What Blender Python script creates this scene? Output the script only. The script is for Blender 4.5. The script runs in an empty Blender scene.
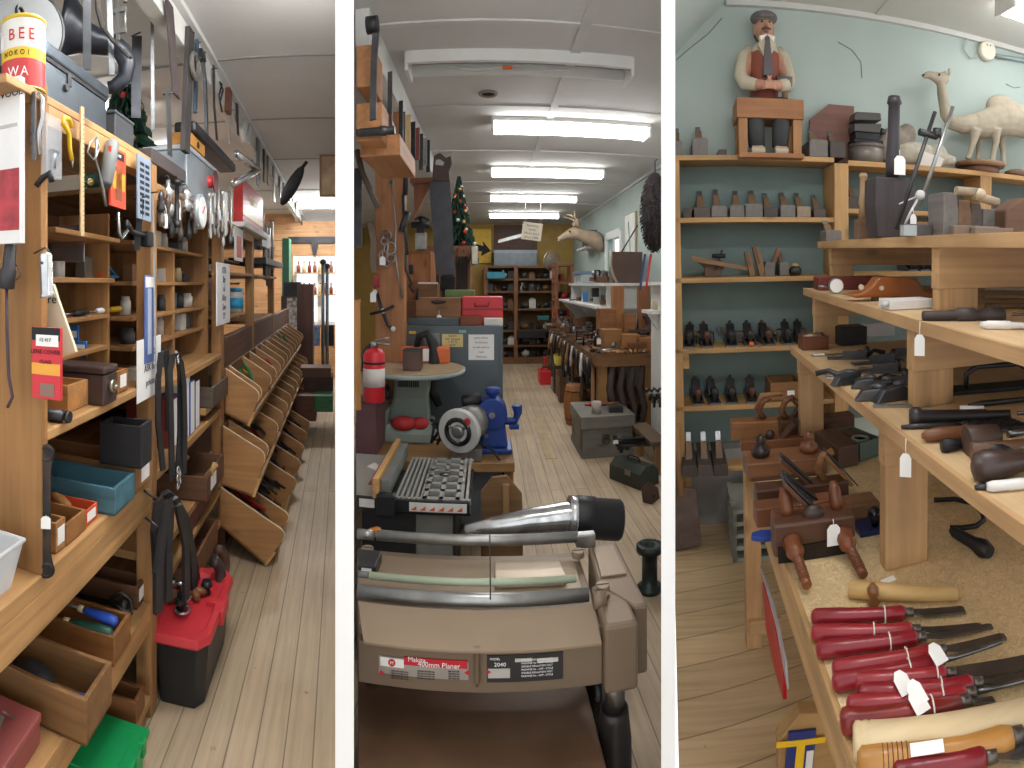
import bpy, math, random
from mathutils import Vector as V, Matrix as MX
PI = math.pi
rnd = random.Random(11)
SC = bpy.context.scene
COL = SC.collection
F, HZ, EYE = 540.0, 284.0, 1.5          # focal length in pixels, row of the horizon, eye height in metres
sin, cos, tan = math.sin, math.cos, math.tan
def RX(a): return MX.Rotation(a, 4, 'X')
def RY(a): return MX.Rotation(a, 4, 'Y')
def RZ(a): return MX.Rotation(a, 4, 'Z')
def T(*p): return MX.Translation(V(p))
def D(d): return math.radians(d)

# ------------------------------------------------------------------ rooms
class Room:
    def __init__(s, yaw, tilt=0.0, mid=0.0):
        ax = V((cos(mid), -sin(mid), 0))
        s.yaw = yaw
        s.m = T(0, 0, EYE) @ MX.Rotation(tilt, 4, ax) @ RZ(-yaw) @ T(0, 0, -EYE)
        s.inv = s.m.inverted()
    def ray(s, px, py):
        th = (px - 512) / F
        return s.inv.to_3x3() @ V((sin(th), cos(th), (HZ - py) / F))
    def x(s, px, py, X):
        d = s.ray(px, py); return V((0, 0, EYE)) + d * (X / d.x)
    def y(s, px, py, Y):
        d = s.ray(px, py); return V((0, 0, EYE)) + d * (Y / d.y)
    def z(s, px, py, Z):
        d = s.ray(px, py); return V((0, 0, EYE)) + d * ((Z - EYE) / d.z)
    def r(s, px, py, r):
        d = s.ray(px, py); return V((0, 0, EYE)) + d * (r / math.hypot(d.x, d.y))
LR = Room(-0.315)
CR = Room(-0.046)
RR = Room(0.304, D(3.6), 0.626)
WORLD = Room(0.0)

# ------------------------------------------------------------------ materials
def lin(h):
    h = h.lstrip('#')
    c = [int(h[i:i + 2], 16) / 255 for i in (0, 2, 4)]
    return tuple(x / 12.92 if x <= .04045 else ((x + .055) / 1.055) ** 2.4 for x in c) + (1,)
_M = {}
def _new(name):
    m = bpy.data.materials.new(name); m.use_nodes = True
    nt = m.node_tree; p = nt.nodes['Principled BSDF']
    return m, nt, p
def _ramp(nt, fac, c0, c1, a=.3, b=.7):
    r = nt.nodes.new('ShaderNodeValToRGB')
    r.color_ramp.elements[0].position = a; r.color_ramp.elements[0].color = c0
    r.color_ramp.elements[1].position = b; r.color_ramp.elements[1].color = c1
    nt.links.new(fac, r.inputs[0]); return r.outputs[0]
def _noise(nt, scale, stretch=(1, 1, 1), detail=4, dist=0.0):
    tc = nt.nodes.new('ShaderNodeTexCoord'); mp = nt.nodes.new('ShaderNodeMapping')
    mp.inputs['Scale'].default_value = stretch
    nt.links.new(tc.outputs['Object'], mp.inputs[0])
    n = nt.nodes.new('ShaderNodeTexNoise'); n.inputs['Scale'].default_value = scale
    n.inputs['Detail'].default_value = detail; n.inputs['Distortion'].default_value = dist
    nt.links.new(mp.outputs[0], n.inputs[0]); return n.outputs[0], mp.outputs[0]
def sc4(c, k): return (min(1, c[0] * k), min(1, c[1] * k), min(1, c[2] * k), 1)
def plain(h, rough=.6, metal=0.0, var=.12, scale=9):
    k = ('p', h, rough, metal, var, scale)
    if k in _M: return _M[k]
    m, nt, p = _new('paint_' + h); c = lin(h)
    p.inputs['Roughness'].default_value = rough; p.inputs['Metallic'].default_value = metal
    f, _ = _noise(nt, scale)
    nt.links.new(_ramp(nt, f, sc4(c, 1 - var), sc4(c, 1 + var)), p.inputs['Base Color'])
    _M[k] = m; return m
def metal(h, rough=.4, rust=None, scale=14):
    k = ('m', h, rough, rust, scale)
    if k in _M: return _M[k]
    m, nt, p = _new('metal_' + h); c = lin(h)
    p.inputs['Metallic'].default_value = .85; p.inputs['Roughness'].default_value = rough
    f, mp = _noise(nt, scale, detail=6)
    col = _ramp(nt, f, sc4(c, .75), sc4(c, 1.2))
    if rust:
        f2, _ = _noise(nt, scale * .6, detail=8)
        mx = nt.nodes.new('ShaderNodeMix'); mx.data_type = 'RGBA'
        fac = _ramp(nt, f2, (0, 0, 0, 1), (1, 1, 1, 1), .48, .62)
        nt.links.new(fac, mx.inputs[0]); nt.links.new(col, mx.inputs[6]); mx.inputs[7].default_value = lin(rust)
        col = mx.outputs[2]
        iv = nt.nodes.new('ShaderNodeMath'); iv.operation = 'MULTIPLY_ADD'
        nt.links.new(fac, iv.inputs[0]); iv.inputs[1].default_value = -.6; iv.inputs[2].default_value = .85
        nt.links.new(iv.outputs[0], p.inputs['Metallic'])
    nt.links.new(col, p.inputs['Base Color'])
    _M[k] = m; return m
def wood(h, ax='z', rough=.6, contrast=.22, scale=1.0, knots=True):
    k = ('w', h, ax, rough, contrast, scale, knots)
    if k in _M: return _M[k]
    m, nt, p = _new('wood_' + h); c = lin(h)
    p.inputs['Roughness'].default_value = rough
    st = {'x': (1.2, 22, 22), 'y': (22, 1.2, 22), 'z': (22, 22, 1.2)}[ax]
    f, mp = _noise(nt, 1.4 * scale, st, 5, .6)
    col = _ramp(nt, f, sc4(c, 1 - contrast), sc4(c, 1 + contrast * .7), .3, .68)
    if knots:
        tc = nt.nodes.new('ShaderNodeTexCoord'); m2 = nt.nodes.new('ShaderNodeMapping')
        m2.inputs['Scale'].default_value = {'x': (4, 9, 9), 'y': (9, 4, 9), 'z': (9, 9, 4)}[ax]
        nt.links.new(tc.outputs['Object'], m2.inputs[0])
        vo = nt.nodes.new('ShaderNodeTexVoronoi'); vo.inputs['Scale'].default_value = .9 * scale
        nt.links.new(m2.outputs[0], vo.inputs[0])
        mx = nt.nodes.new('ShaderNodeMix'); mx.data_type = 'RGBA'
        fac = _ramp(nt, vo.outputs['Distance'], (.75, .75, .75, 1), (0, 0, 0, 1), .06, .19)
        nt.links.new(fac, mx.inputs[0]); nt.links.new(col, mx.inputs[6]); mx.inputs[7].default_value = sc4(c, .38)
        col = mx.outputs[2]
    f3, _ = _noise(nt, 3.0)
    mx = nt.nodes.new('ShaderNodeMix'); mx.data_type = 'RGBA'; mx.blend_type = 'MULTIPLY'
    mx.inputs[0].default_value = .6
    nt.links.new(col, mx.inputs[6]); nt.links.new(_ramp(nt, f3, (.52, .47, .42, 1), (1, 1, 1, 1), .3, .6), mx.inputs[7])
    nt.links.new(mx.outputs[2], p.inputs['Base Color'])
    _M[k] = m; return m
def emit(h, strength):
    k = ('e', h, strength)
    if k in _M: return _M[k]
    m, nt, p = _new('lamp_glow')
    p.inputs['Base Color'].default_value = lin(h)
    p.inputs['Emission Color'].default_value = lin(h); p.inputs['Emission Strength'].default_value = strength
    _M[k] = m; return m
def glass(h='dfeeee', rough=.08, alpha=.25):
    k = ('g', h, rough, alpha)
    if k in _M: return _M[k]
    m, nt, p = _new('clear_plastic')
    p.inputs['Base Color'].default_value = lin(h); p.inputs['Roughness'].default_value = rough
    p.inputs['Alpha'].default_value = alpha
    _M[k] = m; return m
def osb(h='e0c596'):
    k = ('o', h)
    if k in _M: return _M[k]
    m, nt, p = _new('chipboard'); c = lin(h)
    p.inputs['Roughness'].default_value = .62
    tc = nt.nodes.new('ShaderNodeTexCoord')
    vo = nt.nodes.new('ShaderNodeTexVoronoi'); vo.inputs['Scale'].default_value = 95
    nz = nt.nodes.new('ShaderNodeTexNoise'); nz.inputs['Scale'].default_value = 30; nz.inputs['Distortion'].default_value = 2.5
    nt.links.new(tc.outputs['Object'], nz.inputs[0])
    mp = nt.nodes.new('ShaderNodeMix'); mp.data_type = 'RGBA'; mp.inputs[0].default_value = .06
    nt.links.new(tc.outputs['Object'], mp.inputs[6]); nt.links.new(nz.outputs['Color'], mp.inputs[7])
    nt.links.new(mp.outputs[2], vo.inputs[0])
    col = _ramp(nt, vo.outputs['Color'], sc4(c, .78), sc4(c, 1.15), .1, .9)
    f3, _ = _noise(nt, 2.5)
    mx = nt.nodes.new('ShaderNodeMix'); mx.data_type = 'RGBA'; mx.blend_type = 'MULTIPLY'; mx.inputs[0].default_value = .5
    nt.links.new(col, mx.inputs[6]); nt.links.new(_ramp(nt, f3, (.62, .57, .5, 1), (1, 1, 1, 1), .35, .6), mx.inputs[7])
    nt.links.new(mx.outputs[2], p.inputs['Base Color'])
    _M[k] = m; return m
def boards(h, width, ax=0, rough=.55, turn=0.0):
    """floor boards: long boards across axis ax (0: seams step along X, 1: along Y), with end joints."""
    m, nt, p = _new('floor_boards'); c = lin(h)
    tc = nt.nodes.new('ShaderNodeTexCoord'); mp = nt.nodes.new('ShaderNodeMapping')
    mp.inputs['Rotation'].default_value = (0, 0, (PI / 2 if ax == 0 else 0) + turn)
    nt.links.new(tc.outputs['Object'], mp.inputs[0])
    br = nt.nodes.new('ShaderNodeTexBrick')
    br.inputs['Scale'].default_value = 1; br.inputs['Brick Width'].default_value = 3.9; br.inputs['Row Height'].default_value = width
    br.inputs['Mortar Size'].default_value = .0035; br.inputs['Mortar Smooth'].default_value = .6; br.inputs['Bias'].default_value = 0
    br.offset = .37; br.offset_frequency = 2
    br.inputs['Color1'].default_value = sc4(c, .88); br.inputs['Color2'].default_value = sc4(c, 1.1); br.inputs['Mortar'].default_value = sc4(c, .45)
    nt.links.new(mp.outputs[0], br.inputs[0])
    st = (22, 1.0, 1) if ax == 0 else (1.0, 22, 1)
    f, _ = _noise(nt, 2.2, st, 6, .5)
    g = _ramp(nt, f, (.74, .72, .68, 1), (1.0, 1.0, 1.0, 1), .3, .62)
    mx = nt.nodes.new('ShaderNodeMix'); mx.data_type = 'RGBA'; mx.blend_type = 'MULTIPLY'; mx.inputs[0].default_value = .8
    nt.links.new(br.outputs[0], mx.inputs[6]); nt.links.new(g, mx.inputs[7])
    f2, _ = _noise(nt, 1.6, detail=7)
    m2 = nt.nodes.new('ShaderNodeMix'); m2.data_type = 'RGBA'; m2.blend_type = 'MULTIPLY'; m2.inputs[0].default_value = .7
    nt.links.new(mx.outputs[2], m2.inputs[6]); nt.links.new(_ramp(nt, f2, (.7, .66, .6, 1), (1, 1, 1, 1), .35, .6), m2.inputs[7])
    f4, _ = _noise(nt, 28, detail=3)
    m3 = nt.nodes.new('ShaderNodeMix'); m3.data_type = 'RGBA'; m3.blend_type = 'MULTIPLY'; m3.inputs[0].default_value = .8
    nt.links.new(m2.outputs[2], m3.inputs[6]); nt.links.new(_ramp(nt, f4, (.45, .4, .35, 1), (1, 1, 1, 1), .22, .3), m3.inputs[7])
    nt.links.new(m3.outputs[2], p.inputs['Base Color'])
    p.inputs['Roughness'].default_value = rough
    return m

# ------------------------------------------------------------------ mesh builder
class B:
    def __init__(s): s.v = []; s.f = []; s.i = []; s.sm = []; s.mats = []; s.cur = 0; s.x = None
    def m(s, mat):
        if mat not in s.mats: s.mats.append(mat)
        s.cur = s.mats.index(mat); return s
    def at(s, mx=None): s.x = mx; return s
    def _add(s, vs, fs, smooth=False):
        o = len(s.v)
        if s.x is not None: vs = [s.x @ V(p) for p in vs]
        s.v += [tuple(p) for p in vs]
        for f in fs: s.f.append([o + k for k in f]); s.i.append(s.cur); s.sm.append(smooth)
        return s
    def box(s, x0, x1, y0, y1, z0, z1):
        if x0 > x1: x0, x1 = x1, x0
        if y0 > y1: y0, y1 = y1, y0
        if z0 > z1: z0, z1 = z1, z0
        return s._add([(x0, y0, z0), (x1, y0, z0), (x1, y1, z0), (x0, y1, z0), (x0, y0, z1), (x1, y0, z1), (x1, y1, z1), (x0, y1, z1)],
                      [(0, 3, 2, 1), (4, 5, 6, 7), (0, 1, 5, 4), (1, 2, 6, 5), (2, 3, 7, 6), (3, 0, 4, 7)])
    def obox(s, c, size, R=None):
        R = R or MX.Identity(4); c = V(c); h = [q / 2 for q in size]
        vs = [c + (R @ V((a * h[0], b * h[1], d * h[2]))) for d in (-1, 1) for a, b in ((-1, -1), (1, -1), (1, 1), (-1, 1))]
        return s._add(vs, [(0, 3, 2, 1), (4, 5, 6, 7), (0, 1, 5, 4), (1, 2, 6, 5), (2, 3, 7, 6), (3, 0, 4, 7)])
    def lathe(s, p0, p1, prof, n=14, smooth=True, cap=True):
        """prof: (t, r) with t as a fraction of the way from p0 to p1."""
        p0, p1 = V(p0), V(p1); d = p1 - p0; a = d.normalized()
        u = a.orthogonal().normalized(); w = a.cross(u)
        vs = []; fs = []
        for t, r in prof:
            for k in range(n):
                q = 2 * PI * k / n; vs.append(p0 + d * t + (u * cos(q) + w * sin(q)) * r)
        L = len(prof)
        for j in range(L - 1):
            for k in range(n): fs.append((j * n + k, j * n + (k + 1) % n, (j + 1) * n + (k + 1) % n, (j + 1) * n + k))
        s._add(vs, fs, smooth)
        if cap:
            o = len(s.v) - len(vs)
            for ring, rev in ((0, True), (L - 1, False)):
                if prof[ring][1] > 1e-5:
                    idx = [o + ring * n + k for k in range(n)]
                    s.f.append(idx[::-1] if rev else idx); s.i.append(s.cur); s.sm.append(False)
        return s
    def cyl(s, p0, p1, r0, r1=None, n=12):
        r1 = r0 if r1 is None else r1
        return s.lathe(p0, p1, [(0, r0), (1, r1)], n)
    def ball(s, c, rx, ry=None, rz=None, n=12, m=8, R=None):
        ry = rx if ry is None else ry; rz = rx if rz is None else rz
        R = R or MX.Identity(4); c = V(c)
        vs = [c + (R @ V((0, 0, rz)))]; fs = []
        for j in range(1, m):
            q = PI * j / m
            for k in range(n):
                a = 2 * PI * k / n; vs.append(c + (R @ V((rx * sin(q) * cos(a), ry * sin(q) * sin(a), rz * cos(q)))))
        vs.append(c + (R @ V((0, 0, -rz)))); e = len(vs) - 1
        for k in range(n): fs.append((0, 1 + k, 1 + (k + 1) % n))
        for j in range(m - 2):
            for k in range(n): fs.append((1 + j * n + k, 1 + (j + 1) * n + k, 1 + (j + 1) * n + (k + 1) % n, 1 + j * n + (k + 1) % n))
        for k in range(n): fs.append((1 + (m - 2) * n + k, e, 1 + (m - 2) * n + (k + 1) % n))
        return s._add(vs, fs, True)
    def tube(s, pts, r, n=7, closed=False, flat=None):
        """round tube through pts; r a number or one per point; flat=(w, h) sweeps a strap section instead."""
        pts = [V(p) for p in pts]; N = len(pts)
        rs = r if isinstance(r, (list, tuple)) else [r] * N
        vs = []; fs = []; up = None
        for i, p in enumerate(pts):
            a = pts[(i + 1) % N] if (closed or i < N - 1) else p
            b = pts[i - 1] if (closed or i > 0) else p
            d = (a - b)
            d = d.normalized() if d.length > 1e-9 else V((0, 0, 1))
            if up is None: up = d.orthogonal().normalized()
            up = (up - d * up.dot(d)); up = up.normalized() if up.length > 1e-6 else d.orthogonal().normalized()
            w = d.cross(up)
            for k in range(n):
                q = 2 * PI * k / n; vs.append(p + (up * cos(q) + w * sin(q)) * rs[i])
        for j in range(N if closed else N - 1):
            for k in range(n):
                j2 = (j + 1) % N
                fs.append((j * n + k, j * n + (k + 1) % n, j2 * n + (k + 1) % n, j2 * n + k))
        if not closed:
            fs.append(tuple(range(n))[::-1]); fs.append(tuple((N - 1) * n + k for k in range(n)))
        return s._add(vs, fs, True)
    def strap(s, pts, side, w, t):
        """flat band through pts; side: the width direction, w width, t thickness."""
        pts = [V(p) for p in pts]; side = V(side).normalized(); N = len(pts); vs = []; fs = []
        for i, p in enumerate(pts):
            d = (pts[min(N - 1, i + 1)] - pts[max(0, i - 1)]).normalized(); nn = d.cross(side).normalized()
            for a, b in ((-1, -1), (1, -1), (1, 1), (-1, 1)): vs.append(p + side * (a * w / 2) + nn * (b * t / 2))
        for j in range(N - 1):
            for k in range(4): fs.append((j * 4 + k, j * 4 + (k + 1) % 4, j * 4 + 4 + (k + 1) % 4, j * 4 + 4 + k))
        fs.append((3, 2, 1, 0)); o = (N - 1) * 4; fs.append((o, o + 1, o + 2, o + 3))
        return s._add(vs, fs, False)
    def prism(s, pts, o, a, b, c, smooth=False):
        """outline pts in the plane of a, b at o, thickened along vector c."""
        o, a, b, c = V(o), V(a), V(b), V(c); n = len(pts)
        vs = [o + a * p + b * q for p, q in pts]; vs += [v + c for v in vs]
        fs = [tuple(range(n))[::-1], tuple(range(n, 2 * n))] + [(k, (k + 1) % n, n + (k + 1) % n, n + k) for k in range(n)]
        return s._add(vs, fs, smooth)
    def torus(s, c, R, r, ax=(0, 0, 1), n=20, m=7, a0=0, a1=2 * PI):
        ax = V(ax).normalized(); u = ax.orthogonal().normalized(); w = ax.cross(u); c = V(c)
        full = abs(a1 - a0 - 2 * PI) < 1e-6; k = n if full else n + 1
        return s.tube([c + (u * cos(a0 + (a1 - a0) * i / n) + w * sin(a0 + (a1 - a0) * i / n)) * R for i in range(k)], r, m, full)
    def hull(s, rings, cap=True, smooth=True):
        """loft through rings (lists of equally many points)."""
        n = len(rings[0]); vs = [p for r in rings for p in r]; fs = []
        for j in range(len(rings) - 1):
            for k in range(n): fs.append((j * n + k, j * n + (k + 1) % n, (j + 1) * n + (k + 1) % n, (j + 1) * n + k))
        if cap: fs.append(tuple(range(n))[::-1]); fs.append(tuple((len(rings) - 1) * n + k for k in range(n)))
        return s._add(vs, fs, smooth)
    def build(s, name, mat=None, parent=None, bevel=0.0, mx=None, subsurf=0):
        me = bpy.data.meshes.new(name)
        me.from_pydata(s.v, [], s.f)
        for mm in (s.mats or [mat]): me.materials.append(mm)
        me.polygons.foreach_set('material_index', s.i if s.mats else [0] * len(s.f))
        me.polygons.foreach_set('use_smooth', s.sm)
        me.update()
        o = bpy.data.objects.new(name, me); COL.objects.link(o)
        if parent is not None: o.parent = parent
        if mx is not None: o.matrix_basis = mx
        if bevel:
            bm = o.modifiers.new('edge', 'BEVEL'); bm.width = bevel; bm.segments = 2; bm.limit_method = 'ANGLE'; bm.angle_limit = D(40)
        if subsurf:
            ss = o.modifiers.new('smooth', 'SUBSURF'); ss.levels = subsurf; ss.render_levels = subsurf
        return o

LABELS = {}
def tag(o, label, cat, group=None, kind=None):
    o['label'] = label; o['category'] = cat
    if group: o['group'] = group
    if kind: o['kind'] = kind
    LABELS.setdefault(label.lower(), []).append((o.name, group))
    return o
def thing(name, label, cat, mx, group=None, kind=None):
    o = bpy.data.objects.new(name, None); COL.objects.link(o); o.empty_display_size = .05
    o.matrix_basis = mx
    return tag(o, label, cat, group, kind)
def struct(name, b, mat, room=None, mx=None, label=None):
    o = b.build(name, mat, None); o.matrix_basis = (room.m if room else MX.Identity(4)) @ (mx or MX.Identity(4))
    o['kind'] = 'structure'
    o['label'] = label or name.replace('_', ' ') + ' of the shop'; o['category'] = name.split('_')[0]
    return o
KIDS = {}
def dup_tree(o, parent=None):
    c = o.copy(); COL.objects.link(c)
    if parent is not None: c.parent = parent
    for ch in [q for q in o.children]: dup_tree(ch, c)
    return c
PROTO = {}
def inst(key, make, label, cat, mx, group=None):
    """the first call builds the thing with its parts, later calls copy it part by part."""
    if key not in PROTO:
        o = make(); PROTO[key] = o
    else:
        o = dup_tree(PROTO[key])
        for kk in ('label', 'group'):
            if kk in o: del o[kk]
    o.matrix_basis = mx
    return tag(o, label, cat, group)
def root(name):
    o = bpy.data.objects.new(name, None); COL.objects.link(o); o.empty_display_size = .05; return o
_LT = {}
def letter(parent, s, size, mx, mat, name='lettering', ext=.0004, align='CENTER', sx=1.0):
    k = (s, size, mat.name, align)
    if k not in _LT:
        c = bpy.data.curves.new(name, 'FONT'); c.body = s; c.size = size; c.extrude = ext; c.align_x = align; c.align_y = 'CENTER'
        c.resolution_u = 2; c.materials.append(mat)
        f = bpy.data.objects.new('font', c); COL.objects.link(f)
        _LT[k] = bpy.data.meshes.new_from_object(f); bpy.data.objects.remove(f); bpy.data.curves.remove(c)
        if not _LT[k].materials: _LT[k].materials.append(mat)
    o = bpy.data.objects.new(name, _LT[k]); COL.objects.link(o); o.parent = parent; o.matrix_basis = mx @ MX.Diagonal((sx, 1, 1, 1)); return o
ORD = ['first', 'second', 'third', 'fourth', 'fifth', 'sixth', 'seventh', 'eighth', 'ninth', 'tenth', 'eleventh', 'twelfth', 'thirteenth', 'fourteenth', 'fifteenth', 'sixteenth', 'seventeenth', 'eighteenth', 'nineteenth', 'twentieth', 'twenty-first', 'twenty-second', 'twenty-third', 'twenty-fourth']
def FACE(p, n, up=(0, 0, 1)):
    """matrix with origin p whose local Z points along n and local Y along up (for labels and lettering)."""
    n = V(n).normalized(); up = V(up); x = up.cross(n).normalized(); y = n.cross(x)
    return MX(((x.x, y.x, n.x, p[0]), (x.y, y.y, n.y, p[1]), (x.z, y.z, n.z, p[2]), (0, 0, 0, 1)))
def price_tag(parent, p, mat=None, n=(0, -1, 0), w=.022, h=.04, drop=.03, name='price_tag'):
    """a white paper tag on a loop of string hanging at p."""
    n = V(n).normalized(); x = V((0, 0, 1)).cross(n).normalized(); p = V(p)
    b = B(); b.m(PAPER)
    o = p + V((0, 0, -drop)) + n * .004
    b.prism([(-w / 2, -h), (w / 2, -h), (w / 2, -h * .2), (w * .25, 0), (-w * .25, 0), (-w / 2, -h * .2)], o, x, (0, 0, 1), n * .0012)
    b.m(STRING); b.tube([p, p + V((0, 0, -drop / 2)) + n * .004, o + V((0, 0, -h * .12))], .0011, 5)
    return b.build(name, PAPER, parent)

PAPER = plain('f2f1ee', .8, 0, .03); STRING = plain('e6e2d8', .9, 0, .05)
PINE_X, PINE_Y, PINE_Z = wood('b98e5b', 'x', .6, .28), wood('b98e5b', 'y', .6, .28), wood('b98e5b', 'z', .6, .28)
OLD_X, OLD_Y, OLD_Z = wood('a67a4b', 'x', .6, .3), wood('a67a4b', 'y', .6, .3), wood('a67a4b', 'z', .6, .3)
DARKW_X, DARKW_Y, DARKW_Z = wood('5b4432', 'x'), wood('5b4432', 'y'), wood('5b4432', 'z')
MIDW_X, MIDW_Y, MIDW_Z = wood('86603c', 'x'), wood('86603c', 'y'), wood('86603c', 'z')
STEEL = metal('9a9a98', .35); DSTEEL = metal('4a4a4c', .45); RSTEEL = metal('5a5653', .5, '4a3022'); CHROME = metal('c9cacb', .2)
BLACKP = plain('1c1c1e', .5); IRON = metal('38383a', .5); WHITEP = plain('dcdcd8', .5, 0, .04)
REDP = plain('c02a2c', .45); BLUEP = plain('2a4fa8', .45); YELP = plain('e3b51c', .5); GREENP = plain('1f7a45', .5); ORANGEP = plain('d9682c', .5)
RUBBER = plain('202124', .7)
INK = plain('1b1b1d', .7, 0, .02); REDINK = plain('c81f28', .6, 0, .04)
# ------------------------------------------------------------------ shell shared by the three bays
WORLD_STRENGTH, EXPOSURE = 1.1, 0.55
CEIL_L, CEIL_C, CEIL_R = 2.62, 2.68, 2.86
def radial_wall(name, px, half, r0, r1, h=3.2):
    th = (px - 512) / F; d = V((sin(th), cos(th), 0)); s = V((cos(th), -sin(th), 0)); w = half / F * r0
    b = B(); b.prism([(-w, r0), (w, r0), (w, r1), (-w, r1)], (0, 0, -.05), s, d, (0, 0, h + .05))
    return struct(name, b, plain('fafafa', .7, 0, .01))
radial_wall('wall_partition_west', 344.6, 9.3, 1.02, 11.2)
radial_wall('wall_partition_east', 668.2, 7.0, 1.02, 11.2)
FLOORM = boards('cab598', .092, 0); FLOORR = boards('d6bb93', .14, 1, .55, D(-13))
def poly_floor(name, pts, mat, room, z=0.0, t=.06, mx=None):
    b = B(); b.prism(pts, (0, 0, z - t), (1, 0, 0), (0, 1, 0), (0, 0, t)); return struct(name, b, mat, room)
poly_floor('floor_west', [(-3.4, -.2), (.0, .2), (.05, 10.5), (-3.4, 10.5)], FLOORM, LR)
aw, ae = -.2642, .3352
poly_floor('floor_centre', [(tan(aw) * .3, .3), (tan(ae) * .3, .3), (tan(ae) * 4.4, 4.4), (1.75, 5.2), (1.75, 11), (-2.9, 11), (tan(aw) * 10.8, 10.8)], FLOORM, CR)
poly_floor('floor_east', [(-.0, .15), (2.9, .15), (2.9, 3.3), (-.05, 3.3)], FLOORR, RR)
poly_floor('floor_entrance', [(-3, -3), (3, -3), (3, .0), (-3, .0)], FLOORM, WORLD, -.02)
CEILM = plain('c6c5c1', .8, 0, .05, 2)
def ceiling(name, pts, z, room, mat=CEILM):
    b = B(); b.prism(pts, (0, 0, z), (1, 0, 0), (0, 1, 0), (0, 0, .04)); return struct(name, b, mat, room)
ceiling('ceiling_west', [(-3.4, .3), (.01, .3), (.04, 10.5), (-3.4, 10.5)], CEIL_L, LR)
ceiling('ceiling_centre', [(tan(aw) * .3, .3), (tan(ae) * .3, .3), (tan(ae) * 5.2, 5.2), (1.78, 5.2), (1.78, 11), (tan(aw) * 10.8, 11)], CEIL_C, CR)
ceiling('ceiling_east', [(-.02, .3), (2.9, .3), (2.9, 3.3), (-.04, 3.3)], CEIL_R, RR, plain('c9c8c2', .8, 0, .05, 2))
# seams of the ceiling boards
def trim(name, room, boxes, mat):
    b = B()
    for q in boxes: b.box(*q)
    return struct(name, b, mat, room)
TRIMM = plain('c6c6c2', .7, 0, .04); SEAM = plain('8d8c88', .8, 0, .05)
for y in (2.62, 3.62, 4.8, 6.4, 8.0): trim('trim_ceiling_seam', LR, [(-3.3, -.02, y, y + .016, CEIL_L - .006, CEIL_L + .002)], SEAM)
for y in (2.4, 3.55, 4.75, 6.2, 7.8): trim('trim_ceiling_batten', CR, [(tan(aw) * y + .02, min(1.7, tan(ae) * y - .02), y, y + .03, CEIL_C - .008, CEIL_C + .002)], TRIMM)
trim('trim_ceiling_long_batten', CR, [(.42, .47, 1.6, 10.6, CEIL_C - .01, CEIL_C + .002)], TRIMM)
# fluorescent fittings
TUBE = emit('ffffff', 13.0)
def fitting(room, x0, x1, y, z, label, lit=True, w=.17, strength=None):
    t = thing('ceiling_light', label, 'ceiling light', room.m @ T((x0 + x1) / 2, y, z)); h = (x1 - x0) / 2
    b = B().m(WHITEP if lit else plain('8a8580', .6)); b.box(-h, h, -w / 2, w / 2, -.03 if lit else -.008, 0); b.m(WHITEP)
    if not lit:
        for sy in (-1, 1): b.box(-h, h, sy * w / 2 - .014, sy * w / 2 + .014, -.06, 0)
    for sx in (-1, 1): b.box(sx * h - .008, sx * h + .008, -w / 2 - .005, w / 2 + .005, -.095, 0)
    b.build('housing', WHITEP, t)
    if lit:
        TB = emit('ffffff', strength) if strength else TUBE
        b = B().m(TB); b.prism([(-w / 2, -.03), (-w / 2 * .8, -.085), (w / 2 * .8, -.085), (w / 2, -.03)], (-h + .01, 0, 0), (0, 1, 0), (0, 0, 1), (2 * h - .02, 0, 0))
        b.build('diffuser', TB, t)
    return t
# ================================================================== WEST BAY (long tool shelving)
R = LR; m4 = R.m
AX = -.645                                   # the aisle face of the shelving
def yl(px, X=AX):
    a = (px - 512) / F - R.yaw; return X / tan(a)
def zl(px, py, X=AX): return R.x(px, py, X).z
trim('trim_header_beam', R, [(AX - .06, AX, .6, 9.5, 2.49, CEIL_L)], plain('cfcfca', .7, 0, .05))
trim('trim_header_cap', R, [(AX - .0, AX + .03, .6, 9.5, CEIL_L - .025, CEIL_L)], TRIMM)
struct('wall_west', B().box(-3.45, -3.38, .3, 10.5, 0, CEIL_L), plain('d9d8d2', .8, 0, .04), R)
# ---- the shelving itself: posts, rails, boards
sh = thing('tool_shelving', 'long run of rough pine shelving with posts and open bays along the aisle', 'shelving', m4)
def part(bx, name, mat, par=None, bevel=.003): return B().box(*bx).build(name, mat, par or sh, bevel)
part((-1.12, AX, 1.036, 1.066, .84, 1.96), 'end_panel', wood('9c7040', 'z', .65, .3))
part((-.70, AX, 1.747, 1.81, 0, 1.93), 'post', OLD_Z)
part((-.70, AX, 2.84, 2.91, .3, 1.93), 'post', OLD_Z)
part((-.70, AX, 3.86, 3.93, .5, 1.93), 'post', OLD_Z)
part((-.70, AX, 5.05, 5.12, .5, 1.9), 'post', OLD_Z)
part((-1.2, -1.165, .7, 5.2, 0, 1.88), 'back_panel', wood('7a5235', 'y'))
part((-1.17, AX, .55, 1.747, .80, .84), 'bench_top', PINE_Y)
part((AX - .04, AX, .55, 1.747, .712, .80), 'bench_beam', PINE_Y)
part((-1.17, AX, 1.81, 2.84, .80, .83), 'bench_top', PINE_Y)
part((-1.17, AX, 1.066, 1.747, 1.138, 1.162), 'shelf', PINE_Y)
part((-1.17, AX, 1.81, 2.84, 1.10, 1.125), 'shelf', PINE_Y)
part((-1.17, AX, .5, 1.747, .37, .40), 'shelf', PINE_Y)
part((AX - .03, AX, .5, 1.747, .312, .37), 'shelf_beam', PINE_Y)
part((-1.17, AX, 1.81, 2.84, .50, .53), 'shelf', PINE_Y)
part((-1.17, AX, .3, 1.747, .05, .08), 'shelf', PINE_Y)
part((-1.17, AX, 1.81, 2.84, .2, .23), 'shelf', PINE_Y)
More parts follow.
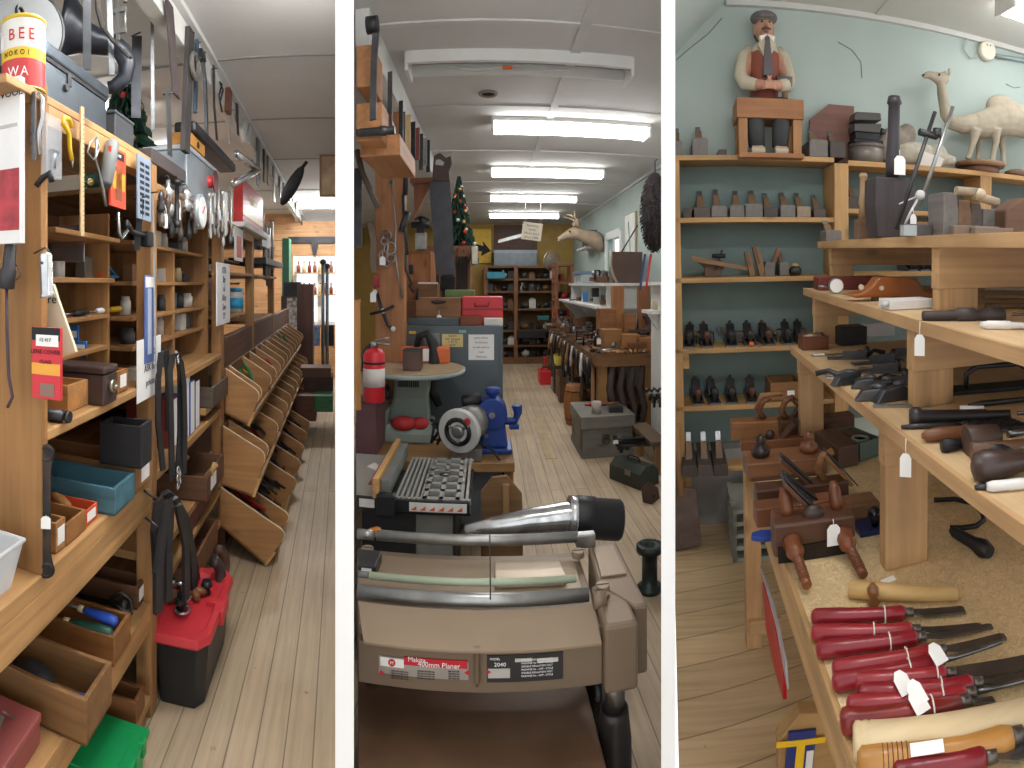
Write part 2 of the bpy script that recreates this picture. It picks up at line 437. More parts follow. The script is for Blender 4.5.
part((AX - .045, AX, 1.066, 1.747, 1.865, 1.915), 'top_rail', PINE_Y)
part((-1.17, AX, .9, 1.81, 1.915, 1.935), 'top_board', PINE_Y)
part((-1.17, AX, 1.81, 5.2, 1.84, 1.86), 'top_board', PINE_Y)
part((AX - .03, AX, 1.81, 3.86, 1.80, 1.84), 'top_rail', OLD_Y)
for z, x0 in ((1.285, -.80), (1.395, -.80), (1.52, -.78), (1.66, -.76)):
    part((-1.165, x0, 1.30, 1.747, z - .016, z), 'pigeonhole_shelf', OLD_Y)
part((-1.165, -.80, 1.285, 1.30, 1.162, 1.75), 'pigeonhole_side', wood('8a6040', 'z'))
part((-1.165, -.80, 1.732, 1.747, 1.162, 1.75), 'pigeonhole_side', OLD_Z)
part((-1.12, -1.0, 1.30, 1.732, 1.162, 1.75), 'pigeonhole_back', wood('7a5234', 'y'))
for z in (1.27, 1.38, 1.51, 1.66): part((-1.165, -.74, 1.81, 3.86, z - .016, z), 'small_shelf', OLD_Y)
part((-1.165, -.74, 2.3, 2.315, 1.12, 1.66), 'shelf_divider', OLD_Z)
part((-1.165, -.72, 2.84, 2.86, .83, 1.84), 'shelf_divider', OLD_Z)
part((-1.1, AX, 3.94, 5.05, 1.2, 1.225), 'shelf', OLD_Y)
part((-1.1, AX, 2.91, 5.3, 1.55, 1.57), 'shelf', OLD_Y)
# ---- sloping bins in three tiers
def bin_unit(label, y0, y1, n, prof, lipz):
    """prof: outline of a divider in (X, Z), front corner rounded; bins open towards the aisle."""
    t = thing('tool_bin', label, 'tool bin', m4, 'rows of sloping plywood bins')
    lo = prof['bl']; fo = prof['bf']; ft = prof['tf']; bt = prof['tl']
    def outline():
        c = []
        c.append(lo); c.append(fo)
        e = V((ft[0], ft[1])); a = V(fo); b2 = V(bt); k = .05
        da = (a - e).normalized() * k; db = (b2 - e).normalized() * k
        for q in range(6):
            u = q / 5; c.append(tuple((e + da) * (1 - u) ** 2 + e * 2 * u * (1 - u) + (e + db) * u ** 2))
        c.append(bt); return c
    ol = outline(); ply = wood('ab7d4e', 'x', contrast=.2); edge = plain('d9c7a6', .6, 0, .06)
    for k in range(n):
        y = y0 + (y1 - y0) * k / (n - 1) - (.16 if k == 1 else 0)
        b = B().m(ply); b.prism(ol, (0, y, 0), (1, 0, 0), (0, 0, 1), (0, .012, 0))
        b.m(edge)
        pts = [V((p[0], y + .006, p[1] + .001)) for p in ol[2:]]
        b.strap(pts, (0, 1, 0), .0125, .003)
        b.build('divider', ply, t)
    d = V(fo) - V(lo); nrm = V((-d.y, d.x)).normalized() * .012
    b = B(); b.prism([lo, fo, tuple(V(fo) + nrm), tuple(V(lo) + nrm)], (0, y0, 0), (1, 0, 0), (0, 0, 1), (0, y1 - y0 + .012, 0)); b.build('bin_floor', wood('8f6238', 'y'), t)
    e0 = V(fo); e1 = V(fo) + (V(ft) - V(fo)) * .42
    dn = (e1 - e0).normalized(); px = V((dn.y, -dn.x)) * .014
    b = B(); b.prism([tuple(e0), tuple(e1), tuple(e1 + px), tuple(e0 + px)], (0, y0, 0), (1, 0, 0), (0, 0, 1), (0, y1 - y0 + .012, 0)); b.build('front_lip', wood('c39a66', 'y'), t)
    b = B(); b.box(lo[0] - .012, lo[0], y0, y1 + .012, lo[1], bt[1]); b.build('back_board', wood('7a5235', 'y'), t)
    return t
PA = dict(bl=(-.65, .20), bf=(-.41, .015), tf=(-.285, .185), tl=(-.645, .405))
PB = dict(bl=(-.635, .42), bf=(-.475, .37), tf=(-.395, .60), tl=(-.632, .735))
PCc = dict(bl=(-.64, .78), bf=(-.52, .72), tf=(-.44, .90), tl=(-.64, 1.03))
bin_unit('bottom row of sloping plywood bins standing on the floor boards', 2.83, 6.6, 11, PA, 0)
bin_unit('middle row of sloping plywood bins above the floor row', 2.83, 6.4, 13, PB, 0)
bin_unit('top row of sloping plywood bins with paper price labels', 2.93, 6.3, 14, PCc, 0)
part((-.69, -.65, 2.95, 6.6, .02, 1.2), 'bin_backing', wood('6d4a30', 'y'))
# tools lying in the bins
def in_bin(prof, y, u, dz=.03):
    a = V(prof['bl']); b = V(prof['bf']); p = a + (b - a) * u
    return V((p.x, y, p.y + dz))
def pliers(hex1):
    def f():
        o = root('pliers')
        b = B()
        b.prism([(0, -.012), (.05, -.006), (.055, 0), (.05, .006), (0, .012), (-.015, .008), (-.015, -.008)], (0, 0, 0), (1, 0, 0), (0, 1, 0), (0, 0, .01))
        b.cyl((0, 0, -.002), (0, 0, .013), .008, n=10); b.build('jaw', DSTEEL, o)
        for s in (-1, 1):
            b = B(); b.tube([(-.01, s * .006, .005), (-.04, s * .02, .005), (-.08, s * .026, .005), (-.13, s * .018, .005)], [.005, .007, .008, .006]); b.build('handle', plain(hex1, .45), o)
        return o
    return f
def put_in_bins(prof, kinds, name, y0, dy, n, cat, desc, grp):
    for k in range(n):
        key, fn = kinds[k % len(kinds)]
        y = y0 + dy * k + rnd.uniform(-.02, .02); p = in_bin(prof, y, rnd.uniform(.5, .95), rnd.uniform(.08, .16))
        inst(key, fn, desc, cat, m4 @ T(*p) @ RZ(rnd.uniform(-.9, .9)) @ RY(D(40)) @ RZ(rnd.uniform(-.3, .6)) @ MX.Scale(1.35, 4), grp)
put_in_bins(PA, [('pl_red', pliers('b3262a')), ('pl_blk', pliers('29292b')), ('pl_blk2', pliers('3a3a3d'))], 'pliers', 3.0, .035, 60, 'pliers', 'steel pliers with red or dark grips heaped in the bottom row of plywood bins', 'pliers in the floor bins')
put_in_bins(PB, [('pl_red', pliers('b3262a')), ('pl_red', None), ('pl_blk', None)], 'pliers', 3.05, .08, 36, 'pliers', 'pliers with red or black grips in the middle row of plywood bins', 'pliers in the middle bins')
put_in_bins(PCc, [('pl_yel', pliers('d8b526')), ('pl_red', None), ('pl_grn', pliers('2c7a47')), ('pl_blk', None)], 'pliers', 3.1, .1, 26, 'pliers', 'pliers with coloured grips lying in the top row of plywood bins', 'coloured tools in the top bins')
# ---- things on and around the west shelving
def one(name, b, mat, label, cat, mx, group=None, bevel=0.0):
    o = b.build(name, mat, None, bevel); o.matrix_basis = mx
    return tag(o, label, cat, group)
def open_box(b, x0, x1, y0, y1, z0, z1, t=.011):
    b.box(x0, x1, y0, y1, z0, z0 + t * .8)
    b.box(x0, x1, y0, y0 + t, z0, z1); b.box(x0, x1, y1 - t, y1, z0, z1)
    b.box(x0, x0 + t, y0 + t, y1 - t, z0, z1); b.box(x1 - t, x1, y0 + t, y1 - t, z0, z1)
    return b
def crate(name, label, cat, pn, pf, z, dep, h, mat, t=.011, card=None, turn=0.0, group=None):
    """open box: nearest bottom aisle corner seen at pixel pn on height z, its aisle side ends at column pf."""
    p = R.z(pn[0], pn[1], z); L = yl(pf, p.x) - p.y
    th = thing(name, label, cat, m4 @ T(p.x, p.y, z + .001) @ RZ(turn), group)
    open_box(B(), -dep, 0, 0, L, 0, h, t).build('body', mat, th, .002)
    if card:
        b = B().m(PAPER); b.box(.0, .0015, L * card[0], L * card[1], h * .25, h * .8); b.build('paper_label', PAPER, th)
    return th, p, L
BLUECR = wood('4f7d8c', 'x', contrast=.25, knots=False)
_, p, L = crate('wooden_crate', 'faded blue painted open wooden crate of chisels on the bench', 'crate', (115, 517), 135, .84, .36, .078, BLUECR)
for k in range(4):
    b = B(); b.cyl((0, 0, 0), (-.09, .01, 0), .006, .004); bb = B()
    o = thing('chisel', 'small dark chisel lying in the faded blue crate', 'chisel', m4 @ T(p.x - .08 - .05 * k, p.y + .03 + .012 * k, .895) @ RZ(.3 * k), 'chisels in the blue crate')
    b.build('handle', [MIDW_X, DARKW_X, IRON, DSTEEL][k], o); B().box(-.16, -.09, -.005, .015, -.002, .002).build('blade', STEEL, o)
crate('wooden_crate', 'long pine crate with faded red stencilling, behind the blue crate', 'crate', (136, 495), 153, .84, .44, .09, wood('a5764a', 'x'), .012, (.3, .75))
_, p, L = crate('cardboard_box', 'orange cardboard box lid with a white label on the bench', 'box', (86, 528), 97.5, .84, .2, .045, plain('c8542c', .7), .004, (.1, .8))
one('file_grip', B().lathe((0, 0, 0), (-.07, .02, .02), [(0, .004), (.1, .012), (.5, .016), (.9, .011), (1, .006)]), wood('c08a4e', 'x'), 'turned wooden handle poking out of the orange box', 'handle', m4 @ T(p.x - .06, p.y + .02, .875))
crate('wooden_tray', 'small plywood tray between the orange box and post', 'tray', (66.5, 547), 86, .84, .2, .055, wood('a2703f', 'x'), .008)
crate('wooden_crate', 'tiny finger jointed crate beside the long spanner', 'crate', (56, 555), 65.5, .84, .15, .075, wood('b08050', 'x'), .008, (.15, .85))
# clear plastic bin at the near end of the bench
t = thing('plastic_bin', 'clear plastic storage bin at the near end of the bench', 'bin', m4 @ T(-.80, .86, .841))
CLEAR = glass('e8eef2', .15, .38)
b = B(); n = 4
r0 = [V((sx * .125, sy * .10, 0)) for sx, sy in ((-1, -1), (1, -1), (1, 1), (-1, 1))]; r1 = [V((sx * .145, sy * .12, .1)) for sx, sy in ((-1, -1), (1, -1), (1, 1), (-1, 1))]
r2 = [V((sx * .14, sy * .115, .1)) for sx, sy in ((-1, -1), (1, -1), (1, 1), (-1, 1))]; r3 = [V((sx * .121, sy * .096, .004)) for sx, sy in ((-1, -1), (1, -1), (1, 1), (-1, 1))]
b.hull([r0, r1, r2, r3], True, False).build('body', CLEAR, t)
b = B(); b.tube([v + V((0, 0, .0)) for v in r1], .006, 6, True); b.build('rim', glass('f2f6f8', .15, .6), t)
# long spanner on the end panel
def flat_outline_wrench(L, w, r1, r2):
    pts = []
    for q in range(9): a = PI / 2 + PI * q / 8; pts.append((r1 * cos(a), r1 * sin(a)))
    pts += [(L * .15, -w), (L * .85, -w)]
    for q in range(9): a = -PI / 2 + PI * q / 8; pts.append((L + r2 * cos(a), r2 * sin(a)))
    pts += [(L * .85, w), (L * .15, w)]
    return pts
def hang_wrench(mat, L, w, r1, r2, open_end=True):
    def f():
        o = root('spanner'); b = B()
        b.prism(flat_outline_wrench(L, w, r1, r2), (0, 0, 0), (0, 0, -1), (0, 1, 0), (.007, 0, 0)); b.build('body', mat, o, .0015)
        B().torus((.0035, 0, -L), r2 * .72, r2 * .35, (1, 0, 0), 16, 6).build('ring_end', mat, o); B().torus((.0035, 0, 0), r1 * .8, r1 * .3, (1, 0, 0), 16, 6).build('ring_end', mat, o); return o
    return f
DK = metal('3d3b3a', .55, '4a3a30')
o = inst('spanner_long', hang_wrench(DK, .265, .0105, .019, .019), 'long dark iron spanner hanging down the end panel above the bench', 'spanner', m4 @ T(-.641, 1.052, 1.115) @ RZ(D(-65)))
price_tag(o, (.008, 0, -.14), n=(1, 0, 0), drop=.0, h=.028)
# upper shelf of the near bay
crate('wooden_box', 'finger jointed pale wooden box behind the red card', 'box', (68, 414), 88.5, 1.162, .2, .072, wood('b5824c', 'x'), .009)
p = R.z(104, 407, 1.162); L = yl(117, p.x) - p.y
t = thing('metal_box', 'dark brown steel cash box with a round lock on the upper shelf', 'box', m4 @ T(p.x, p.y, 1.163)); DB = plain('4a3a36', .45, .3)
B().box(-.24, 0, 0, L, 0, .085).build('body', DB, t, .004); B().box(-.245, .003, -.003, L + .003, .087, .108).build('lid', DB, t, .006)
b = B(); b.cyl((0, L * .5, .05), (.012, L * .5, .05), .018); b.cyl((.012, L * .5, .05), (.02, L * .5, .045), .008); b.build('lock', metal('a39a86', .35), t)
crate('wooden_box', 'little wooden box with a white label beside the cash box', 'box', (118, 395), 128, 1.162, .15, .07, wood('a06c3c', 'x'), .01, (.2, .8))
p = R.z(70, 424, 1.162)
b = B().m(DSTEEL); b.lathe((-.11, 0, .016), (.0, .0, .016), [(0, .012), (.05, .015), (.8, .015), (.82, .010), (.9, .010), (.92, .016), (1, .014)]); one('steel_roller', b, DSTEEL, 'short dark steel roller lying on the edge of the upper shelf', 'roller', m4 @ T(*p))
# packages on the end panel
def card(name, label, cat, px, Y, base, dep=.012, X=None):
    """flat pack whose front fills the pixel box px=(x0,y0,x1,y1) on the plane Y (or X); local x right, z up, front at y=0"""
    if X is None:
        a = R.y(px[0], px[1], Y); c = R.y(px[2], px[3], Y); w, h = c.x - a.x, a.z - c.z
        t = thing(name, label, cat, m4 @ T(a.x, Y, c.z))
    else:
        a = R.x(px[0], px[1], X); c = R.x(px[2], px[3], X); w, h = c.y - a.y, a.z - c.z
        t = thing(name, label, cat, m4 @ T(X, a.y, c.z) @ RZ(PI / 2))
    B().box(0, w, 0, dep, 0, h).build('body', base, t, .001)
    return t, w, h
def patch(t, w, h, u0, v0, u1, v1, mat, name='printed_panel', y=-.0012):
    """a printed or stuck-on panel on a card, in fractions of its face."""
    return B().box(u0 * w, u1 * w, y, 0, v0 * h, v1 * h).build(name, mat, t)
def ltext(t, s, x, z, size, mat, y=-.0022, sx=1.0): return letter(t, s, size, MX(((1, 0, 0, x), (0, 0, -1, y), (0, 1, 0, z), (0, 0, 0, 1))), mat, sx=sx)
REDC = plain('d2303c', .5, 0, .05)
t, w, h = card('lens_package', 'red and black boxed lens cover hanging on the end panel', 'package', (32, 327, 60, 401), 1.005, REDC)
patch(t, w, h, 0, .82, 1, 1, INK); patch(t, w, h, .16, .74, .95, .9, PAPER, 'price_sticker', -.002); patch(t, w, h, 0, .34, 1, .5, plain('e8a33c', .5)); patch(t, w, h, .3, .04, .8, .22, plain('8a6a5c', .4), 'window')
ltext(t, 'LENS COVER', w / 2, h * .66, h * .085, INK); ltext(t, 'CLASS', w / 2, h * .52, h * .07, INK); ltext(t, '12 417', w / 2, h * .83, h * .07, INK, -.0035)
p = R.x(45.5, 253, -.615)
t = thing('socket_tube', 'chrome socket tube hanging from a hook on the end panel', 'socket', m4 @ T(*p)); b = B()
b.lathe((0, 0, 0), (.004, 0, -.098), [(0, .013), (.05, .0145), (.9, .0145), (.93, .0165), (1, .0165), (1, .012), (.8, .011)], 16); b.build('tube', CHROME, t)
B().cyl((-.0, -.016, -.022), (-.0, .016, -.022), .003).tube([(-.03, 0, .0), (.0, 0, .012), (.012, 0, 0)], .002).build('hook', DSTEEL, t)
a = [R.y(x, y, 1.10) for x, y in ((44, 296), (53, 284), (58, 300), (76, 352), (60, 356), (44, 330))]
o = a[0]; b = B(); b.prism([(q.x - o.x, q.z - o.z) for q in a][::-1], (0, 0, 0), (1, 0, 0), (0, 0, 1), (0, .01, 0))
t = thing('cardboard_sheet', 'cream cardboard pattern sheet leaning behind the end panel', 'sheet', m4 @ T(*o)); b.build('sheet', plain('d8cdb0', .8, 0, .06), t)
letter(t, 'Dre', .03, MX(((1, 0, 0, .012), (0, 0, -1, -.002), (0, 1, 0, -.008), (0, 0, 0, 1))), INK)
for px, yy in (((66, 325, 78, 353), 1.62), ((74, 341, 86, 358), 1.6)):
    t, w, h = card('blue_packet', 'blue printed packet on the shelf, ' + ('taller, beside the cream sheet' if yy > 1.61 else 'shorter, behind the cash box'), 'packet', px, yy, plain('2f6fb5', .5)); patch(t, w, h, .1, .55, .9, .8, PAPER)
# electric tool with cord and bag at the very edge
p = R.y(11, 242, .985)
t = thing('heat_gun', 'dark electric tool hanging by its cord beside the plastic bag', 'tool', m4 @ T(*p))
b = B(); b.lathe((0, 0, 0), (-.012, 0, -.105), [(0, .010), (.05, .014), (.55, .015), (.6, .019), (.98, .018), (1, .012)], 12); b.build('body', plain('37363a', .5), t)
B().tube([(-.012, 0, -.1), (-.011, 0, -.2), (-.006, 0, -.3), (.004, 0, -.345), (-.01, .0, -.37)], .0038).build('cord', plain('4a3b46', .6), t)
B().tube([(.012, 0, -.05), (.022, 0, -.06), (.026, 0, -.075), (.014, 0, -.085)], .0015).build('hook', DSTEEL, t)
t, w, h = card('plastic_bag', 'clear bag with white and red wrapping hanging over the end panel', 'bag', (-6, 82, 20, 243), .96, plain('e6e4e2', .35, 0, .08), .02)
patch(t, w, h, 0, .08, .97, .45, plain('a83038', .4, 0, .35, 30)); ltext(t, 'WOOL', w * .62, h * .9, .022, INK); patch(t, w, h, .1, .7, .9, .72, plain('b8b6b4', .5))
# on top of the near bay
c = R.z(26, 92, 1.936); c = V((-.70, 1.02, 1.936))
t = thing('paint_tin', 'white, yellow and red printed tin can on top of the near bay', 'tin', m4 @ T(-.692, 1.035, 1.936) @ RZ(D(-33)))
b = B().m(plain('d8c23a', .35)); b.lathe((0, 0, 0), (0, 0, .004), [(0, .052), (1, .052)], 28)
b.m(plain('c23a3a', .35)); b.lathe((0, 0, .004), (0, 0, .065), [(0, .051), (1, .051)], 28, cap=False)
b.m(plain('e6c02a', .35)); b.lathe((0, 0, .065), (0, 0, .09), [(0, .051), (1, .051)], 28, cap=False)
b.m(plain('e4e2dc', .35)); b.lathe((0, 0, .09), (0, 0, .155), [(0, .051), (1, .051)], 28, cap=False)
b.m(plain('d8b62c', .35)); b.lathe((0, 0, .155), (0, 0, .164), [(0, .051), (.6, .053), (1, .052)], 28)
b.build('can', None, t)
def curve_text(t, s, r, z, size, mat, a0, da):
    for k, ch in enumerate(s):
        if ch == ' ': continue
        a = a0 + da * k; letter(t, ch, size, FACE((r * sin(a), -r * cos(a), z), (sin(a), -cos(a), 0)), mat, sx=.85)
curve_text(t, 'NOKOI', .0518, .077, .017, INK, .3, .27); curve_text(t, 'BEE', .0518, .118, .036, REDINK, .62, .45); curve_text(t, 'WA', .0518, .035, .03, PAPER, .7, .5)
for z0, z1, a0, a1 in ((.095, .125, -.7, .1), (.012, .05, -.95, -.35)):
    b = B().m(PAPER)
    for q in range(6): aa = a0 + (a1 - a0) * q / 6; ab = a0 + (a1 - a0) * (q + 1) / 6; b._add([(.0518 * sin(x), -.0518 * cos(x), z) for x, z in ((aa, z0), (ab, z0), (ab, z1), (aa, z1))], [(0, 1, 2, 3)])
    b.build('paper_label', PAPER, t)
t = thing('tool_chest', 'galvanised grey tool chest with a hinged lid on top of the shelving', 'chest', m4 @ T(-.67, 1.095, 1.936)); GALV = metal('6f7880', .32, scale=6)
L = 1.44 - 1.095
B().box(-.3, 0, 0, L, 0, .098).build('body', GALV, t, .004); B().box(-.305, .006, -.006, L + .006, .108, .142).build('lid', metal('59626a', .3, scale=6), t, .006)
b = B(); b.box(.0, .004, L * .3, L * .3 + .02, .07, .1); b.cyl((0, L * .28, .06), (.008, L * .28, .06), .01); b.build('latch', DSTEEL, t)
B().box(-.3, .002, 0, L, .098, .108).build('hinge_gap', IRON, t)
t = thing('metal_box', 'plain dark grey box between the tool chest and the comb packets', 'box', m4 @ T(-.67, 1.50, 1.936)); B().box(-.16, 0, 0, .15, 0, .085).build('body', plain('4b4d50', .45, .3), t, .003); B().box(-.163, .003, -.003, .153, .085, .095).build('lid', plain('55575a', .45, .3), t, .003)
# gramophone horn lying behind the chest
HB = plain('23262e', .32, .2)
pp = [R.r(x, y, 1.9) for x, y in ((62, 30), (68, 31), (74, 33), (84, 38), (98, 42), (112, 45), (122, 52), (127, 64), (125, 78), (114, 87), (108, 88))]
t = thing('gramophone_horn', 'big black flared gramophone horn lying above the tool chest', 'horn', m4 @ T(*pp[4]))
b = B(); b.tube([p - pp[4] for p in pp], [.122, .112, .085, .055, .045, .04, .035, .032, .028, .024, .022], 22); b.build('horn', HB, t)
t = thing('round_tray', 'large round grey metal disc propped behind the tin can', 'disc', m4 @ T(*R.r(20, 32, 1.62)) @ RZ(D(35)) @ RX(D(90)))
b = B(); b.lathe((0, 0, 0), (0, 0, .008), [(0, .13), (1, .13)], 36); b.build('disc', plain('8a8c8c', .5, .2), t); B().torus((0, 0, .004), .13, .006, n=36).build('rim', DSTEEL, t)
def hanging_bar(name, label, cat, x0, y0, x1, y1, r, wd, mat, th=.006, cap=None):
    a, c = R.r(x0, y0, r), R.r(x1, y1, r); t = thing(name, label, cat, m4 @ T(*a)); d = c - a
    side = V((d.y, -d.x, 0)); v = V((a.x, a.y, 0)).normalized(); s = d.cross(v)
    b = B(); b.strap([(0, 0, 0), d * .5, d], s, wd, th); b.build('bar', mat, t)
    if cap: B().strap([d * cap[0], d * cap[1]], s, wd * cap[2], th * 1.4).build('grip', cap[3], t)
    B().cyl((-.03, .01, .008), (.02, -.01, .008), .003).build('nail', DSTEEL, t)
    return t
hanging_bar('steel_level', 'long narrow steel bar hanging in front of the black horn', 'bar', 87, -12, 87, 70, 1.58, .024, metal('5b5d60', .35))
hanging_bar('steel_strip', 'steel strip hanging beside the horn mouth', 'bar', 109, -12, 112, 75, 1.75, .018, metal('6a6c6e', .4))
hanging_bar('hand_saw', 'dark saw blade hanging in front of the Christmas tree', 'saw', 137, 36, 136, 118, 2.2, .04, metal('45464a', .45))
hanging_bar('steel_strip', 'thin pale steel strip hanging past the tree top', 'bar', 152, -12, 153, 130, 2.1, .013, metal('6a6c6e', .4))
pp = [R.r(x, y, 1.72) for x, y in ((97, -14), (98, 10), (103, 28), (112, 40), (122, 50), (130, 58))]
t = thing('scythe', 'curved dark iron hook hanging behind the steel strip', 'hook', m4 @ T(*pp[0])); B().strap([p - pp[0] for p in pp], (.3, .9, .2), .02, .006).build('blade', DK, t)
t = thing('bar_clamp', 'small steel sash clamp hanging by the ceiling edge', 'clamp', m4 @ T(*R.r(118, 4, 1.8))); b = B(); b.box(-.006, .006, -.004, .004, -.12, .05); b.box(-.03, .03, -.006, .006, -.03, -.015); b.box(-.02, .03, -.006, .006, -.1, -.085); b.cyl((.026, 0, -.012), (.026, 0, -.09), .004); b.build('bar', STEEL, t); b = B(); b.cyl((.026, 0, .0), (.026, 0, .04), .007); b.build('screw', CHROME, t)
b = B(); b.torus((0, 0, 0), .014, .005, (1, 0, 0)); b.box(-.012, .012, -.02, .02, -.045, -.012); one('padlock', b, IRON, 'black padlock hanging above the tin can', 'padlock', m4 @ T(*R.r(20, 13, 1.28)))
# Christmas tree standing beyond the shelving
def xmas(room, p, h, rad, label):
    t = thing('christmas_tree', label, 'tree', room.m @ T(*p)); b = B().m(plain('1f4030', .8, 0, .3)); rr = random.Random(3)
    for k in range(420):
        u = rr.random() ** .8; z = h * u; r = rad * (1 - u) + .02; a = rr.uniform(0, 2 * PI); d = V((cos(a) * r, sin(a) * r, -.12 * r))
        b.strap([V((0, 0, z)), V((0, 0, z)) + d * .6 + V((0, 0, .03)), V((0, 0, z)) + d], (0, 0, 1), .03, .006)
    b.build('foliage', None, t); B().cyl((0, 0, -.12), (0, 0, h * .9), .012).build('trunk', DARKW_Z, t)
    for k in range(46):
        u = rr.random(); z = h * u; r = rad * (1 - u) + .01; a = rr.uniform(0, 2 * PI)
        B().ball((cos(a) * r, sin(a) * r, z - .02), .018, n=8, m=6).build('bauble', [REDP, plain('d8b070', .3, .5), plain('d8d8d8', .3, .4)][k % 3], t)
    return t
xmas(R, (-1.08, 2.55, 1.95), .68, .23, 'small decorated Christmas tree behind the shelving top, with red baubles')
# ---- row hanging from the top rail of the near bay
HX = AX + .02
def hp(px, py, X=HX): return R.x(px, py, X)
def rel(pts, X=HX):
    q = [hp(x, y, X) for x, y in pts]; return q[0], [p - q[0] for p in q]
t, w, h = card('plastic_bag', 'clear plastic bag with grey fittings hung beside the yellow hook', 'bag', (46, 112, 62, 180), None, glass('d8dde2', .2, .3), .012, X=HX)
b = B(); b.cyl((w * .55, .006, h * .15), (w * .6, .006, h * .4), .008); b.box(w * .4, w * .8, 0, .01, h * .4, h * .46); b.build('fitting', plain('6d7176', .4, .3), t)
o, q = rel(((72, 127), (69, 119), (64, 118), (62, 123), (66, 128), (69, 134), (70, 150), (72, 160)))
t = thing('utility_hook', 'bright yellow coated screw hook hanging from the rail', 'hook', m4 @ T(*o)); B().tube(q, .0058).build('hook', YELP, t); B().cyl(q[-1], q[-1] + V((0, .003, -.02)), .004, .001).build('screw_thread', STEEL, t)
o, q = rel(((82, 107), (82, 236))); t = thing('yardstick', 'pale wooden folding yardstick hanging in front of the dark bay', 'ruler', m4 @ T(*o)); B().strap(q, (0, 1, 0), .018, .004).build('rule', wood('cdb084', 'z', knots=False), t)
b = B().m(INK)
for k in range(24): b.box(.0021, .0028, .0, .007, -.012 * k - .02, -.012 * k - .0188)
b.build('graduation_marks', INK, t)
o, q = rel(((97, 137), (90, 143), (87, 152), (93, 160), (96, 157), (99, 148), (97, 140))); _, q2 = rel(((97, 137), (95, 158), (99, 172), (103, 190), (106, 206)))
t = thing('wire_tool', 'bent steel wire hand tool with a loop grip hung on the rail', 'tool', m4 @ T(*o)); B().tube(q, .0032).build('loop_grip', STEEL, t); B().tube(q2, [.0035, .0035, .004, .005, .005]).build('shaft', STEEL, t)
a, c = hp(113, 141), hp(105, 186); t = thing('rubber_grip', 'grey rubber handle hanging between wire tool and orange pack', 'handle', m4 @ T(*a)); b = B(); b.lathe((0, 0, 0), c - a, [(0, .012), (.06, .02), (.5, .021), (.95, .02), (1, .016)]); b.build('grip', plain('6a6c6a', .6), t)
t, w, h = card('blister_pack', 'orange and yellow blister pack hanging by the grey handle', 'package', (111, 145, 126, 210), None, plain('d9492c', .45, 0, .05), .008, X=HX + .01)
patch(t, w, h, .1, .3, .9, .6, plain('eaa02c', .4)); patch(t, w, h, .15, .82, .85, .95, INK); patch(t, w, h, .3, .12, .7, .7, plain('8c4a2c', .4), 'blister'); ltext(t, 'SAW', w / 2, h * .88, .012, PAPER)
o, q = rel(((118, 212), (119, 232), (122, 238), (128, 230), (127, 222), (132, 232), (146, 236)))
t = thing('clevis_hook', 'chain clevis with shackle hanging below the orange pack', 'shackle', m4 @ T(*o)); B().tube(q[:4], .005).build('shackle', CHROME, t); B().tube(q[3:], .007).build('hook', DSTEEL, t); B().obox(q[-1] + V((0, .01, -.01)), (.03, .05, .05)).build('block', IRON, t, .004)
for k, (x0, y0, x1, y1) in enumerate(((138, 153, 151, 222),)):
    t, w, h = card('comb_pack', 'pale blue plastic comb pack hanging on the near bay post', 'package', (x0, y0, x1, y1), None, plain('8d9db0', .45), .006, X=HX + .005)
    b = B().m(INK)
    for j in range(9):
        for i in range(2): b.box(w * (.15 + .4 * i), w * (.45 + .4 * i), -.0012, 0, h * (.08 + .095 * j), h * (.13 + .095 * j))
    b.build('slot_pattern', INK, t)
t, w, h = card('blue_sleeve', 'slim clear sleeve with blue card hanging down the post', 'package', (145, 275, 154, 361), None, plain('54689f', .4), .004, X=AX + .008); patch(t, w, h, .3, .1, .7, .85, plain('b7c2d6', .3), 'insert'); patch(t, w, h, .05, .86, .95, .98, PAPER)
t, w, h = card('paper_notice', 'white hand lettered paper notice pinned low on the post', 'notice', (137, 341, 161, 391), None, PAPER, .002, X=AX + .004)
for k, s in enumerate(('LOOK', 'ASK for', 'prices')): ltext(t, s, w / 2, h * (.75 - .24 * k), h * .17, plain('4b4b52', .7))
hanging_bar('drive_chain', 'thin steel rod and hooks hanging along the post edge', 'rod', 153, 195, 156, 385, 1.84, .006, STEEL)
hanging_bar('drive_chain', 'dark chain lever hanging beside the comb pack', 'chain', 141, 200, 137, 250, 1.72, .02, IRON)
# pigeonhole contents
def lay(name, label, cat, b, mat, px, py, z, rz=0.0, group=None):
    p = R.z(px, py, z); return one(name, b, mat, label, cat, m4 @ T(*p) @ RZ(rz), group)
def sit(px, X, z): return V((X, yl(px, X), z))
one('metal_canister', B().box(-.02, .02, 0, .06, 0, .075), plain('5d574d', .5), 'olive grey oblong can standing in the pigeonholes', 'can', m4 @ T(*sit(80, -.86, 1.52)), None, .003)
one('small_tin', B().cyl((0, 0, 0), (0, 0, .055), .024), plain('d5d3cc', .4), 'small white tin beside the olive can', 'tin', m4 @ T(*sit(58, -.9, 1.52)))
b = B().m(plain('e2562c', .5)); b.lathe((0, 0, .012), (0, .05, .014), [(0, .009), (.3, .012), (1, .008)]); b.m(plain('2c7fb8', .4)); b.box(-.02, .02, .045, .12, .002, .01); b.tube([(0, .05, .012), (0, .075, .04), (0, .13, .01)], .007)
one('hand_clamp', b, None, 'blue and orange spring clamp lying in the pigeonholes', 'clamp', m4 @ T(*sit(100, -.83, 1.521)))
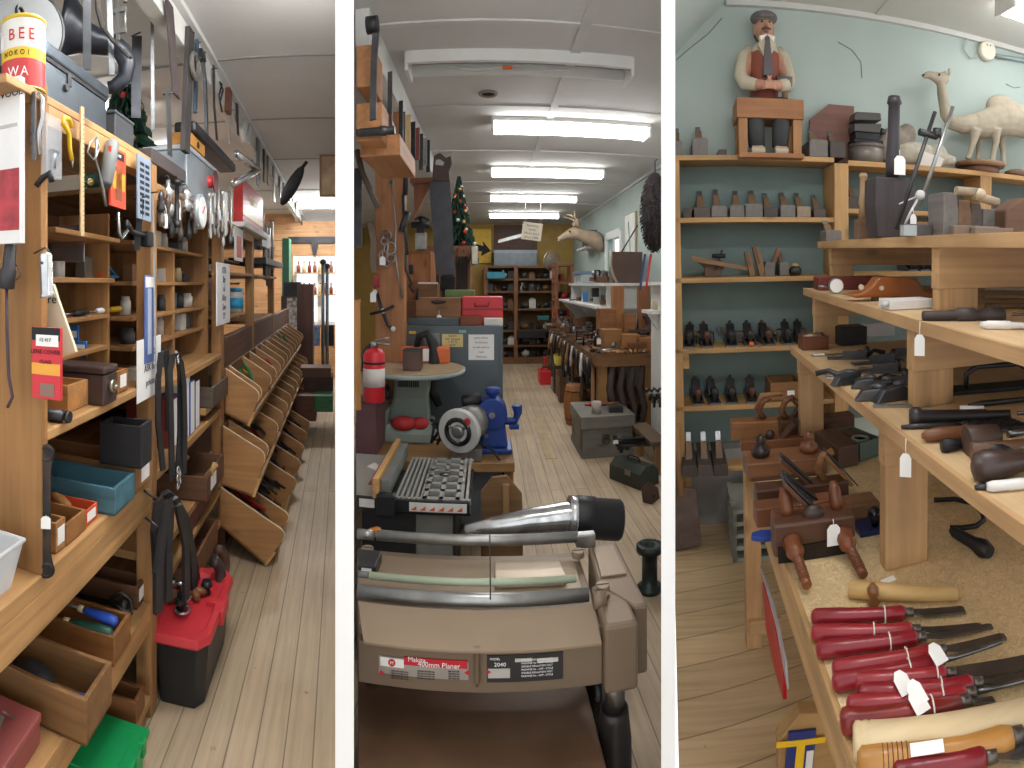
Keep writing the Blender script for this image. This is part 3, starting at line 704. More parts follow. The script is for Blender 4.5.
for lb, col, px, g in (('yellow handled screwdriver on the pigeonhole shelf', YELP, 110, .10), ('white handled screwdriver on the pigeonhole shelf', WHITEP, 97, .05), ('black handled screwdriver on the pigeonhole shelf', BLACKP, 74, .09)):
    t = thing('screwdriver', lb, 'screwdriver', m4 @ T(*sit(px, -.82, 1.406))); B().lathe((0, 0, 0), (0, g, 0), [(0, .004), (.05, .01), (.8, .011), (1, .007)]).build('handle', col, t); B().cyl((0, -.06, 0), (0, 0, 0), .003).build('shaft', STEEL, t)
t, w, h = card('mirror_tile', 'small framed mirror reflecting the shop in the pigeonholes', 'mirror', (52, 226, 84, 262), 1.60, metal('c8ccd0', .12), .006)
# ---- lower shelf drawers of the near bay
DRW = wood('8a5d38', 'x'); DRD = wood('6b4a33', 'x')
_, p, L = crate('wooden_box', 'old open drawer of dark files below the bench, nearest the camera', 'drawer', (86, 748), 112, .40, .4, .11, wood('8a643c', 'x'), .013)
one('dark_pouch', B().ball((0, 0, 0), .07, .055, .035, 14, 8), plain('2e3238', .5), 'dark cloth bundle lying in the nearest low drawer', 'bundle', m4 @ T(p.x - .2, p.y + L * .45, .45))
one('blue_rag', B().ball((0, 0, 0), .035, .03, .015, 10, 6), plain('3a4d9c', .7), 'blue rag at the end of the nearest low drawer', 'rag', m4 @ T(p.x - .055, p.y + L * .55, .43))
_, p, L = crate('wooden_box', 'open drawer of screwdrivers on the low shelf with a brown liner', 'drawer', (114, 668), 131, .40, .38, .085, wood('966538', 'x'), .012)
for k, (hx, gx, yy, zz) in enumerate((('2a4fb0', .12, .05, .10), ('1d4a3c', .14, .02, .085))):
    t = thing('screwdriver', ('blue' if k == 0 else 'dark green') + ' handled screwdriver lying across the drawer', 'screwdriver', m4 @ T(p.x - .012, p.y + yy, .40 + zz) @ RZ(D(-8 + 10 * k)))
    B().lathe((0, 0, 0), (-gx, 0, -.004), [(0, .006), (.06, .014), (.3, .016), (.8, .013), (1, .009)]).build('handle', plain(hx, .4), t); B().cyl((-gx, 0, -.004), (-gx - .1, 0, -.01), .004).build('shaft', STEEL, t); B().cyl((-gx - .002, 0, -.004), (-gx - .02, 0, -.005), .0105).build('ferrule', plain('d9c39a', .5), t)
crate('wooden_box', 'dark open drawer at the far end of the low shelf', 'drawer', (137, 611), 147, .40, .32, .075, wood('6e4d35', 'x'), .012, (.2, .8))
o, q = V((0, 0, 0)), [V((0, 0, .03)), V((.03, .02, .05)), V((.07, .02, .03)), V((.08, 0, .0)), V((.05, -.01, .01)), V((0, 0, .03))]
p = R.z(118, 610, .41); t = thing('shackle', 'dark iron swivel shackle lying on the low shelf boards', 'shackle', m4 @ T(*p)); B().tube([v + V((-.03, 0, 0)) for v in q], .006, 7).build('loop', DSTEEL, t); B().lathe((-.16, 0, .012), (.03, .01, .012), [(0, .008), (.85, .01), (.86, .02), (1, .02)]).build('shaft', DSTEEL, t)
_, p, L = crate('wooden_box', 'open drawer on the floor beside the green crate', 'drawer', (136, 744), 145, .02, .3, .13, wood('8d5c36', 'x'), .013)
# red metal box and green crate on the floor
t = thing('metal_box', 'dull red metal box with a steel hasp in the low corner', 'box', m4 @ T(-.672, .925, .401) @ RZ(D(4))); RB = plain('8f4a46', .5)
B().box(-.25, 0, 0, .17, 0, .05).build('body', RB, t, .003); B().box(-.253, .003, -.003, .173, .052, .075).build('lid', RB, t, .005)
b = B(); b.obox((-.05, .05, .09), (.012, .07, .004), RX(D(35))); b.obox((-.05, .11, .09), (.012, .06, .004), RX(D(-45))); b.cyl((-.056, .02, .079), (-.044, .02, .079), .008); b.build('hasp', STEEL, t)
p = R.z(137, 735, .12); t = thing('green_crate', 'green plastic crate with a ribbed lid on the floor', 'crate', m4 @ T(-.60, 1.34, .0)); GC = plain('159a55', .4, 0, .06)
b = B(); b.box(-.24, .0, 0, .22, 0, .10); b.build('body', GC, t, .008); b = B(); b.box(-.255, .015, -.015, .235, .10, .118); b.box(-.22, -.02, .02, .2, .118, .124)
for k in range(4): b.box(.002, .02, .02 + .05 * k, .045 + .05 * k, .075, .122)
b.build('lid', GC, t, .005)
# ---- saws and irons hanging from the header beam
BX = AX + .012
def hb(px, py, X=BX): return R.x(px, py, X)
def strip_from(name, label, cat, pts, w, mat, th=.005, X=BX, grip=None):
    q = [hb(x, y, X) for x, y in pts]; o = q[0]; t = thing(name, label, cat, m4 @ T(*o))
    B().strap([p - o for p in q], (0, 1, 0), w, th).build('blade', mat, t)
    if grip: B().strap([p - o for p in [hb(x, y, X + .004) for x, y in grip[0]]], (0, 1, 0), grip[1], th * 2.2).build('handle', grip[2], t)
    B().cyl((-.02, 0, -.015), (.02, 0, -.012), .003).build('nail', DSTEEL, t)
    return t
BRN = plain('362b2a', .7, 0, .2)
strip_from('crosscut_saw', 'long saw in a brown sheath, hanging nearest the camera from the header beam', 'saw', ((168, 90), (170, 156)), .055, metal('7c7c7c', .35), .003, grip=(((169, 2), (176, 96)), .085, BRN))
strip_from('plank_saw', 'dark wooden bundle with two rope handles hanging from the header beam', 'board', ((190, 30), (186, 130), (185, 152)), .075, plain('2f2b29', .7, 0, .3), .02)
t = thing('rope_loop', 'bent rope handle on the dark hanging bundle', 'handle', m4 @ T(*hb(190, 62))); B().torus((.02, .0, -.02), .05, .012, (1, 0, 0), 14, 6).build('handle', plain('4f4a44', .8), t)
strip_from('steel_rod', 'slim blue grey rod beside the dark bundle', 'rod', ((197, 40), (195, 113)), .02, metal('55677a', .4), .015)
strip_from('pipe_spanner', 'grey pipe handle spanner hanging from the header beam', 'spanner', ((202, 50), (205, 80), (206, 106), (207, 145)), .03, metal('606468', .45), .012, grip=(((201, 51), (202, 60)), .06, DSTEEL))
strip_from('hand_saw', 'narrow dark tapered saw hanging after the pipe spanner', 'saw', ((214, 66), (214, 104), (217, 140)), .03, DSTEEL, .006)
q = [hb(x, y) for x, y in ((222, 84), (219, 96), (222, 112), (220, 102), (223, 90), (220, 82))]; t = thing('wire_hook', 'loop of bent black wire on the header beam', 'hook', m4 @ T(*q[0])); B().tube([p - q[0] for p in q], .005, 6).build('wire', IRON, t)
strip_from('wooden_grip', 'brown wooden saw handle hanging high on the beam', 'handle', ((229, 84), (228, 113)), .08, wood('6b402c', 'z'), .025)
strip_from('steel_rod', 'thin rod below the brown saw handle', 'rod', ((230, 108), (230, 145)), .015, STEEL, .008)
strip_from('hand_saw', 'black backed saw beyond the brown handle', 'saw', ((237, 100), (238, 135)), .05, IRON, .006)
q = [hb(x, y) for x, y in ((244, 142), (243, 130), (246, 121), (250, 122), (249, 134), (246, 142))]; t = thing('bow_saw', 'small curved white and black bow saw frame', 'saw', m4 @ T(*q[0])); B().tube([p - q[0] for p in q], .018, 7).build('frame', plain('b9b9b6', .5), t)
for k, (px, y0, y1, w_, mm, lb) in enumerate(((258, 124, 186, .12, metal('63676c', .4), 'wide grey steel blade'), (264, 140, 182, .06, IRON, 'dark narrow saw blade'), (268, 150, 185, .08, RSTEEL, 'rusty saw blade'), (274, 158, 202, .12, metal('6e6a66', .5), 'long grey iron bar'), (280, 164, 198, .1, DSTEEL, 'dark file shaped iron'), (284, 168, 196, .08, STEEL, 'thin bright iron strip'))):
    strip_from('hanging_saw', lb + ' hanging from the header beam, ' + ORD[k] + ' after the bow saw frame', 'saw', ((px, y0), (px, y1)), w_, mm, .012)
rr = random.Random(5)
for k in range(13):
    px = 290 + k * 3; y = HZ - (HZ - 170) * (342 - px) / 52 if px < 340 else 250
    if px > 310: break
    p = R.x(px, y + 4, BX); o = one('hanging_saw', B().strap([(0, 0, 0), (0, 0, -.25 - .15 * rr.random())], (0, 1, 0), .05 + .05 * rr.random(), .01), [DSTEEL, RSTEEL, STEEL][k % 3], 'old saw blade hanging far down the header beam towards the bright end', 'saw', m4 @ T(*p), 'saws at the far end of the beam')
# ---- things standing on the shelving top, bays beyond
def boxpx(name, label, cat, px0, px1, X, z, h, dep, mat, bevel=.003, extra=None, group=None):
    y0, y1 = yl(px0, X), yl(px1, X); t = thing(name, label, cat, m4 @ T(X, y0, z + .001), group); B().box(-dep, 0, 0, y1 - y0, 0, h).build('body', mat, t, bevel)
    if extra: extra(t, y1 - y0, h)
    return t
def lidded(hexx): return lambda t, L, h: B().box(-.2, .006, -.006, L + .006, h, h + .02).build('lid', plain(hexx, .4, .2), t, .004)
boxpx('tool_chest', 'pale grey steel chest below the black tray on the shelving top', 'chest', 187, 216, AX - .0, 1.861, .21, .25, plain('9aa3aa', .35, .3), .005, lidded('b5bdc2'))
boxpx('tool_chest', 'brown iron strapped trunk edge behind the comb pack', 'trunk', 152, 186, AX + .005, 1.92, .05, .25, plain('4d4543', .5), .003)
t = boxpx('plastic_tray', 'black plastic tray resting on top of the grey steel chest', 'tray', 196, 236, AX + .03, 2.15, .05, .1, BLACKP, .012)
boxpx('clock_case', 'small yellow wooden box with an arched dark opening', 'box', 190, 205, AX + .01, 2.093, .055, .1, wood('c98f3f', 'y'), .004, lambda t, L, h: B().cyl((.0, L / 2, h * .45), (.004, L / 2, h * .45), h * .28).build('arched_opening', INK, t))
t = thing('cable_reel', 'dark red cable reel hanging over the shelf front', 'reel', m4 @ T(*R.x(215, 182, AX + .03))); b = B(); b.cyl((-.06, 0, 0), (.0, 0, 0), .03); b.build('hub', REDP, t); b = B(); b.cyl((0, 0, 0), (.006, 0, 0), .055, n=18); b.build('flange', plain('5e2226', .4), t); b = B(); b.cyl((-.066, 0, 0), (-.06, 0, 0), .055, n=18); b.build('flange', plain('5e2226', .4), t)
pa, pb, pc = R.r(236, 153, 3.1), R.r(258, 170, 3.3), R.r(234, 184, 3.05)
t = thing('steel_bracket', 'folded bright steel tube bracket beside the black tray', 'bracket', m4 @ T(*pb)); B().tube([pa - pb, (0, 0, 0)], .022, 8).build('tube', CHROME, t); B().tube([(0, 0, 0), pc - pb], .022, 8).build('tube', CHROME, t)
def tin_marks(t, L, h):
    B().box(0, .002, L * .0, L * 1.0, h * .16, h * .3).build('yellow_band', plain('e2b52a', .4), t); letter(t, 'QUALITE', h * .3, FACE((.0035, L / 2, h * .62), (1, 0, 0)), YELP, sx=1.15)
boxpx('biscuit_tin', 'red and yellow lettered tin standing above the white sign', 'tin', 243, 263, AX + .04, 1.885, .27, .06, plain('b0241f', .4), .004, tin_marks)
part((-.9, AX + .05, yl(243, AX + .04), yl(266, AX + .04), 1.855, 1.885), 'bracket_shelf', plain('d9d4cc', .6))
t = thing('iron_pan', 'black oval iron pan hung at an angle beyond the tin', 'pan', m4 @ T(*R.r(292, 186, 4.6)) @ RY(D(32)) @ RX(D(15))); B().ball((0, 0, 0), .055, .03, .19, 16, 10).build('pan', IRON, t); B().tube([(0, 0, .17), (.01, 0, .24)], .015).build('handle', IRON, t)
boxpx('metal_case', 'grey metal case on the shelf beyond the red and yellow tin', 'case', 262, 270, AX + .02, 1.80, .12, .25, plain('85888c', .4, .3))
boxpx('metal_case', 'black flat case on the shelf beyond the grey metal case', 'case', 266, 283, AX + .06, 1.655, .05, .3, BLACKP)
# ---- row of tools hanging along the second bay
HX = AX + .022
def hang_rod(name, label, cat, px, y0, y1, r, mat, prof=None, X=None, group=None):
    a, c = R.x(px, y0, X or HX), R.x(px, y1, X or HX); b = B(); b.lathe((0, 0, 0), c - a, prof or [(0, r), (1, r)], 10)
    t = thing(name, label, cat, m4 @ T(*a), group); b.build('body', mat, t); B().tube([(-.03, 0, .012), (0, 0, .016), (.006, 0, 0)], .0025, 6).build('hook', DSTEEL, t); return t
hang_rod('shackle', 'bright chrome trailer catch hanging just past the post', 'catch', 168, 180, 217, .02, CHROME, [(0, .008), (.2, .01), (.3, .024), (.45, .018), (.6, .008), (.7, .025), (1, .02)])
hang_rod('socket_bar', 'black socket extension bar hanging on the second bay', 'bar', 177, 180, 228, .01, BLACKP, [(0, .016), (.08, .018), (.1, .008), (.85, .008), (.87, .015), (1, .015)])
hang_rod('shackle', 'chrome hose coupling hanging before the white dial', 'coupling', 186, 188, 212, .02, CHROME, [(0, .01), (.3, .03), (.5, .012), (.7, .03), (1, .02)])
t = thing('dial_gauge', 'round white dial gauge with red marks hanging on the second bay', 'gauge', m4 @ T(*R.x(200, 212, HX + .015))); b = B(); b.lathe((-.012, 0, 0), (.012, 0, 0), [(0, .07), (.2, .075), (.9, .075), (1, .07)], 28); b.build('case', plain('9fa5a6', .4, .3), t)
b = B(); b.cyl((.012, 0, 0), (.014, 0, 0), .066, n=28); b.build('dial', plain('dfe3e0', .4), t); b = B(); b.obox((.0155, .01, .01), (.002, .05, .006), RX(D(40))); b.build('needle', REDP, t)
for k, (px, y0, y1, mm) in enumerate(((209, 196, 240, CHROME), (213, 196, 236, STEEL), (217, 192, 240, STEEL), (222, 194, 250, CHROME), (225, 196, 236, plain('d8d8d8', .4)), (230, 190, 230, STEEL))):
    L = R.x(px, y0, HX).z - R.x(px, y1, HX).z; o = thing('spanner', 'bright steel spanner hanging on the second bay, ' + ORD[k] + ' after the white dial', 'spanner', m4 @ T(*R.x(px, y0, HX)), 'spanners after the dial')
    B().prism(flat_outline_wrench(L * .85, .012, .022, .026), (0, 0, 0), (0, 0, -1), (0, 1, 0), (.01, 0, 0)).build('body', mm, o, .002)
    if k % 2 == 0: price_tag(o, (.012, 0, -L * .3), n=(1, 0, 0), h=.05, w=.03, drop=.02)
t, w, h = card('tool_packet', 'white and red carded tool hanging beside the white sign', 'package', (235, 226, 243, 262), None, plain('e0dedc', .5), .006, X=AX + .012); patch(t, w, h, .2, .1, .8, .75, REDP, 'tool')
for k, (px, y0, y1) in enumerate(((265, 226, 280), (268, 228, 286), (271, 222, 270), (259, 210, 250), (262, 206, 244))):
    hang_rod('hanging_rod', 'steel rod tool hanging between the far posts, ' + ORD[k] + ' of the bunch', 'rod', px, y0, y1, .02, STEEL, X=AX - .01, group='rods between the far posts')
for k in range(22):
    px = rr.uniform(160, 262); y0 = 196 + (px - 160) * .25 + rr.uniform(-6, 6); L = rr.uniform(.06, .15)
    p = R.x(px, y0, HX + rr.uniform(-.02, .01)); o = thing('hanging_tool', 'small steel fitting with a paper tag hanging along the shelf front', 'tool', m4 @ T(*p), 'small fittings along the shelf front')
    b = B(); b.lathe((0, 0, 0), (0, 0, -L), [(0, .006), (.3, .012), (.5, .006), (.8, .016), (1, .01)], 8); b.build('body', [STEEL, DSTEEL, RSTEEL][k % 3], o)
    if k % 3 == 0: price_tag(o, (.012, 0, -.02), n=(1, 0, 0), h=.05, w=.03)
# ---- small things on the shelves of the second bay
cols = ['d6d2c8', '3f4146', 'c9c6bc', '7a5338', '5d6a74', 'b63b34', 'e3dfd6', '2c2d30', 'b9a27a', '58616a']
n = 0
for z, x0 in ((1.125, -.74), (1.27, -.76), (1.38, -.76), (1.51, -.76), (1.66, -.76)):
    for k in range(7):
        if z == 1.125 and k > 4: continue
        y = 1.9 + .128 * k + rr.uniform(-.02, .02); hh = rr.uniform(.04, .085); wd = rr.uniform(.035, .06)
        nm = ['cardboard_box', 'small_jar', 'small_tin'][(k + n) % 3]; mm = plain(cols[(k * 3 + n) % 10], .5)
        b = B()
        if nm == 'cardboard_box': b.box(-wd, 0, 0, wd * 1.6, 0, hh)
        else: b.lathe((-wd / 2, wd / 2, 0), (-wd / 2, wd / 2, hh), [(0, wd / 2), (.75, wd / 2), (.78, wd * .4), (1, wd * .4)], 12)
        one(nm, b, mm, ['boxed part', 'small jar of fittings', 'small tin'][(k + n) % 3] + ' on the %s shelf of the second bay, %s from post' % (ORD[4 - [1.125, 1.27, 1.38, 1.51, 1.66].index(z)], ORD[k]), ['box', 'jar', 'tin'][(k + n) % 3], m4 @ T(x0 + rr.uniform(-.05, -.01), y, z + .001))
    n += 1
t = thing('glass_jar', 'clear jar with a bright blue lid and blue label by the white sign', 'jar', m4 @ T(AX - .05, yl(235, AX - .05), 1.32)); b = B(); b.lathe((0, 0, 0), (0, 0, .13), [(0, .055), (.8, .055), (1, .045)], 16); b.build('glass', glass('cfe6ea', .1, .5), t); B().cyl((0, 0, .02), (0, 0, .09), .057, n=16).build('label', plain('2d93bf', .5), t); B().cyl((0, 0, .13), (0, 0, .155), .05, n=16).build('lid', plain('2f8fb5', .4), t)
part((-.9, AX - .0, 2.95, 3.5, 1.30, 1.32), 'small_shelf', OLD_Y)
# white sign on the third post
t, w, h = card('paper_sign', 'narrow white lettered sign hanging on the post past the dial', 'sign', (217, 262, 230, 322), None, plain('efeff0', .6, 0, .02), .006, X=AX + .012)
for k, s in enumerate(('OTh', 'Sky', 'oil', 'Alloy', 'Saw', 'TY')): ltext(t, s, w / 2, h * (.88 - .15 * k), h * .15, plain('55555c', .7))
# ---- belts, binder and drawers of the second bay
def belt(label, pts, X, w, mat, buckle=True):
    q = [R.x(x, y, X) for x, y in pts]; o = q[0]; t = thing('leather_strap', label, 'strap', m4 @ T(*o)); B().strap([p - o for p in q], (.25, 1, 0), w, .006).build('strap', mat, t)
    if buckle: B().torus(q[-1] - o + V((.004, 0, -.012)), .016, .003, (1, .2, 0), 12, 5).build('buckle', CHROME, t)
    return t
LEA = plain('2b2a2c', .45, 0, .25)
belt('black leather strap hanging farthest towards the post', ((163, 470), (158, 420), (158, 380), (161, 352), (166, 350), (168, 380), (168, 430)), AX + .03, .03, LEA)
belt('black leather strap loop in the middle of the hanging straps', ((172, 480), (171, 420), (170, 372), (173, 354), (178, 353), (180, 372), (180, 430), (178, 472)), AX + .05, .032, LEA)
belt('black leather strap with buckles nearest the blue binder', ((184, 474), (185, 430), (184, 385), (181, 362), (177, 356)), AX + .065, .03, LEA)
for k, pts in enumerate((((158, 580), (155, 530), (158, 500), (166, 492), (176, 500), (188, 530), (197, 580)), ((162, 590), (160, 540), (165, 505), (174, 498), (184, 515), (192, 550), (194, 590)), ((168, 600), (168, 550), (170, 510), (178, 505), (186, 545), (186, 600)), ((158, 612), (158, 570), (163, 530), (168, 500)))):
    q = [R.x(x, y, AX + .05 + .015 * k) for x, y in pts]; t = thing('harness_strap', 'heavy black harness strap in the lower hanging bundle, ' + ORD[k] + ' from the aisle', 'strap', m4 @ T(*q[0])); B().strap([p - q[0] for p in q], (.3, 1, 0), .036, .014).build('strap', LEA, t); B().tube([q[2] - q[0], (q[2] - q[0]) + V((-.06, 0, .03))], .004).build('hook', DSTEEL, t)
t = thing('bicycle_chain', 'steel buckle chain bunch hanging under the upper straps', 'chain', m4 @ T(*R.x(178, 470, AX + .07)))
for k in range(5): B().torus((0, .012 * (k % 2), -.014 * k), .012, .003, (1, (k % 2), 0), 10, 5).build('link', CHROME, t)
def book(label, px0, px1, X, z, h, dep, hexx, spine=None):
    y0, y1 = yl(px0, X), yl(px1, X); t = thing('manual', label, 'book', m4 @ T(X, y0, z + .001)); B().box(-dep, 0, 0, y1 - y0, 0, h).build('cover', plain(hexx, .5), t, .002)
    B().box(-dep + .004, .001, (y1 - y0) * .15, (y1 - y0) * .85, .004, h - .004).build('pages', PAPER, t)
    if spine: B().box(-.0005 - dep, .002, -.0015, 0, h * spine[0], h * spine[1]).build('cover_panel', plain(spine[2], .5), t)
    return t
book('white and blue covered binder standing on the bench of the second bay', 181, 190, AX - .02, .831, .26, .2, 'e6e6e2', (.15, .8, '3561ad'))
book('blue spined manual beside the white binder', 190, 195, AX - .015, .831, .235, .2, '3c62a8')
book('black wire bound notebook beside the blue manual', 195, 200, AX - .02, .831, .22, .2, '35363a')
book('dark red manual leaning behind the hanging straps', 172, 180, AX - .03, .831, .2, .2, '8a3a35')
crate('wooden_box', 'small dark wooden drawer on the bench past the notebooks', 'drawer', (199, 423), 212, .831, .2, .09, DRD, .012)
crate('wooden_box', 'weathered grey wooden drawer of tubes past the notebooks', 'drawer', (213, 409), 228, .9, .25, .1, wood('5f5348', 'x'), .012)
part((-1.1, AX, 2.5, 2.84, .87, .90), 'shelf', PINE_Y)
_, p, L = crate('wooden_box', 'open dark drawer holding a pale handled tool, below the straps', 'drawer', (207, 503), 224, .531, .36, .11, DRD, .014, (.2, .5))
for k in range(2):
    t = thing('gouge', 'turned pale wooden handle leaning in the dark drawer, ' + ('nearer the aisle' if k == 0 else 'deeper inside'), 'tool', m4 @ T(p.x - .05 - .16 * k, p.y + .1 + .08 * k, .56) @ RY(D(30)) @ RZ(.4)); B().lathe((0, 0, 0), (0, 0, .13), [(0, .008), (.1, .016), (.5, .018), (.8, .012), (1, .015)]).build('handle', wood('c9a26a', 'z'), t)
crate('wooden_box', 'open drawer with a worn red front under the dark drawer', 'drawer', (188, 538), 211, .40, .36, .095, wood('6e4038', 'x'), .013)
part((-1.17, AX, 1.81, 2.84, .37, .395), 'shelf', PINE_Y)
crate('wooden_box', 'open wooden crate low behind the horse collar', 'crate', (190, 598), 218, .232, .36, .11, wood('7a5336', 'x'), .013)
crate('wooden_box', 'black panelled bin deep under the bench of the near bay', 'box', (141, 470), 152, .934, .14, .13, plain('242325', .7), .01)
# horse collars hung low
for k, (x, y, mm, lb) in enumerate(((212, 563, plain('5f4034', .6, 0, .25), 'worn brown'), (208, 574, plain('3a2f2d', .6, 0, .2), 'nearly black'))):
    c = R.x(x, y, AX + .07 + .03 * k); t = thing('horse_collar', lb + ' leather horse collar resting against the low drawers', 'collar', m4 @ T(*c) @ RZ(.5))
    b = B(); b.torus((0, 0, -.03), .085 - .01 * k, .022, (.6, -1, .1), 20, 8, -.2, PI + .4); b.build('padding', mm, t)
    b = B(); b.torus((0, -.012, -.025), .103 - .01 * k, .008, (.6, -1, .1), 20, 6, -.1, PI + .3); b.build('rim', plain('4b3a32', .5), t)
# ---- red lidded black storage tote
p0 = R.z(170, 698, .0)
t = thing('storage_tote', 'black storage tote with a red ribbed lid on the floor boards', 'storage tote', m4 @ T(-.575, 2.03, 0) @ MX.Diagonal((.92, .9, .72, 1)))
b = B(); r0 = [V((sx * .095, sy * .22, 0)) for sx, sy in ((-1, -.8), (-.7, -1), (.7, -1), (1, -.8), (1, .8), (.7, 1), (-.7, 1), (-1, .8))]; r1 = [V((v.x * 1.25, v.y * 1.12, .33)) for v in r0]
b.hull([r0, r1], True, False); b.build('body', plain('1d1f22', .45), t, .006)
LR_ = plain('c8343c', .42, 0, .06)
r1 = [V((v.x * 1.34, v.y * 1.2, .325)) for v in r0]; r2 = [V((v.x * 1.4, v.y * 1.23, .34)) for v in r0]; r3 = [V((v.x * 1.36, v.y * 1.2, .375)) for v in r0]; r4 = [V((v.x * 1.1, v.y * 1.0, .375)) for v in r0]; r5 = [V((v.x * 1.0, v.y * .93, .355)) for v in r0]
B().hull([r1, r2, r3, r4, r5], True, False).build('lid', LR_, t, .004)
b = B(); b.box(.1, .145, -.06, .06, .30, .378); b.box(.06, .145, -.012, .012, .355, .385); b.build('latch', LR_, t, .006)
for k in range(13):
    kind = k % 4; x, y = -.575 + rr.uniform(-.075, .045), 1.9 + rr.uniform(-.02, .2); o = thing(['wooden_grip', 'pipe_fitting', 'black_finial', 'steel_ring'][kind], ['turned brown handle', 'bright pipe fitting', 'black plastic knob', 'chrome ring'][kind] + ' lying loose on the red tote lid', ['handle', 'fitting', 'knob', 'ring'][kind], m4 @ T(x, y, .264) @ RZ(rr.uniform(0, 6)), ['handles', 'fittings', 'knobs', 'rings'][kind] + ' on the red lid')
    b = B()
    if kind == 0: b.lathe((0, 0, .016), (.1, 0, .016), [(0, .01), (.1, .016), (.7, .016), (.8, .01), (1, .012)])
    elif kind == 1: b.tube([(0, 0, .014), (.03, 0, .016), (.05, .02, .02), (.05, .03, .04)], .013, 8)
    elif kind == 2: b.lathe((0, 0, 0), (0, 0, .05), [(0, .015), (.4, .012), (.6, .024), (1, .018)])
    else: b.torus((0, 0, .01), .025, .006)
    b.build('body', [wood('7c4c2c', 'x'), CHROME, BLACKP, CHROME][kind], o)
# ---- the bright far end
WX = 8.6
FARW = wood('c79566', 'x')
b = B(); b.box(-2.9, -.75, WX, WX + .06, 0, CEIL_L); b.box(-.75, .05, WX, WX + .06, 1.95, 2.5); b.box(-.75, .05, WX, WX + .06, 0, .85); struct('wall_north_west', b, FARW, R)
b = B()
for z0 in (1.95, 2.2): b.box(-1.1, .05, WX - .03, WX, z0, z0 + .22)
struct('trim_plank_header', b, wood('bd9062', 'x'), R)
b = B(); 
for x in (-.75, -.36, .03): b.box(x - .03, x + .03, WX - .02, WX + .03, .85, 1.95)
b.box(-.75, .05, WX - .02, WX + .03, .85, .9); b.box(-.75, .05, WX - .02, WX + .03, 1.9, 1.95); struct('window_1', b, plain('e9e6dd', .5), R)
t = thing('window_shelf', 'thin glass shelf of bottles across the bright far window', 'shelf', m4 @ T(-.35, WX - .12, 1.32)); B().box(-.4, .38, -.06, .06, 0, .02).build('board', PINE_X, t)
t = thing('window_shelf', 'upper shelf of bottles across the bright far window', 'shelf', m4 @ T(-.35, WX - .12, 1.66)); B().box(-.4, .38, -.06, .06, 0, .02).build('board', PINE_X, t)
for z in (1.341, 1.681):
    for k in range(9):
        def f():
            o = root('bottle'); B().lathe((0, 0, 0), (0, 0, .16), [(0, .03), (.6, .03), (.75, .012), (1, .012)], 10).build('body', [plain('8a4a2c', .3), plain('c9b48a', .3), plain('7c2f25', .3)][len([q for q in PROTO if str(q).startswith('bt')]) % 3], o); B().cyl((0, 0, .16), (0, 0, .175), .014, n=8).build('stopper', BLACKP, o); return o
        inst('bt%d' % (k % 3), f, ('bottle on the lower window shelf' if z < 1.5 else 'bottle on the upper window shelf') + ' against the daylight', 'bottle', m4 @ T(-.68 + .085 * k, WX - .12, z), 'bottles on the lower window shelf' if z < 1.5 else 'bottles on the upper window shelf')
hanging = R.r(312, 214, 8.2); t = thing('iron_rail', 'black iron bracket rail across the plank header', 'rail', m4 @ T(-.45, WX - .06, 2.15)); B().box(-.4, .45, -.02, .02, 0, .1).build('rail', IRON, t); B().prism([(-.06, 0), (.06, 0), (.02, -.2), (-.02, -.2)], (.02, -.02, 0), (1, 0, 0), (0, 0, 1), (0, .03, 0)).build('bracket', IRON, t)
t = thing('framed_picture', 'small brown framed picture high at the far end', 'picture', m4 @ T(-.02, 4.6, 2.24)); B().box(-.17, -.0, -.02, .0, -.0, .36).build('frame', wood('8d6d50', 'z'), t); B().box(-.15, -.02, -.024, -.02, .02, .34).build('print', plain('a98f72', .6, 0, .3), t)
def farbox(name, label, cat, px0, px1, py1, py0, Y, mat, dep=.3):
    a = R.y(px0, py1, Y); c = R.y(px1, py0, Y); t = thing(name, label, cat, m4 @ T(a.x, Y, max(0, a.z))); B().box(0, c.x - a.x, 0, dep, 0, c.z - max(0, a.z)).build('body', mat, t, .004); return t, c.x - a.x, c.z - max(0, a.z)
CHK = plain('b9b4ae', .8, 0, .75, 26)
t, w, h = farbox('curtain_cabinet', 'counter end hung with a mottled grey and white curtain', 'counter', 281, 298, 380, 296, 6.9, plain('4b3f3a', .6)); B().box(w * .35, w + .004, -.012, 0, 0, h * .98).build('curtain', CHK, t)
farbox('brown_cabinet', 'tall dark red brown cabinet beside the mottled curtain', 'cabinet', 297, 313, 384, 284, 6.6, wood('5d3f38', 'z'))
for k, (x0, x1, y1, y0, hx) in enumerate(((304, 333, 398, 377, '4a3129'), (300, 331, 378, 368, '6b4a3a'), (314, 333, 412, 396, '3f7a50'), (292, 316, 421, 396, '694032'))):
    farbox('wooden_chest', ['dark wooden drawer chest on the floor at the far end', 'open tray on top of the dark drawer chest', 'green crate beside the dark drawer chest', 'brown wooden crate in front of the drawer chest'][k], 'chest', x0, x1, y1, y0, 5.6 - .3 * (k > 1), wood(hx, 'x'), .25)
t, w, h = farbox('jerry_can', 'green can standing on the far counter', 'can', 282, 289, 296, 238, 6.95, plain('2f6b4d', .5)); 
farbox('bench_grinder', 'dark bench grinder on the far counter', 'grinder', 284, 300, 296, 282, 6.92, IRON)
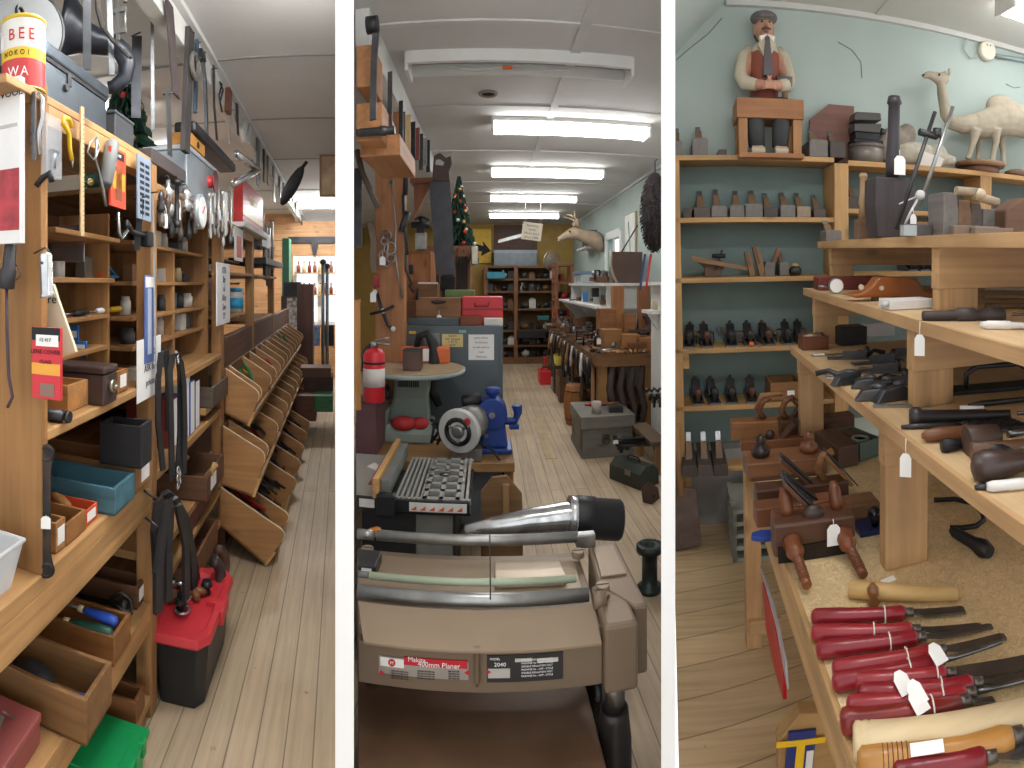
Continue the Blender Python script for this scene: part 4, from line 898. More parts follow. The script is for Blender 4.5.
for k, (px, y0, y1) in enumerate(((323, 262, 372), (327, 266, 376))):
    a, c = R.y(px, y1, 6.1), R.y(px, y0, 6.1); t = thing('stand_pipe', 'grey upright pipe stand before the bright window, ' + ('taller' if k == 0 else 'shorter'), 'pipe', m4 @ T(a.x, 6.1 + .06 * k, max(a.z, .0))); B().cyl((0, 0, 0), (0, 0, c.z - a.z), .02).build('pipe', metal('8f9296', .4), t); B().ball((0, 0, c.z - a.z), .035, n=8, m=6).build('cap', DSTEEL, t)
farbox('picture_tile', 'blue and white printed board leaning at the far end', 'board', 313, 320, 346, 326, 7.2, plain('6d86a8', .5, 0, .5, 20), .02)
farbox('fan_case', 'round black fan leaning beside the printed board', 'fan', 321, 334, 346, 325, 7.25, IRON, .05)
# hinge strap and clasp hung on the end panel below the tin can
a = R.y(34, 92, 1.0); c = R.y(38, 160, 1.0); t = thing('hinge_strap', 'notched grey steel hinge strap hanging below the tin can', 'hinge', m4 @ T(*a)); b = B(); b.box(-.004, .006, -.004, 0, c.z - a.z, 0)
for k in range(6): b.box(-.008, -.003, -.004, 0, -.02 - .022 * k, -.008 - .022 * k)
b.build('strap', metal('77797b', .4), t); b = B(); b.tube([(.012, 0, -.005), (.022, 0, -.02), (.022, 0, -.06), (.012, 0, -.09), (.016, 0, -.14)], .005); b.build('clasp', CHROME, t)
t = thing('steel_hook', 'dark double steel hook hanging under the hinge strap', 'hook', m4 @ T(*R.y(44, 178, 1.0))); b = B(); b.tube([(-.02, 0, -.015), (-.005, 0, .0), (.015, 0, .01), (.02, 0, -.01)], .007); b.build('hook', IRON, t)
# ================================================================== CENTRE BAY (machines and the long aisle)
R = CR; m4 = R.m
WL = lambda y: -.2527 * y + .012             # face of the partition on the west side of this bay
struct('wall_north', B().box(-2.9, 1.75, 10.62, 10.7, 0, CEIL_C), plain('a98a48', .7, 0, .08), R)
b = B()
GRN = plain('a9b8b2', .75, 0, .06, 2)
wy = (6.7, 7.5)
b.box(1.7, 1.78, 4.95, wy[0], 0, CEIL_C); b.box(1.7, 1.78, wy[1], 10.62, 0, CEIL_C); b.box(1.7, 1.78, wy[0], wy[1], 0, 1.42); b.box(1.7, 1.78, wy[0], wy[1], 2.12, CEIL_C)
struct('wall_east_centre', b, GRN, R)
b = B(); b.box(1.67, 1.72, wy[0] - .09, wy[0], 1.36, 2.18); b.box(1.67, 1.72, wy[1], wy[1] + .06, 1.36, 2.18); b.box(1.67, 1.72, wy[0], wy[1], 2.12, 2.22); b.box(1.66, 1.74, wy[0], wy[1], 1.36, 1.42); b.box(1.69, 1.71, 7.09, 7.12, 1.42, 2.12)
struct('window_2', b, WHITEP, R)
trim('trim_wall_line', R, [(1.675, 1.7, 4.95, 10.6, CEIL_C - .03, CEIL_C)], TRIMM)
trim('trim_header_beam_centre', R, [(-.56, -.5, 2.25, 10.5, 2.52, CEIL_C)], plain('cfcfca', .7, 0, .05))
# ---- the big planer
PB_ = plain('7f6c58', .42, .25, .06); PB2 = plain('94806a', .4, .2, .05)
t = thing('thickness_planer', 'big tan metal thickness planer with rollers and a red and white name plate', 'planer', m4)
pl = t
def slab(y0, y1, x1, z0, z1, name, mat, bevel=.004, x0=None):
    b = B(); b.prism([(WL(y0) if x0 is None else x0, y0), (x1, y0), (x1, y1), (WL(y1) if x0 is None else x0, y1)], (0, 0, z0), (1, 0, 0), (0, 1, 0), (0, 0, z1 - z0)); return b.build(name, mat, pl, bevel)
slab(1.245, 1.60, .27, .56, .695, 'cutter_housing', PB_)
slab(1.225, 1.25, .266, .571, .668, 'front_panel', plain('7b6a58', .45, .25, .06), .003)
b = B(); b.box(.266, .348, 1.205, 1.38, .557, .717); b.build('end_housing', PB_, pl, .01)
b = B(); b.prism([(.285, 1.37), (.352, 1.26), (.387, 1.26), (.387, 1.585), (.30, 1.585)], (0, 0, .55), (1, 0, 0), (0, 1, 0), (0, 0, .169)); b.build('end_cover', PB_, pl, .008)
b = B(); b.prism([(.30, 1.40), (.37, 1.40), (.37, 1.56), (.31, 1.56)], (0, 0, .719), (1, 0, 0), (0, 1, 0), (0, 0, .006)); b.build('cover_plate', PB2, pl, .002)
b = B(); b._add([(WL(1.20) + .012, 1.20, .684), (.258, 1.20, .684), (.262, 1.305, .712), (WL(1.305), 1.305, .712), (WL(1.20) + .012, 1.20, .679), (.258, 1.20, .679), (.262, 1.305, .707), (WL(1.305), 1.305, .707)], [(0, 1, 2, 3), (7, 6, 5, 4), (0, 4, 5, 1), (1, 5, 6, 2), (2, 6, 7, 3), (3, 7, 4, 0)]); b.build('infeed_apron', PB2, pl)
slab(1.36, 1.555, .25, .695, .705, 'top_plate', PB2)
b = B(); b.prism([(.02, 1.405), (.205, 1.405), (.215, 1.43), (.205, 1.53), (.02, 1.535)], (0, 0, .705), (1, 0, 0), (0, 1, 0), (0, 0, .01)); b.build('raised_cover', plain('b3a18c', .3, .35, .05), pl, .004)
ROL = metal('a5a5a2', .33)
b = B(); b.cyl((WL(1.33), 1.33, .722), (.252, 1.33, .722), .0165, n=20); b.build('roller', ROL, pl)
b = B(); b.cyl((WL(1.58) + .06, 1.585, .748), (.268, 1.585, .748), .0155, n=20); b.build('roller', ROL, pl)
b = B(); b.cyl((WL(1.58), 1.585, .746), (WL(1.58) + .05, 1.585, .746), .0145, n=16); b.build('roller', ROL, pl)
b = B(); b.box(.262, .32, 1.57, 1.6, .718, .758); b.build('roller_bracket', ROL, pl, .004)
b = B(); b.cyl((WL(1.37) + .03, 1.372, .742), (.228, 1.372, .742), .0095, n=14); b.build('guide_rod', plain('a7b095', .5, 0, .15), pl)
b = B(); b.cyl((WL(1.37), 1.372, .742), (WL(1.37) + .03, 1.372, .742), .0085, n=14); b.build('guide_rod_end', plain('6b6a66', .5), pl)
b = B(); b.cyl((.258, 1.30, .722), (.29, 1.30, .722), .02, n=16); b.cyl((.29, 1.32, .718), (.29, 1.32, .728), .014, n=14); b.build('bearing_cap', PB_, pl)
for x, y in ((.292, 1.345), (.26, 1.53), (-.345, 1.53)):
    b = B(); b.cyl((x, y, .716), (x, y, .735), .018, n=18); b.build('screw_knob', PB2, pl, .002); B().box(x - .016, x + .016, y - .002, y + .002, .7345, .7358).build('slot', IRON, pl)
b = B(); b.tube([(.008, 1.31, .735), (.008, 1.372, .754), (.008, 1.585, .766), (.008, 1.604, .745)], .0017, 5); b.build('wire', IRON, pl)
slab(1.43, 1.52, WL(1.43) + .05, .70, .735, 'corner_block', DSTEEL); 
b = B(); b.box(WL(1.46) + .018, WL(1.46) + .046, 1.428, 1.43, .705, .728); b.build('corner_sticker', PAPER, pl)
# name plates
a, c = R.y(379, 650, 1.2245), R.y(468, 674, 1.2245)
def plate(x0, y0, x1, y1, mat, name='name_plate', d=.002, par=None):
    a, c = R.y(x0, y0 + 5, 1.2245), R.y(x1, y1 + 5, 1.2245); return B().box(a.x, c.x, 1.2245 - d, 1.2245, c.z, a.z).build(name, mat, par or pl)
def ptext(s, x, y, size, mat, d=.0042, sx=1.0, shear=0): 
    p = R.y(x, y + 5, 1.2245); o = letter(pl, s, size, MX(((1, 0, 0, p.x), (0, 0, -1, 1.2245 - d), (0, 1, 0, p.z), (0, 0, 0, 1))), mat, sx=sx); return o
plate(379, 650, 468.5, 674.5, plain('a9a39c', .35, .5), 'name_plate')
plate(404, 651, 467.5, 663, plain('c02230', .4, 0, .05), 'red_band', .003); plate(380.5, 651, 404, 662.5, plain('e9e7e4', .4), 'white_band', .003)
ptext('Makita', 417, 653.8, .0155, PAPER); ptext('400mm Planer', 439, 659.3, .0165, PAPER, sx=1.0)
p = R.y(392, 661.7, 1.2245); B().cyl((p.x, 1.2205, p.z), (p.x, 1.2215, p.z), .0085, n=20).build('logo_disc', REDINK, pl); letter(pl, 'M', .011, MX(((1, 0, 0, p.x), (0, 0, -1, 1.2198), (0, 1, 0, p.z), (0, 0, 0, 1))), PAPER)
for x in (381.5, 466.5):
    p = R.y(x + .5, 672, 1.2245); B().prism([(-.004, -.006), (.006, 0), (-.004, .006)] if x < 400 else [(.004, -.006), (.004, .006), (-.006, 0)], (p.x, 1.2212, p.z), (1, 0, 0), (0, 0, 1), (0, .001, 0)).build('red_arrow', REDINK, pl)
for k in range(4): ptext('1. depth and width of cut', 399, 665.5 + 2.4 * k, .0048, INK, .0030, .9); ptext('chip guard and feed rate', 426, 665.5 + 2.4 * k, .0048, INK, .0030, .85); ptext('keep hands clear', 454, 665.5 + 2.4 * k, .0048, INK, .0030, .8)
plate(487, 650, 563, 673, plain('2a292b', .4), 'model_plate'); ptext('MODEL', 495, 653, .007, PAPER); ptext('2040', 500, 658.5, .0125, PAPER, sx=1.1); plate(488, 663, 510, 672, plain('b5b0a8', .4), 'model_plate_strip', .003)
p = R.y(489, 671, 1.2245); B().prism([(-.004, -.005), (.005, 0), (-.004, .005)], (p.x, 1.2205, p.z), (1, 0, 0), (0, 0, 1), (0, .001, 0)).build('red_arrow', REDINK, pl)
for k in range(6): ptext('MACHINE No. - AMP - CYCLE' if k % 2 else 'DOUBLE INSULATION VOLT', 537, 653.5 + 3.2 * k, .0056, PAPER, .0030)
plate(515, 653, 532, 655.5, plain('c9c5bd', .4), 'blank_box', .003); plate(537, 653, 558, 655.5, plain('c9c5bd', .4), 'blank_box', .003)
p = R.y(477, 645, 1.215); q = R.y(477, 686, 1.215); b = B(); b.lathe(p, q, [(0, .009), (.15, .009), (.2, .006), (.85, .007), (1, .003)], 12); b.build('pointer_bolt', PB_, pl)
# columns, bed and dust hood
for x, y in ((.307, 1.28), (.30, 1.52), (-.30, 1.5)):
    b = B(); b.cyl((x, y, .45), (x, y, .557), .026, n=18); b.build('column', metal('76706a', .3), pl); b = B(); b.lathe((x, y, .10), (x, y, .47), [(0, .045), (.8, .042), (.95, .036), (1, .034)], 18); b.build('column_sleeve', plain('2a2422', .4), pl)
b = B(); b.prism([(WL(.93) + .0, .93), (.262, .93), (.262, 1.75), (WL(1.75), 1.75)], (0, 0, .40), (1, 0, 0), (0, 1, 0), (0, 0, .03)); b.build('bed', plain('745843', .3, .2, .15), pl, .004)
b = B(); b.prism([(WL(1.0) + .05, 1.02), (.24, 1.02), (.24, 1.7), (WL(1.7) + .05, 1.7)], (0, 0, .0), (1, 0, 0), (0, 1, 0), (0, 0, .40)); b.build('base_stand', plain('3b2f28', .5, .1, .15), pl, .006)
b = B(); b.torus((.255, 1.235, .548), .014, .006, (1, 0, 0), 14, 6, 0, PI * 1.2); b.torus((.268, 1.235, .548), .014, .006, (1, 0, 0), 14, 6, 0, PI * 1.2); b.build('cable', RUBBER, pl)
b = B(); cs = [R.r(596, 519, 1.82), R.r(566, 518, 1.80), R.r(530, 522, 1.79), R.r(495, 527, 1.78), R.r(465, 530, 1.78)]; b.tube(cs, [.058, .052, .044, .032, .016], 20); b.build('dust_hood', metal('c4c6c6', .18, scale=30), pl)
b = B(); b.cyl(R.r(568, 517, 1.80), R.r(578, 517.5, 1.805), .068, n=24); b.build('hose_clamp', CHROME, pl)
b = B(); b.lathe(R.r(575, 517, 1.805), R.r(621, 520, 1.83), [(0, .066), (.02, .070), (.4, .070), (.42, .066), (.94, .066), (1, .06), (1, .05), (.8, .048)], 26); b.build('hose_collar', plain('151517', .45), pl)
# ---- table saw
t = thing('table_saw', 'bench table saw with slotted grey tables and a wooden fence', 'table saw', m4); ts = t
GT = plain('a9a8a0', .35, .35, .06); ZS = .70
b = B(); b.prism([(WL(2.0), 2.0), (-.40, 2.0), (-.37, 2.48), (WL(2.48), 2.48)], (0, 0, ZS - .02), (1, 0, 0), (0, 1, 0), (0, 0, .02)); b.build('main_table', GT, ts, .002)
b = B()                                      # ribbed side table with a ladder of openings
def rx(u, y): return -.345 + (-.062 + .345) * u
for k in range(15):
    u0, u1 = k / 15, (k + .55) / 15
    if .36 < u0 < .86: continue
    b.box(rx(u0, 0), rx(u1, 0), 2.0, 2.48, ZS - .018, ZS)
b.box(-.345, -.062, 2.0, 2.02, ZS - .02, ZS - .004); b.box(-.345, -.062, 2.46, 2.48, ZS - .02, ZS - .004)
for x0 in (rx(.36, 0), rx(.58, 0), rx(.80, 0)): b.box(x0, x0 + .018, 2.0, 2.48, ZS - .018, ZS)
for k in range(7): b.box(rx(.36, 0), rx(.86, 0), 2.0 + .076 * k, 2.024 + .076 * k, ZS - .018, ZS)
b.build('side_table', GT, ts); B().box(-.345, -.062, 2.0, 2.48, ZS - .06, ZS - .05).build('under_table', IRON, ts)
b = B(); b.torus((rx(.6, 0), 2.26, ZS + .001), .02, .004, n=18); b.build('insert_ring', DSTEEL, ts)
b = B(); b.box(-.425, -.402, 1.97, 2.5, ZS, ZS + .075); b.build('fence_board', wood('c79a5e', 'y'), ts, .002)
b = B(); b.box(-.40, -.365, 2.0, 2.48, ZS, ZS + .06); b.build('fence_rail', plain('8f9490', .35, .5), ts, .002); b = B(); b.box(-.41, -.34, 1.955, 1.995, ZS - .06, ZS + .02); b.build('fence_lock', BLACKP, ts, .006)
b = B(); b.prism([(WL(1.985), 1.985), (-.065, 1.985), (-.065, 2.0), (WL(2.0), 2.0)], (0, 0, ZS - .05), (1, 0, 0), (0, 1, 0), (0, 0, .046)); b.build('front_rail', BLACKP, ts, .002)
b = B(); b.box(-.288, -.075, 1.981, 1.985, ZS - .042, ZS - .010); b.build('warning_strip', plain('e4e1dc', .5), ts)
b = B()
for k in range(6): b.prism([(0, 0), (.022, 0), (.022, .016)], (-.283 + .034 * k, 1.9795, ZS - .037), (1, 0, 0), (0, 0, 1), (0, .001, 0))
b.build('orange_marks', ORANGEP, ts)
b = B(); b.prism([(WL(1.981) + .01, 0), (-.42, 0), (-.42, .03), (WL(1.981) + .01, .03)], (0, 1.981, ZS - .04), (1, 0, 0), (0, 0, 1), (0, .004, 0)); b.build('warning_strip', plain('e4e1dc', .5), ts)
b = B(); b.lathe((-.385, 1.93, ZS - .10), (-.44, 1.93, ZS - .115), [(0, .012), (.2, .018), (.7, .016), (1, .008)], 12); b.build('lock_lever', plain('e88a2c', .4), ts)
b = B(); b.box(WL(2.05) + .02, -.12, 2.05, 2.45, .12, ZS - .06); b.build('saw_body', plain('2b2b2d', .5), ts, .01); b = B(); b.box(-.27, -.13, 2.03, 2.05, .45, ZS - .07); b.build('switch_panel', plain('7d7a72', .5), ts, .003)
for x in (-.46, -.14):
    for y in (2.08, 2.42): B().cyl((x, y, 0), (x, y, .15), .018).build('leg', DSTEEL, ts)
b = B(); b.box(-.47, -.44, 2.10, 2.46, ZS + .0005, ZS + .004); b.build('throat_plate', plain('8c4a48', .5), ts)
b = B(); b.prism([(-.52, 2.30), (-.455, 2.25), (-.44, 2.30), (-.50, 2.36)], (0, 0, ZS + .001), (1, 0, 0), (0, 1, 0), (0, 0, .002)); o = one('sale_card', b, plain('d8d2cc', .6), 'white and red card lying on the saw table', 'card', m4)
# ---- low bench with grinder and sander
BZ = .63
t = thing('machine_bench', 'low wooden bench carrying the blue grinder and grey disc table', 'bench', m4)
b = B(); b.prism([(WL(2.62), 2.62), (.134, 2.62), (.134, 3.28), (WL(3.28), 3.28)], (0, 0, BZ - .045), (1, 0, 0), (0, 1, 0), (0, 0, .045)); b.build('bench_top', wood('9a7449', 'x'), t, .003)
for x, y in ((.07, 2.66), (.07, 3.2), (-.55, 2.7)): b = B(); b.box(x, x + .06, y, y + .06, 0, BZ - .045); b.build('leg', OLD_Z, t)
b = B(); b.box(-.6, .12, 2.7, 2.72, .3, BZ - .06); b.build('back_board', plain('6e7274', .6), t)
t = thing('plywood_stand', 'upright plywood stand with clipped corners and a wooden rail', 'stand', m4 @ T(0, 2.3, 0)); 
a = [R.y(x, y, 2.3) for x, y in ((481, 530), (481, 492), (492, 478), (507, 476), (522, 494), (523, 520), (523, 560), (481, 560))]; b = B(); b.prism([(p.x, p.z) for p in a], (0, 0, 0), (1, 0, 0), (0, 0, 1), (0, .02, 0)); b.prism([(a[0].x, 0), (a[0].x + .03, 0), (a[0].x + .03, .4), (a[0].x, .4)], (0, 0, 0), (1, 0, 0), (0, 0, 1), (0, .3, 0)); b.prism([(a[5].x - .03, 0), (a[5].x, 0), (a[5].x, .4), (a[5].x - .03, .4)], (0, 0, 0), (1, 0, 0), (0, 0, 1), (0, .3, 0)); b.build('panel', wood('8a6844', 'x'), t, .002)
p, q = R.y(506, 484, 2.29), R.y(505, 520, 2.29); B().box(p.x - .014, p.x + .014, -.02, 0, q.z, p.z).build('rail', wood('a9855a', 'z'), t, .004)
# blue grinder
BL = plain('1f3c84', .35, .1, .08)
gx, gy = R.z(492, 456, BZ).x, 2.80
t = thing('bench_grinder', 'blue cast iron tool grinder driven by a grey motor', 'grinder', m4 @ T(gx, gy, BZ + .001))
b = B(); b.box(-.07, .105, -.05, .13, 0, .025); b.build('base', BL, t, .006)
b = B(); b.hull([[V((-.065, -.03, .02)), V((.085, -.03, .02)), V((.085, .10, .02)), V((-.065, .10, .02))], [V((-.06, -.02, .14)), V((.07, -.02, .14)), V((.07, .09, .14)), V((-.06, .09, .14))], [V((-.05, 0, .25)), V((.06, 0, .25)), V((.06, .08, .25)), V((-.05, .08, .25))]], True, False); b.build('body', BL, t, .018)
b = B(); b.cyl((.0, -.04, .2), (.0, .09, .2), .08, n=24); b.cyl((.0, -.05, .2), (0, -.04, .2), .03, n=16); b.build('gear_case', BL, t, .006)
b = B(); b.cyl((.0, -.052, .2), (0, -.05, .2), .016, n=14); b.cyl((.0, -.056, .2), (0, -.052, .2), .008, n=10); b.build('oil_plug', STEEL, t); B().cyl((-.03, -.034, .09), (-.03, -.025, .09), .012, n=12).build('oil_plug', STEEL, t)
b = B(); b.lathe((.005, .02, .26), (.005, .02, .33), [(0, .022), (.3, .02), (.6, .04), (.9, .042), (1, .03)], 16); b.build('filler_cap', BL, t)
b = B(); b.tube([(.06, .0, .16), (.12, .0, .16), (.135, 0, .2), (.13, 0, .24)], [.022, .02, .022, .03], 10); b.box(.09, .14, -.03, .03, .12, .145); b.build('tool_rest', BL, t, .004)
b = B(); b.cyl((-.155, -.16, .155), (-.07, .06, .17), .088, n=28); b.build('motor', plain('8d8b84', .45, .3), t)
md = (V((-.155, -.16, .155)) - V((-.07, .06, .17))).normalized(); mc = V((-.155, -.16, .155))
b = B(); b.lathe(mc, mc + md * .03, [(0, .108), (.5, .11), (1, .104)], 30); b.build('motor_end', plain('c4c4c0', .4, .2), t)
b = B(); b.torus(mc + md * .031, .06, .012, md, 24, 7); b.build('vent_ring', IRON, t)
b = B(); b.lathe(mc + md * .03, mc + md * .045, [(0, .034), (.7, .03), (1, .022)], 18); b.build('hub', STEEL, t)
sdw = md.orthogonal().normalized()
for k in range(3):
    b = B(); a_ = 2 * PI * k / 3 + .5; u = md.cross(V((0, 0, 1))).normalized(); w_ = u.cross(md); d = u * cos(a_) + w_ * sin(a_); b.cyl(mc + md * .033 + d * .03, mc + md * .033 + d * .07, .008); b.build('spoke', STEEL, t)
u = md.cross(V((0, 0, 1))).normalized(); w_ = u.cross(md)
b = B(); c_ = mc + md * .031 - u * .052 + w_ * .055; b.cyl(c_, c_ + md * .004, .017, n=16); b.build('red_sticker', REDP, t)
b = B(); b.lathe((-.155, -.02, .26), (-.06, .0, .275), [(0, .026), (.1, .034), (.9, .034), (1, .026)], 14); b.build('capacitor', IRON, t)
b = B(); b.box(-.2, -.05, -.16, .06, 0, .06); b.build('motor_foot', plain('6f6a62', .5), t, .004)
b = B(); b.tube([(-.1, -.13, .1), (.0, -.12, .05), (.045, -.14, -.01), (.06, -.16, -.10), (.075, -.17, -.14)], .006); b.build('cord', RUBBER, t); b = B(); b.cyl((.075, -.17, -.14), (.082, -.175, -.165), .011); b.build('plug', YELP, t)
b = B(); b.tube([V((-.28 + .03 * sin(k * 1.9), -.08 + .03 * cos(k * 1.3), .05 + .13 * abs(sin(k * .55)))) for k in range(16)], .008); b.build('cord', RUBBER, t)
# disc table (wet grinder body)
GG = plain('8f9c92', .5, 0, .05)
p = R.z(410, 441, BZ); t = thing('disc_sander', 'grey green moulded machine under a large round table', 'machine', m4 @ T(p.x, 3.0, BZ + .001))
b = B(); rr4 = lambda x0, x1, y0, y1, z: [V((x0, y0, z)), V((x1, y0, z)), V((x1, y1, z)), V((x0, y1, z))]
b.hull([rr4(-.18, .14, -.09, .16, 0), rr4(-.18, .14, -.09, .16, .05), rr4(-.165, .115, -.07, .15, .1)], True, False); b.build('base', GG, t, .01)
b = B(); b.hull([rr4(-.14, .10, .03, .15, .08), rr4(-.11, .09, .03, .15, .22), rr4(-.10, .11, .0, .15, .36)], True, False); b.build('column', GG, t, .015)
b = B(); b.box(-.15, -.12, -.08, .1, .05, .17); b.build('side_wall', GG, t, .01)
b = B()
for k in range(10): b.box(-.012 + .012 * k - .06, -.006 + .012 * k - .06, -.004, .02, .29, .345)
b.build('vent_grille', IRON, t)
b = B(); b.lathe((.02, 0, .36), (.02, 0, .40), [(0, .12), (.3, .26), (.5, .285), (1, .285)], 44); b.build('round_table', plain('98a49d', .5), t); b = B(); b.cyl((.02, 0, .40), (.02, 0, .404), .275, n=44); b.build('cork_face', plain('a58d6e', .8, 0, .12, 20), t)
b = B(); b.lathe((-.15, -.05, .26), (-.26, -.07, .22), [(0, .03), (.5, .034), (.52, .04), (1, .032)], 14); b.build('spout', plain('8b9188', .5), t); b = B(); b.cyl((-.11, -.045, .275), (-.19, -.058, .245), .042, n=14); b.build('spout_collar', BLACKP, t)
o = thing('steel_block', 'brown steel block standing on the round table', 'block', m4 @ T(p.x + .025, 2.9, BZ + .406)); B().box(-.048, .048, -.05, .05, 0, .105).build('body', plain('5f4a42', .4, .4), o, .003); B().box(-.05, .05, -.052, .052, .105, .112).build('rim', DSTEEL, o)
b = B(); b.ball((0, 0, .02), .075, .05, .04, 14, 8); b.ball((.09, .01, .02), .05, .04, .035, 12, 8); one('sanding_pad', b, plain('b5302e', .6, 0, .2), 'red abrasive pad lying in the grey machine base', 'pad', m4 @ T(p.x - .03, 2.93, BZ + .085))
o = thing('leaf_blower', 'orange and black power tool behind the round table', 'power tool', m4 @ T(R.y(425, 350, 3.2).x, 3.17, .99)); b = B(); b.box(-.14, .15, -.03, .05, .04, .14); b.build('body', plain('d9703a', .5), o, .015); b = B(); b.tube([(-.05, 0, .12), (-.03, 0, .2), (.02, 0, .22), (.05, 0, .16), (.06, -.02, .06), (.05, -.03, -.12), (.09, -.02, -.2)], [.02, .022, .03, .032, .035, .03, .02], 10); b.build('handle', BLACKP, o); B().box(-.02, .03, -.035, -.03, .06, .13).build('label', PAPER, o)
part((-.3, .1, 3.02, 3.28, .63, .99), 'riser', plain('4c5154', .6), None) if False else None
# ---- steel cabinet and the things on it
SC_ = plain('5d676c', .5, .25, .05)
t = thing('steel_cabinet', 'grey blue steel cabinet with paper notices taped to it', 'cabinet', m4 @ T(0, 3.3, 0))
x0c, x1c = R.y(402, 330, 3.3).x, R.y(503, 330, 3.3).x; zc = R.y(450, 326, 3.3).z
b = B(); b.box(x0c, x1c, 0, .5, 0, zc); b.build('body', SC_, t, .005); B().box(x0c + .02, x1c - .02, -.006, 0, .08, zc - .05).build('door', SC_, t, .003)
def note(px0, py0, px1, py1, mat, lines, size, ink=INK, nm='paper_notice'):
    a, c = R.y(px0, py0, 3.292), R.y(px1, py1, 3.292); B().box(a.x, c.x, -.008, -.0065, c.z, a.z).build(nm, mat, t)
    for k, s in enumerate(lines): letter(t, s, size, MX(((1, 0, 0, (a.x + c.x) / 2), (0, 0, -1, -.009), (0, 1, 0, a.z - (a.z - c.z) * (k + .7) / (len(lines) + .4)), (0, 0, 0, 1))), ink)
note(424, 333, 439.5, 352, plain('7f8584', .4, 0, .3), (), .01, nm='photograph'); note(442, 334, 463, 347, plain('d9c98c', .7), ('NEW!', 'OIL Stones', '+ 25 %', 'new!'), .02); note(468.5, 334.5, 494, 360, PAPER, ('James Oliver', 'No Returns', 'on sale items or', 'tools', 'Thank you'), .016)
note(409, 331, 416, 334, YELP, (), .01, nm='yellow_tape'); note(459, 330, 466, 333, plain('86b3b6', .5), (), .01, nm='blue_tape')
def on_cab(name, label, cat, px0, px1, py0, py1, Y, mat, dep=.25, bevel=.004, grp=None, zz=None):
    a, c = R.y(px0, py0, Y), R.y(px1, py1, Y); z = c.z if zz is None else zz; tt = thing(name, label, cat, m4 @ T(a.x, Y, z + .001), grp); B().box(0, c.x - a.x, 0, dep, 0, a.z - z).build('body', mat, tt, bevel); return tt, c.x - a.x, a.z - z
RT = plain('cf2b33', .4, 0, .05)
tt, w, h = on_cab('tool_box', 'bright red metal tool box with a carrying handle', 'tool box', 462, 503, 297, 326, 3.42, RT, .22, .006, zz=zc); B().box(-.004, w + .004, -.006, .226, h * .52, h * .58).build('lid_seam', plain('8d1f26', .4), tt); b = B(); b.tube([(w * .3, -.004, h * .8), (w * .32, -.02, h * .68), (w * .64, -.02, h * .68), (w * .66, -.004, h * .8)], .005); b.build('handle', plain('9c2028', .4), tt)
tt, w, h = on_cab('wooden_tool_box', 'plain wooden tool box with a dark carrying handle beside the red one', 'tool box', 416, 461, 298, 326, 3.4, wood('8f6540', 'x'), .2, .003, zz=zc); b = B(); b.ball((w / 2, -.006, h * .86), .05, .01, .015, 12, 6); b.build('handle', plain('3c2c26', .6), tt)
price_tag(tt, (w * .52, -.012, h * .55), w=.03, h=.05)
on_cab('wooden_block', 'small red brown wooden block in front of the red tool box', 'block', 460, 481, 316, 326.5, 3.33, wood('8a4a32', 'x'), .07, .003, zz=zc); on_cab('paper_box', 'white paper box in front of the red tool box', 'box', 484, 503, 318.5, 326.5, 3.32, plain('d8d6d0', .6), .08, .003, zz=zc)
on_cab('metal_tray', 'long grey metal lid lying on the cabinet', 'lid', 408, 459, 318, 327, 3.34, plain('4d5659', .45, .3), .05, .003, zz=zc)
on_cab('metal_box', 'olive green metal box behind the red tool box', 'box', 445, 474, 290, 330, 3.66, plain('6e8a52', .5), .1, .004, zz=zc)
# ---- the big timber post with the things hung on it
PY = 3.15; xa, xb = R.y(375, 200, PY).x, R.y(404, 200, PY).x
t = thing('timber_post', 'thick orange brown timber post hung with small ironwork', 'post', m4 @ T(0, PY, 0)); POSTM = wood('a8734a', 'z')
B().box(xa, xb, 0, .11, BZ + .001, 2.52).build('post', POSTM, t, .006)
for k, (pp_, y0, d) in enumerate((((354, 46, 373, 86), 2.16, .2), ((354, 104, 382, 140), 2.18, .3), ((360, 136, 400, 155), 2.3, .5))):
    a, c = R.y(pp_[0], pp_[1], y0), R.y(pp_[2], pp_[3], y0); tt = thing('timber_block', ['stubby timber beam end highest on the wall above the post', 'middle timber beam end below the highest one', 'long timber bracket nearest the post head'][k], 'beam', m4 @ T(0, y0, 0)); B().box(max(a.x, WL(y0)), c.x, 0, d, c.z, a.z).build('beam', wood('b07a4c', 'y'), tt, .004)
def hung(name, label, cat, pts, Y, r, mat, grp=None, flat=None):
    q = [R.y(x, y, Y) for x, y in pts]; o = q[0]; tt = thing(name, label, cat, m4 @ T(*o), grp)
    if flat: B().strap([p - o for p in q], (1, 0, .15), flat[0], flat[1]).build('body', mat, tt)
    else: B().tube([p - o for p in q], r, 8).build('body', mat, tt)
    return tt
hung('heavy_lever', 'long black iron lever hanging highest by the ceiling edge', 'lever', ((376, 30), (374, 60), (373, 120)), 2.1, .012, DSTEEL, flat=(.026, .012)); o = thing('pulley', 'black pulley wheel at the head of the long iron lever', 'pulley', m4 @ T(*R.y(373, 25, 2.1))); b = B(); b.cyl((-.025, 0, 0), (.02, 0, 0), .034, n=16); b.build('wheel', IRON, o)
o = thing('pipe_vice', 'dark pipe clamp bar jutting over the timber bracket', 'pipe', m4 @ T(*R.y(357, 133, 2.15))); q = R.y(395, 130, 2.15) - R.y(357, 133, 2.15); b = B(); b.lathe((0, 0, 0), q, [(0, .014), (.1, .017), (.6, .017), (.62, .021), (.75, .021), (.77, .017), (1, .018)], 14); b.build('bar', DSTEEL, o)
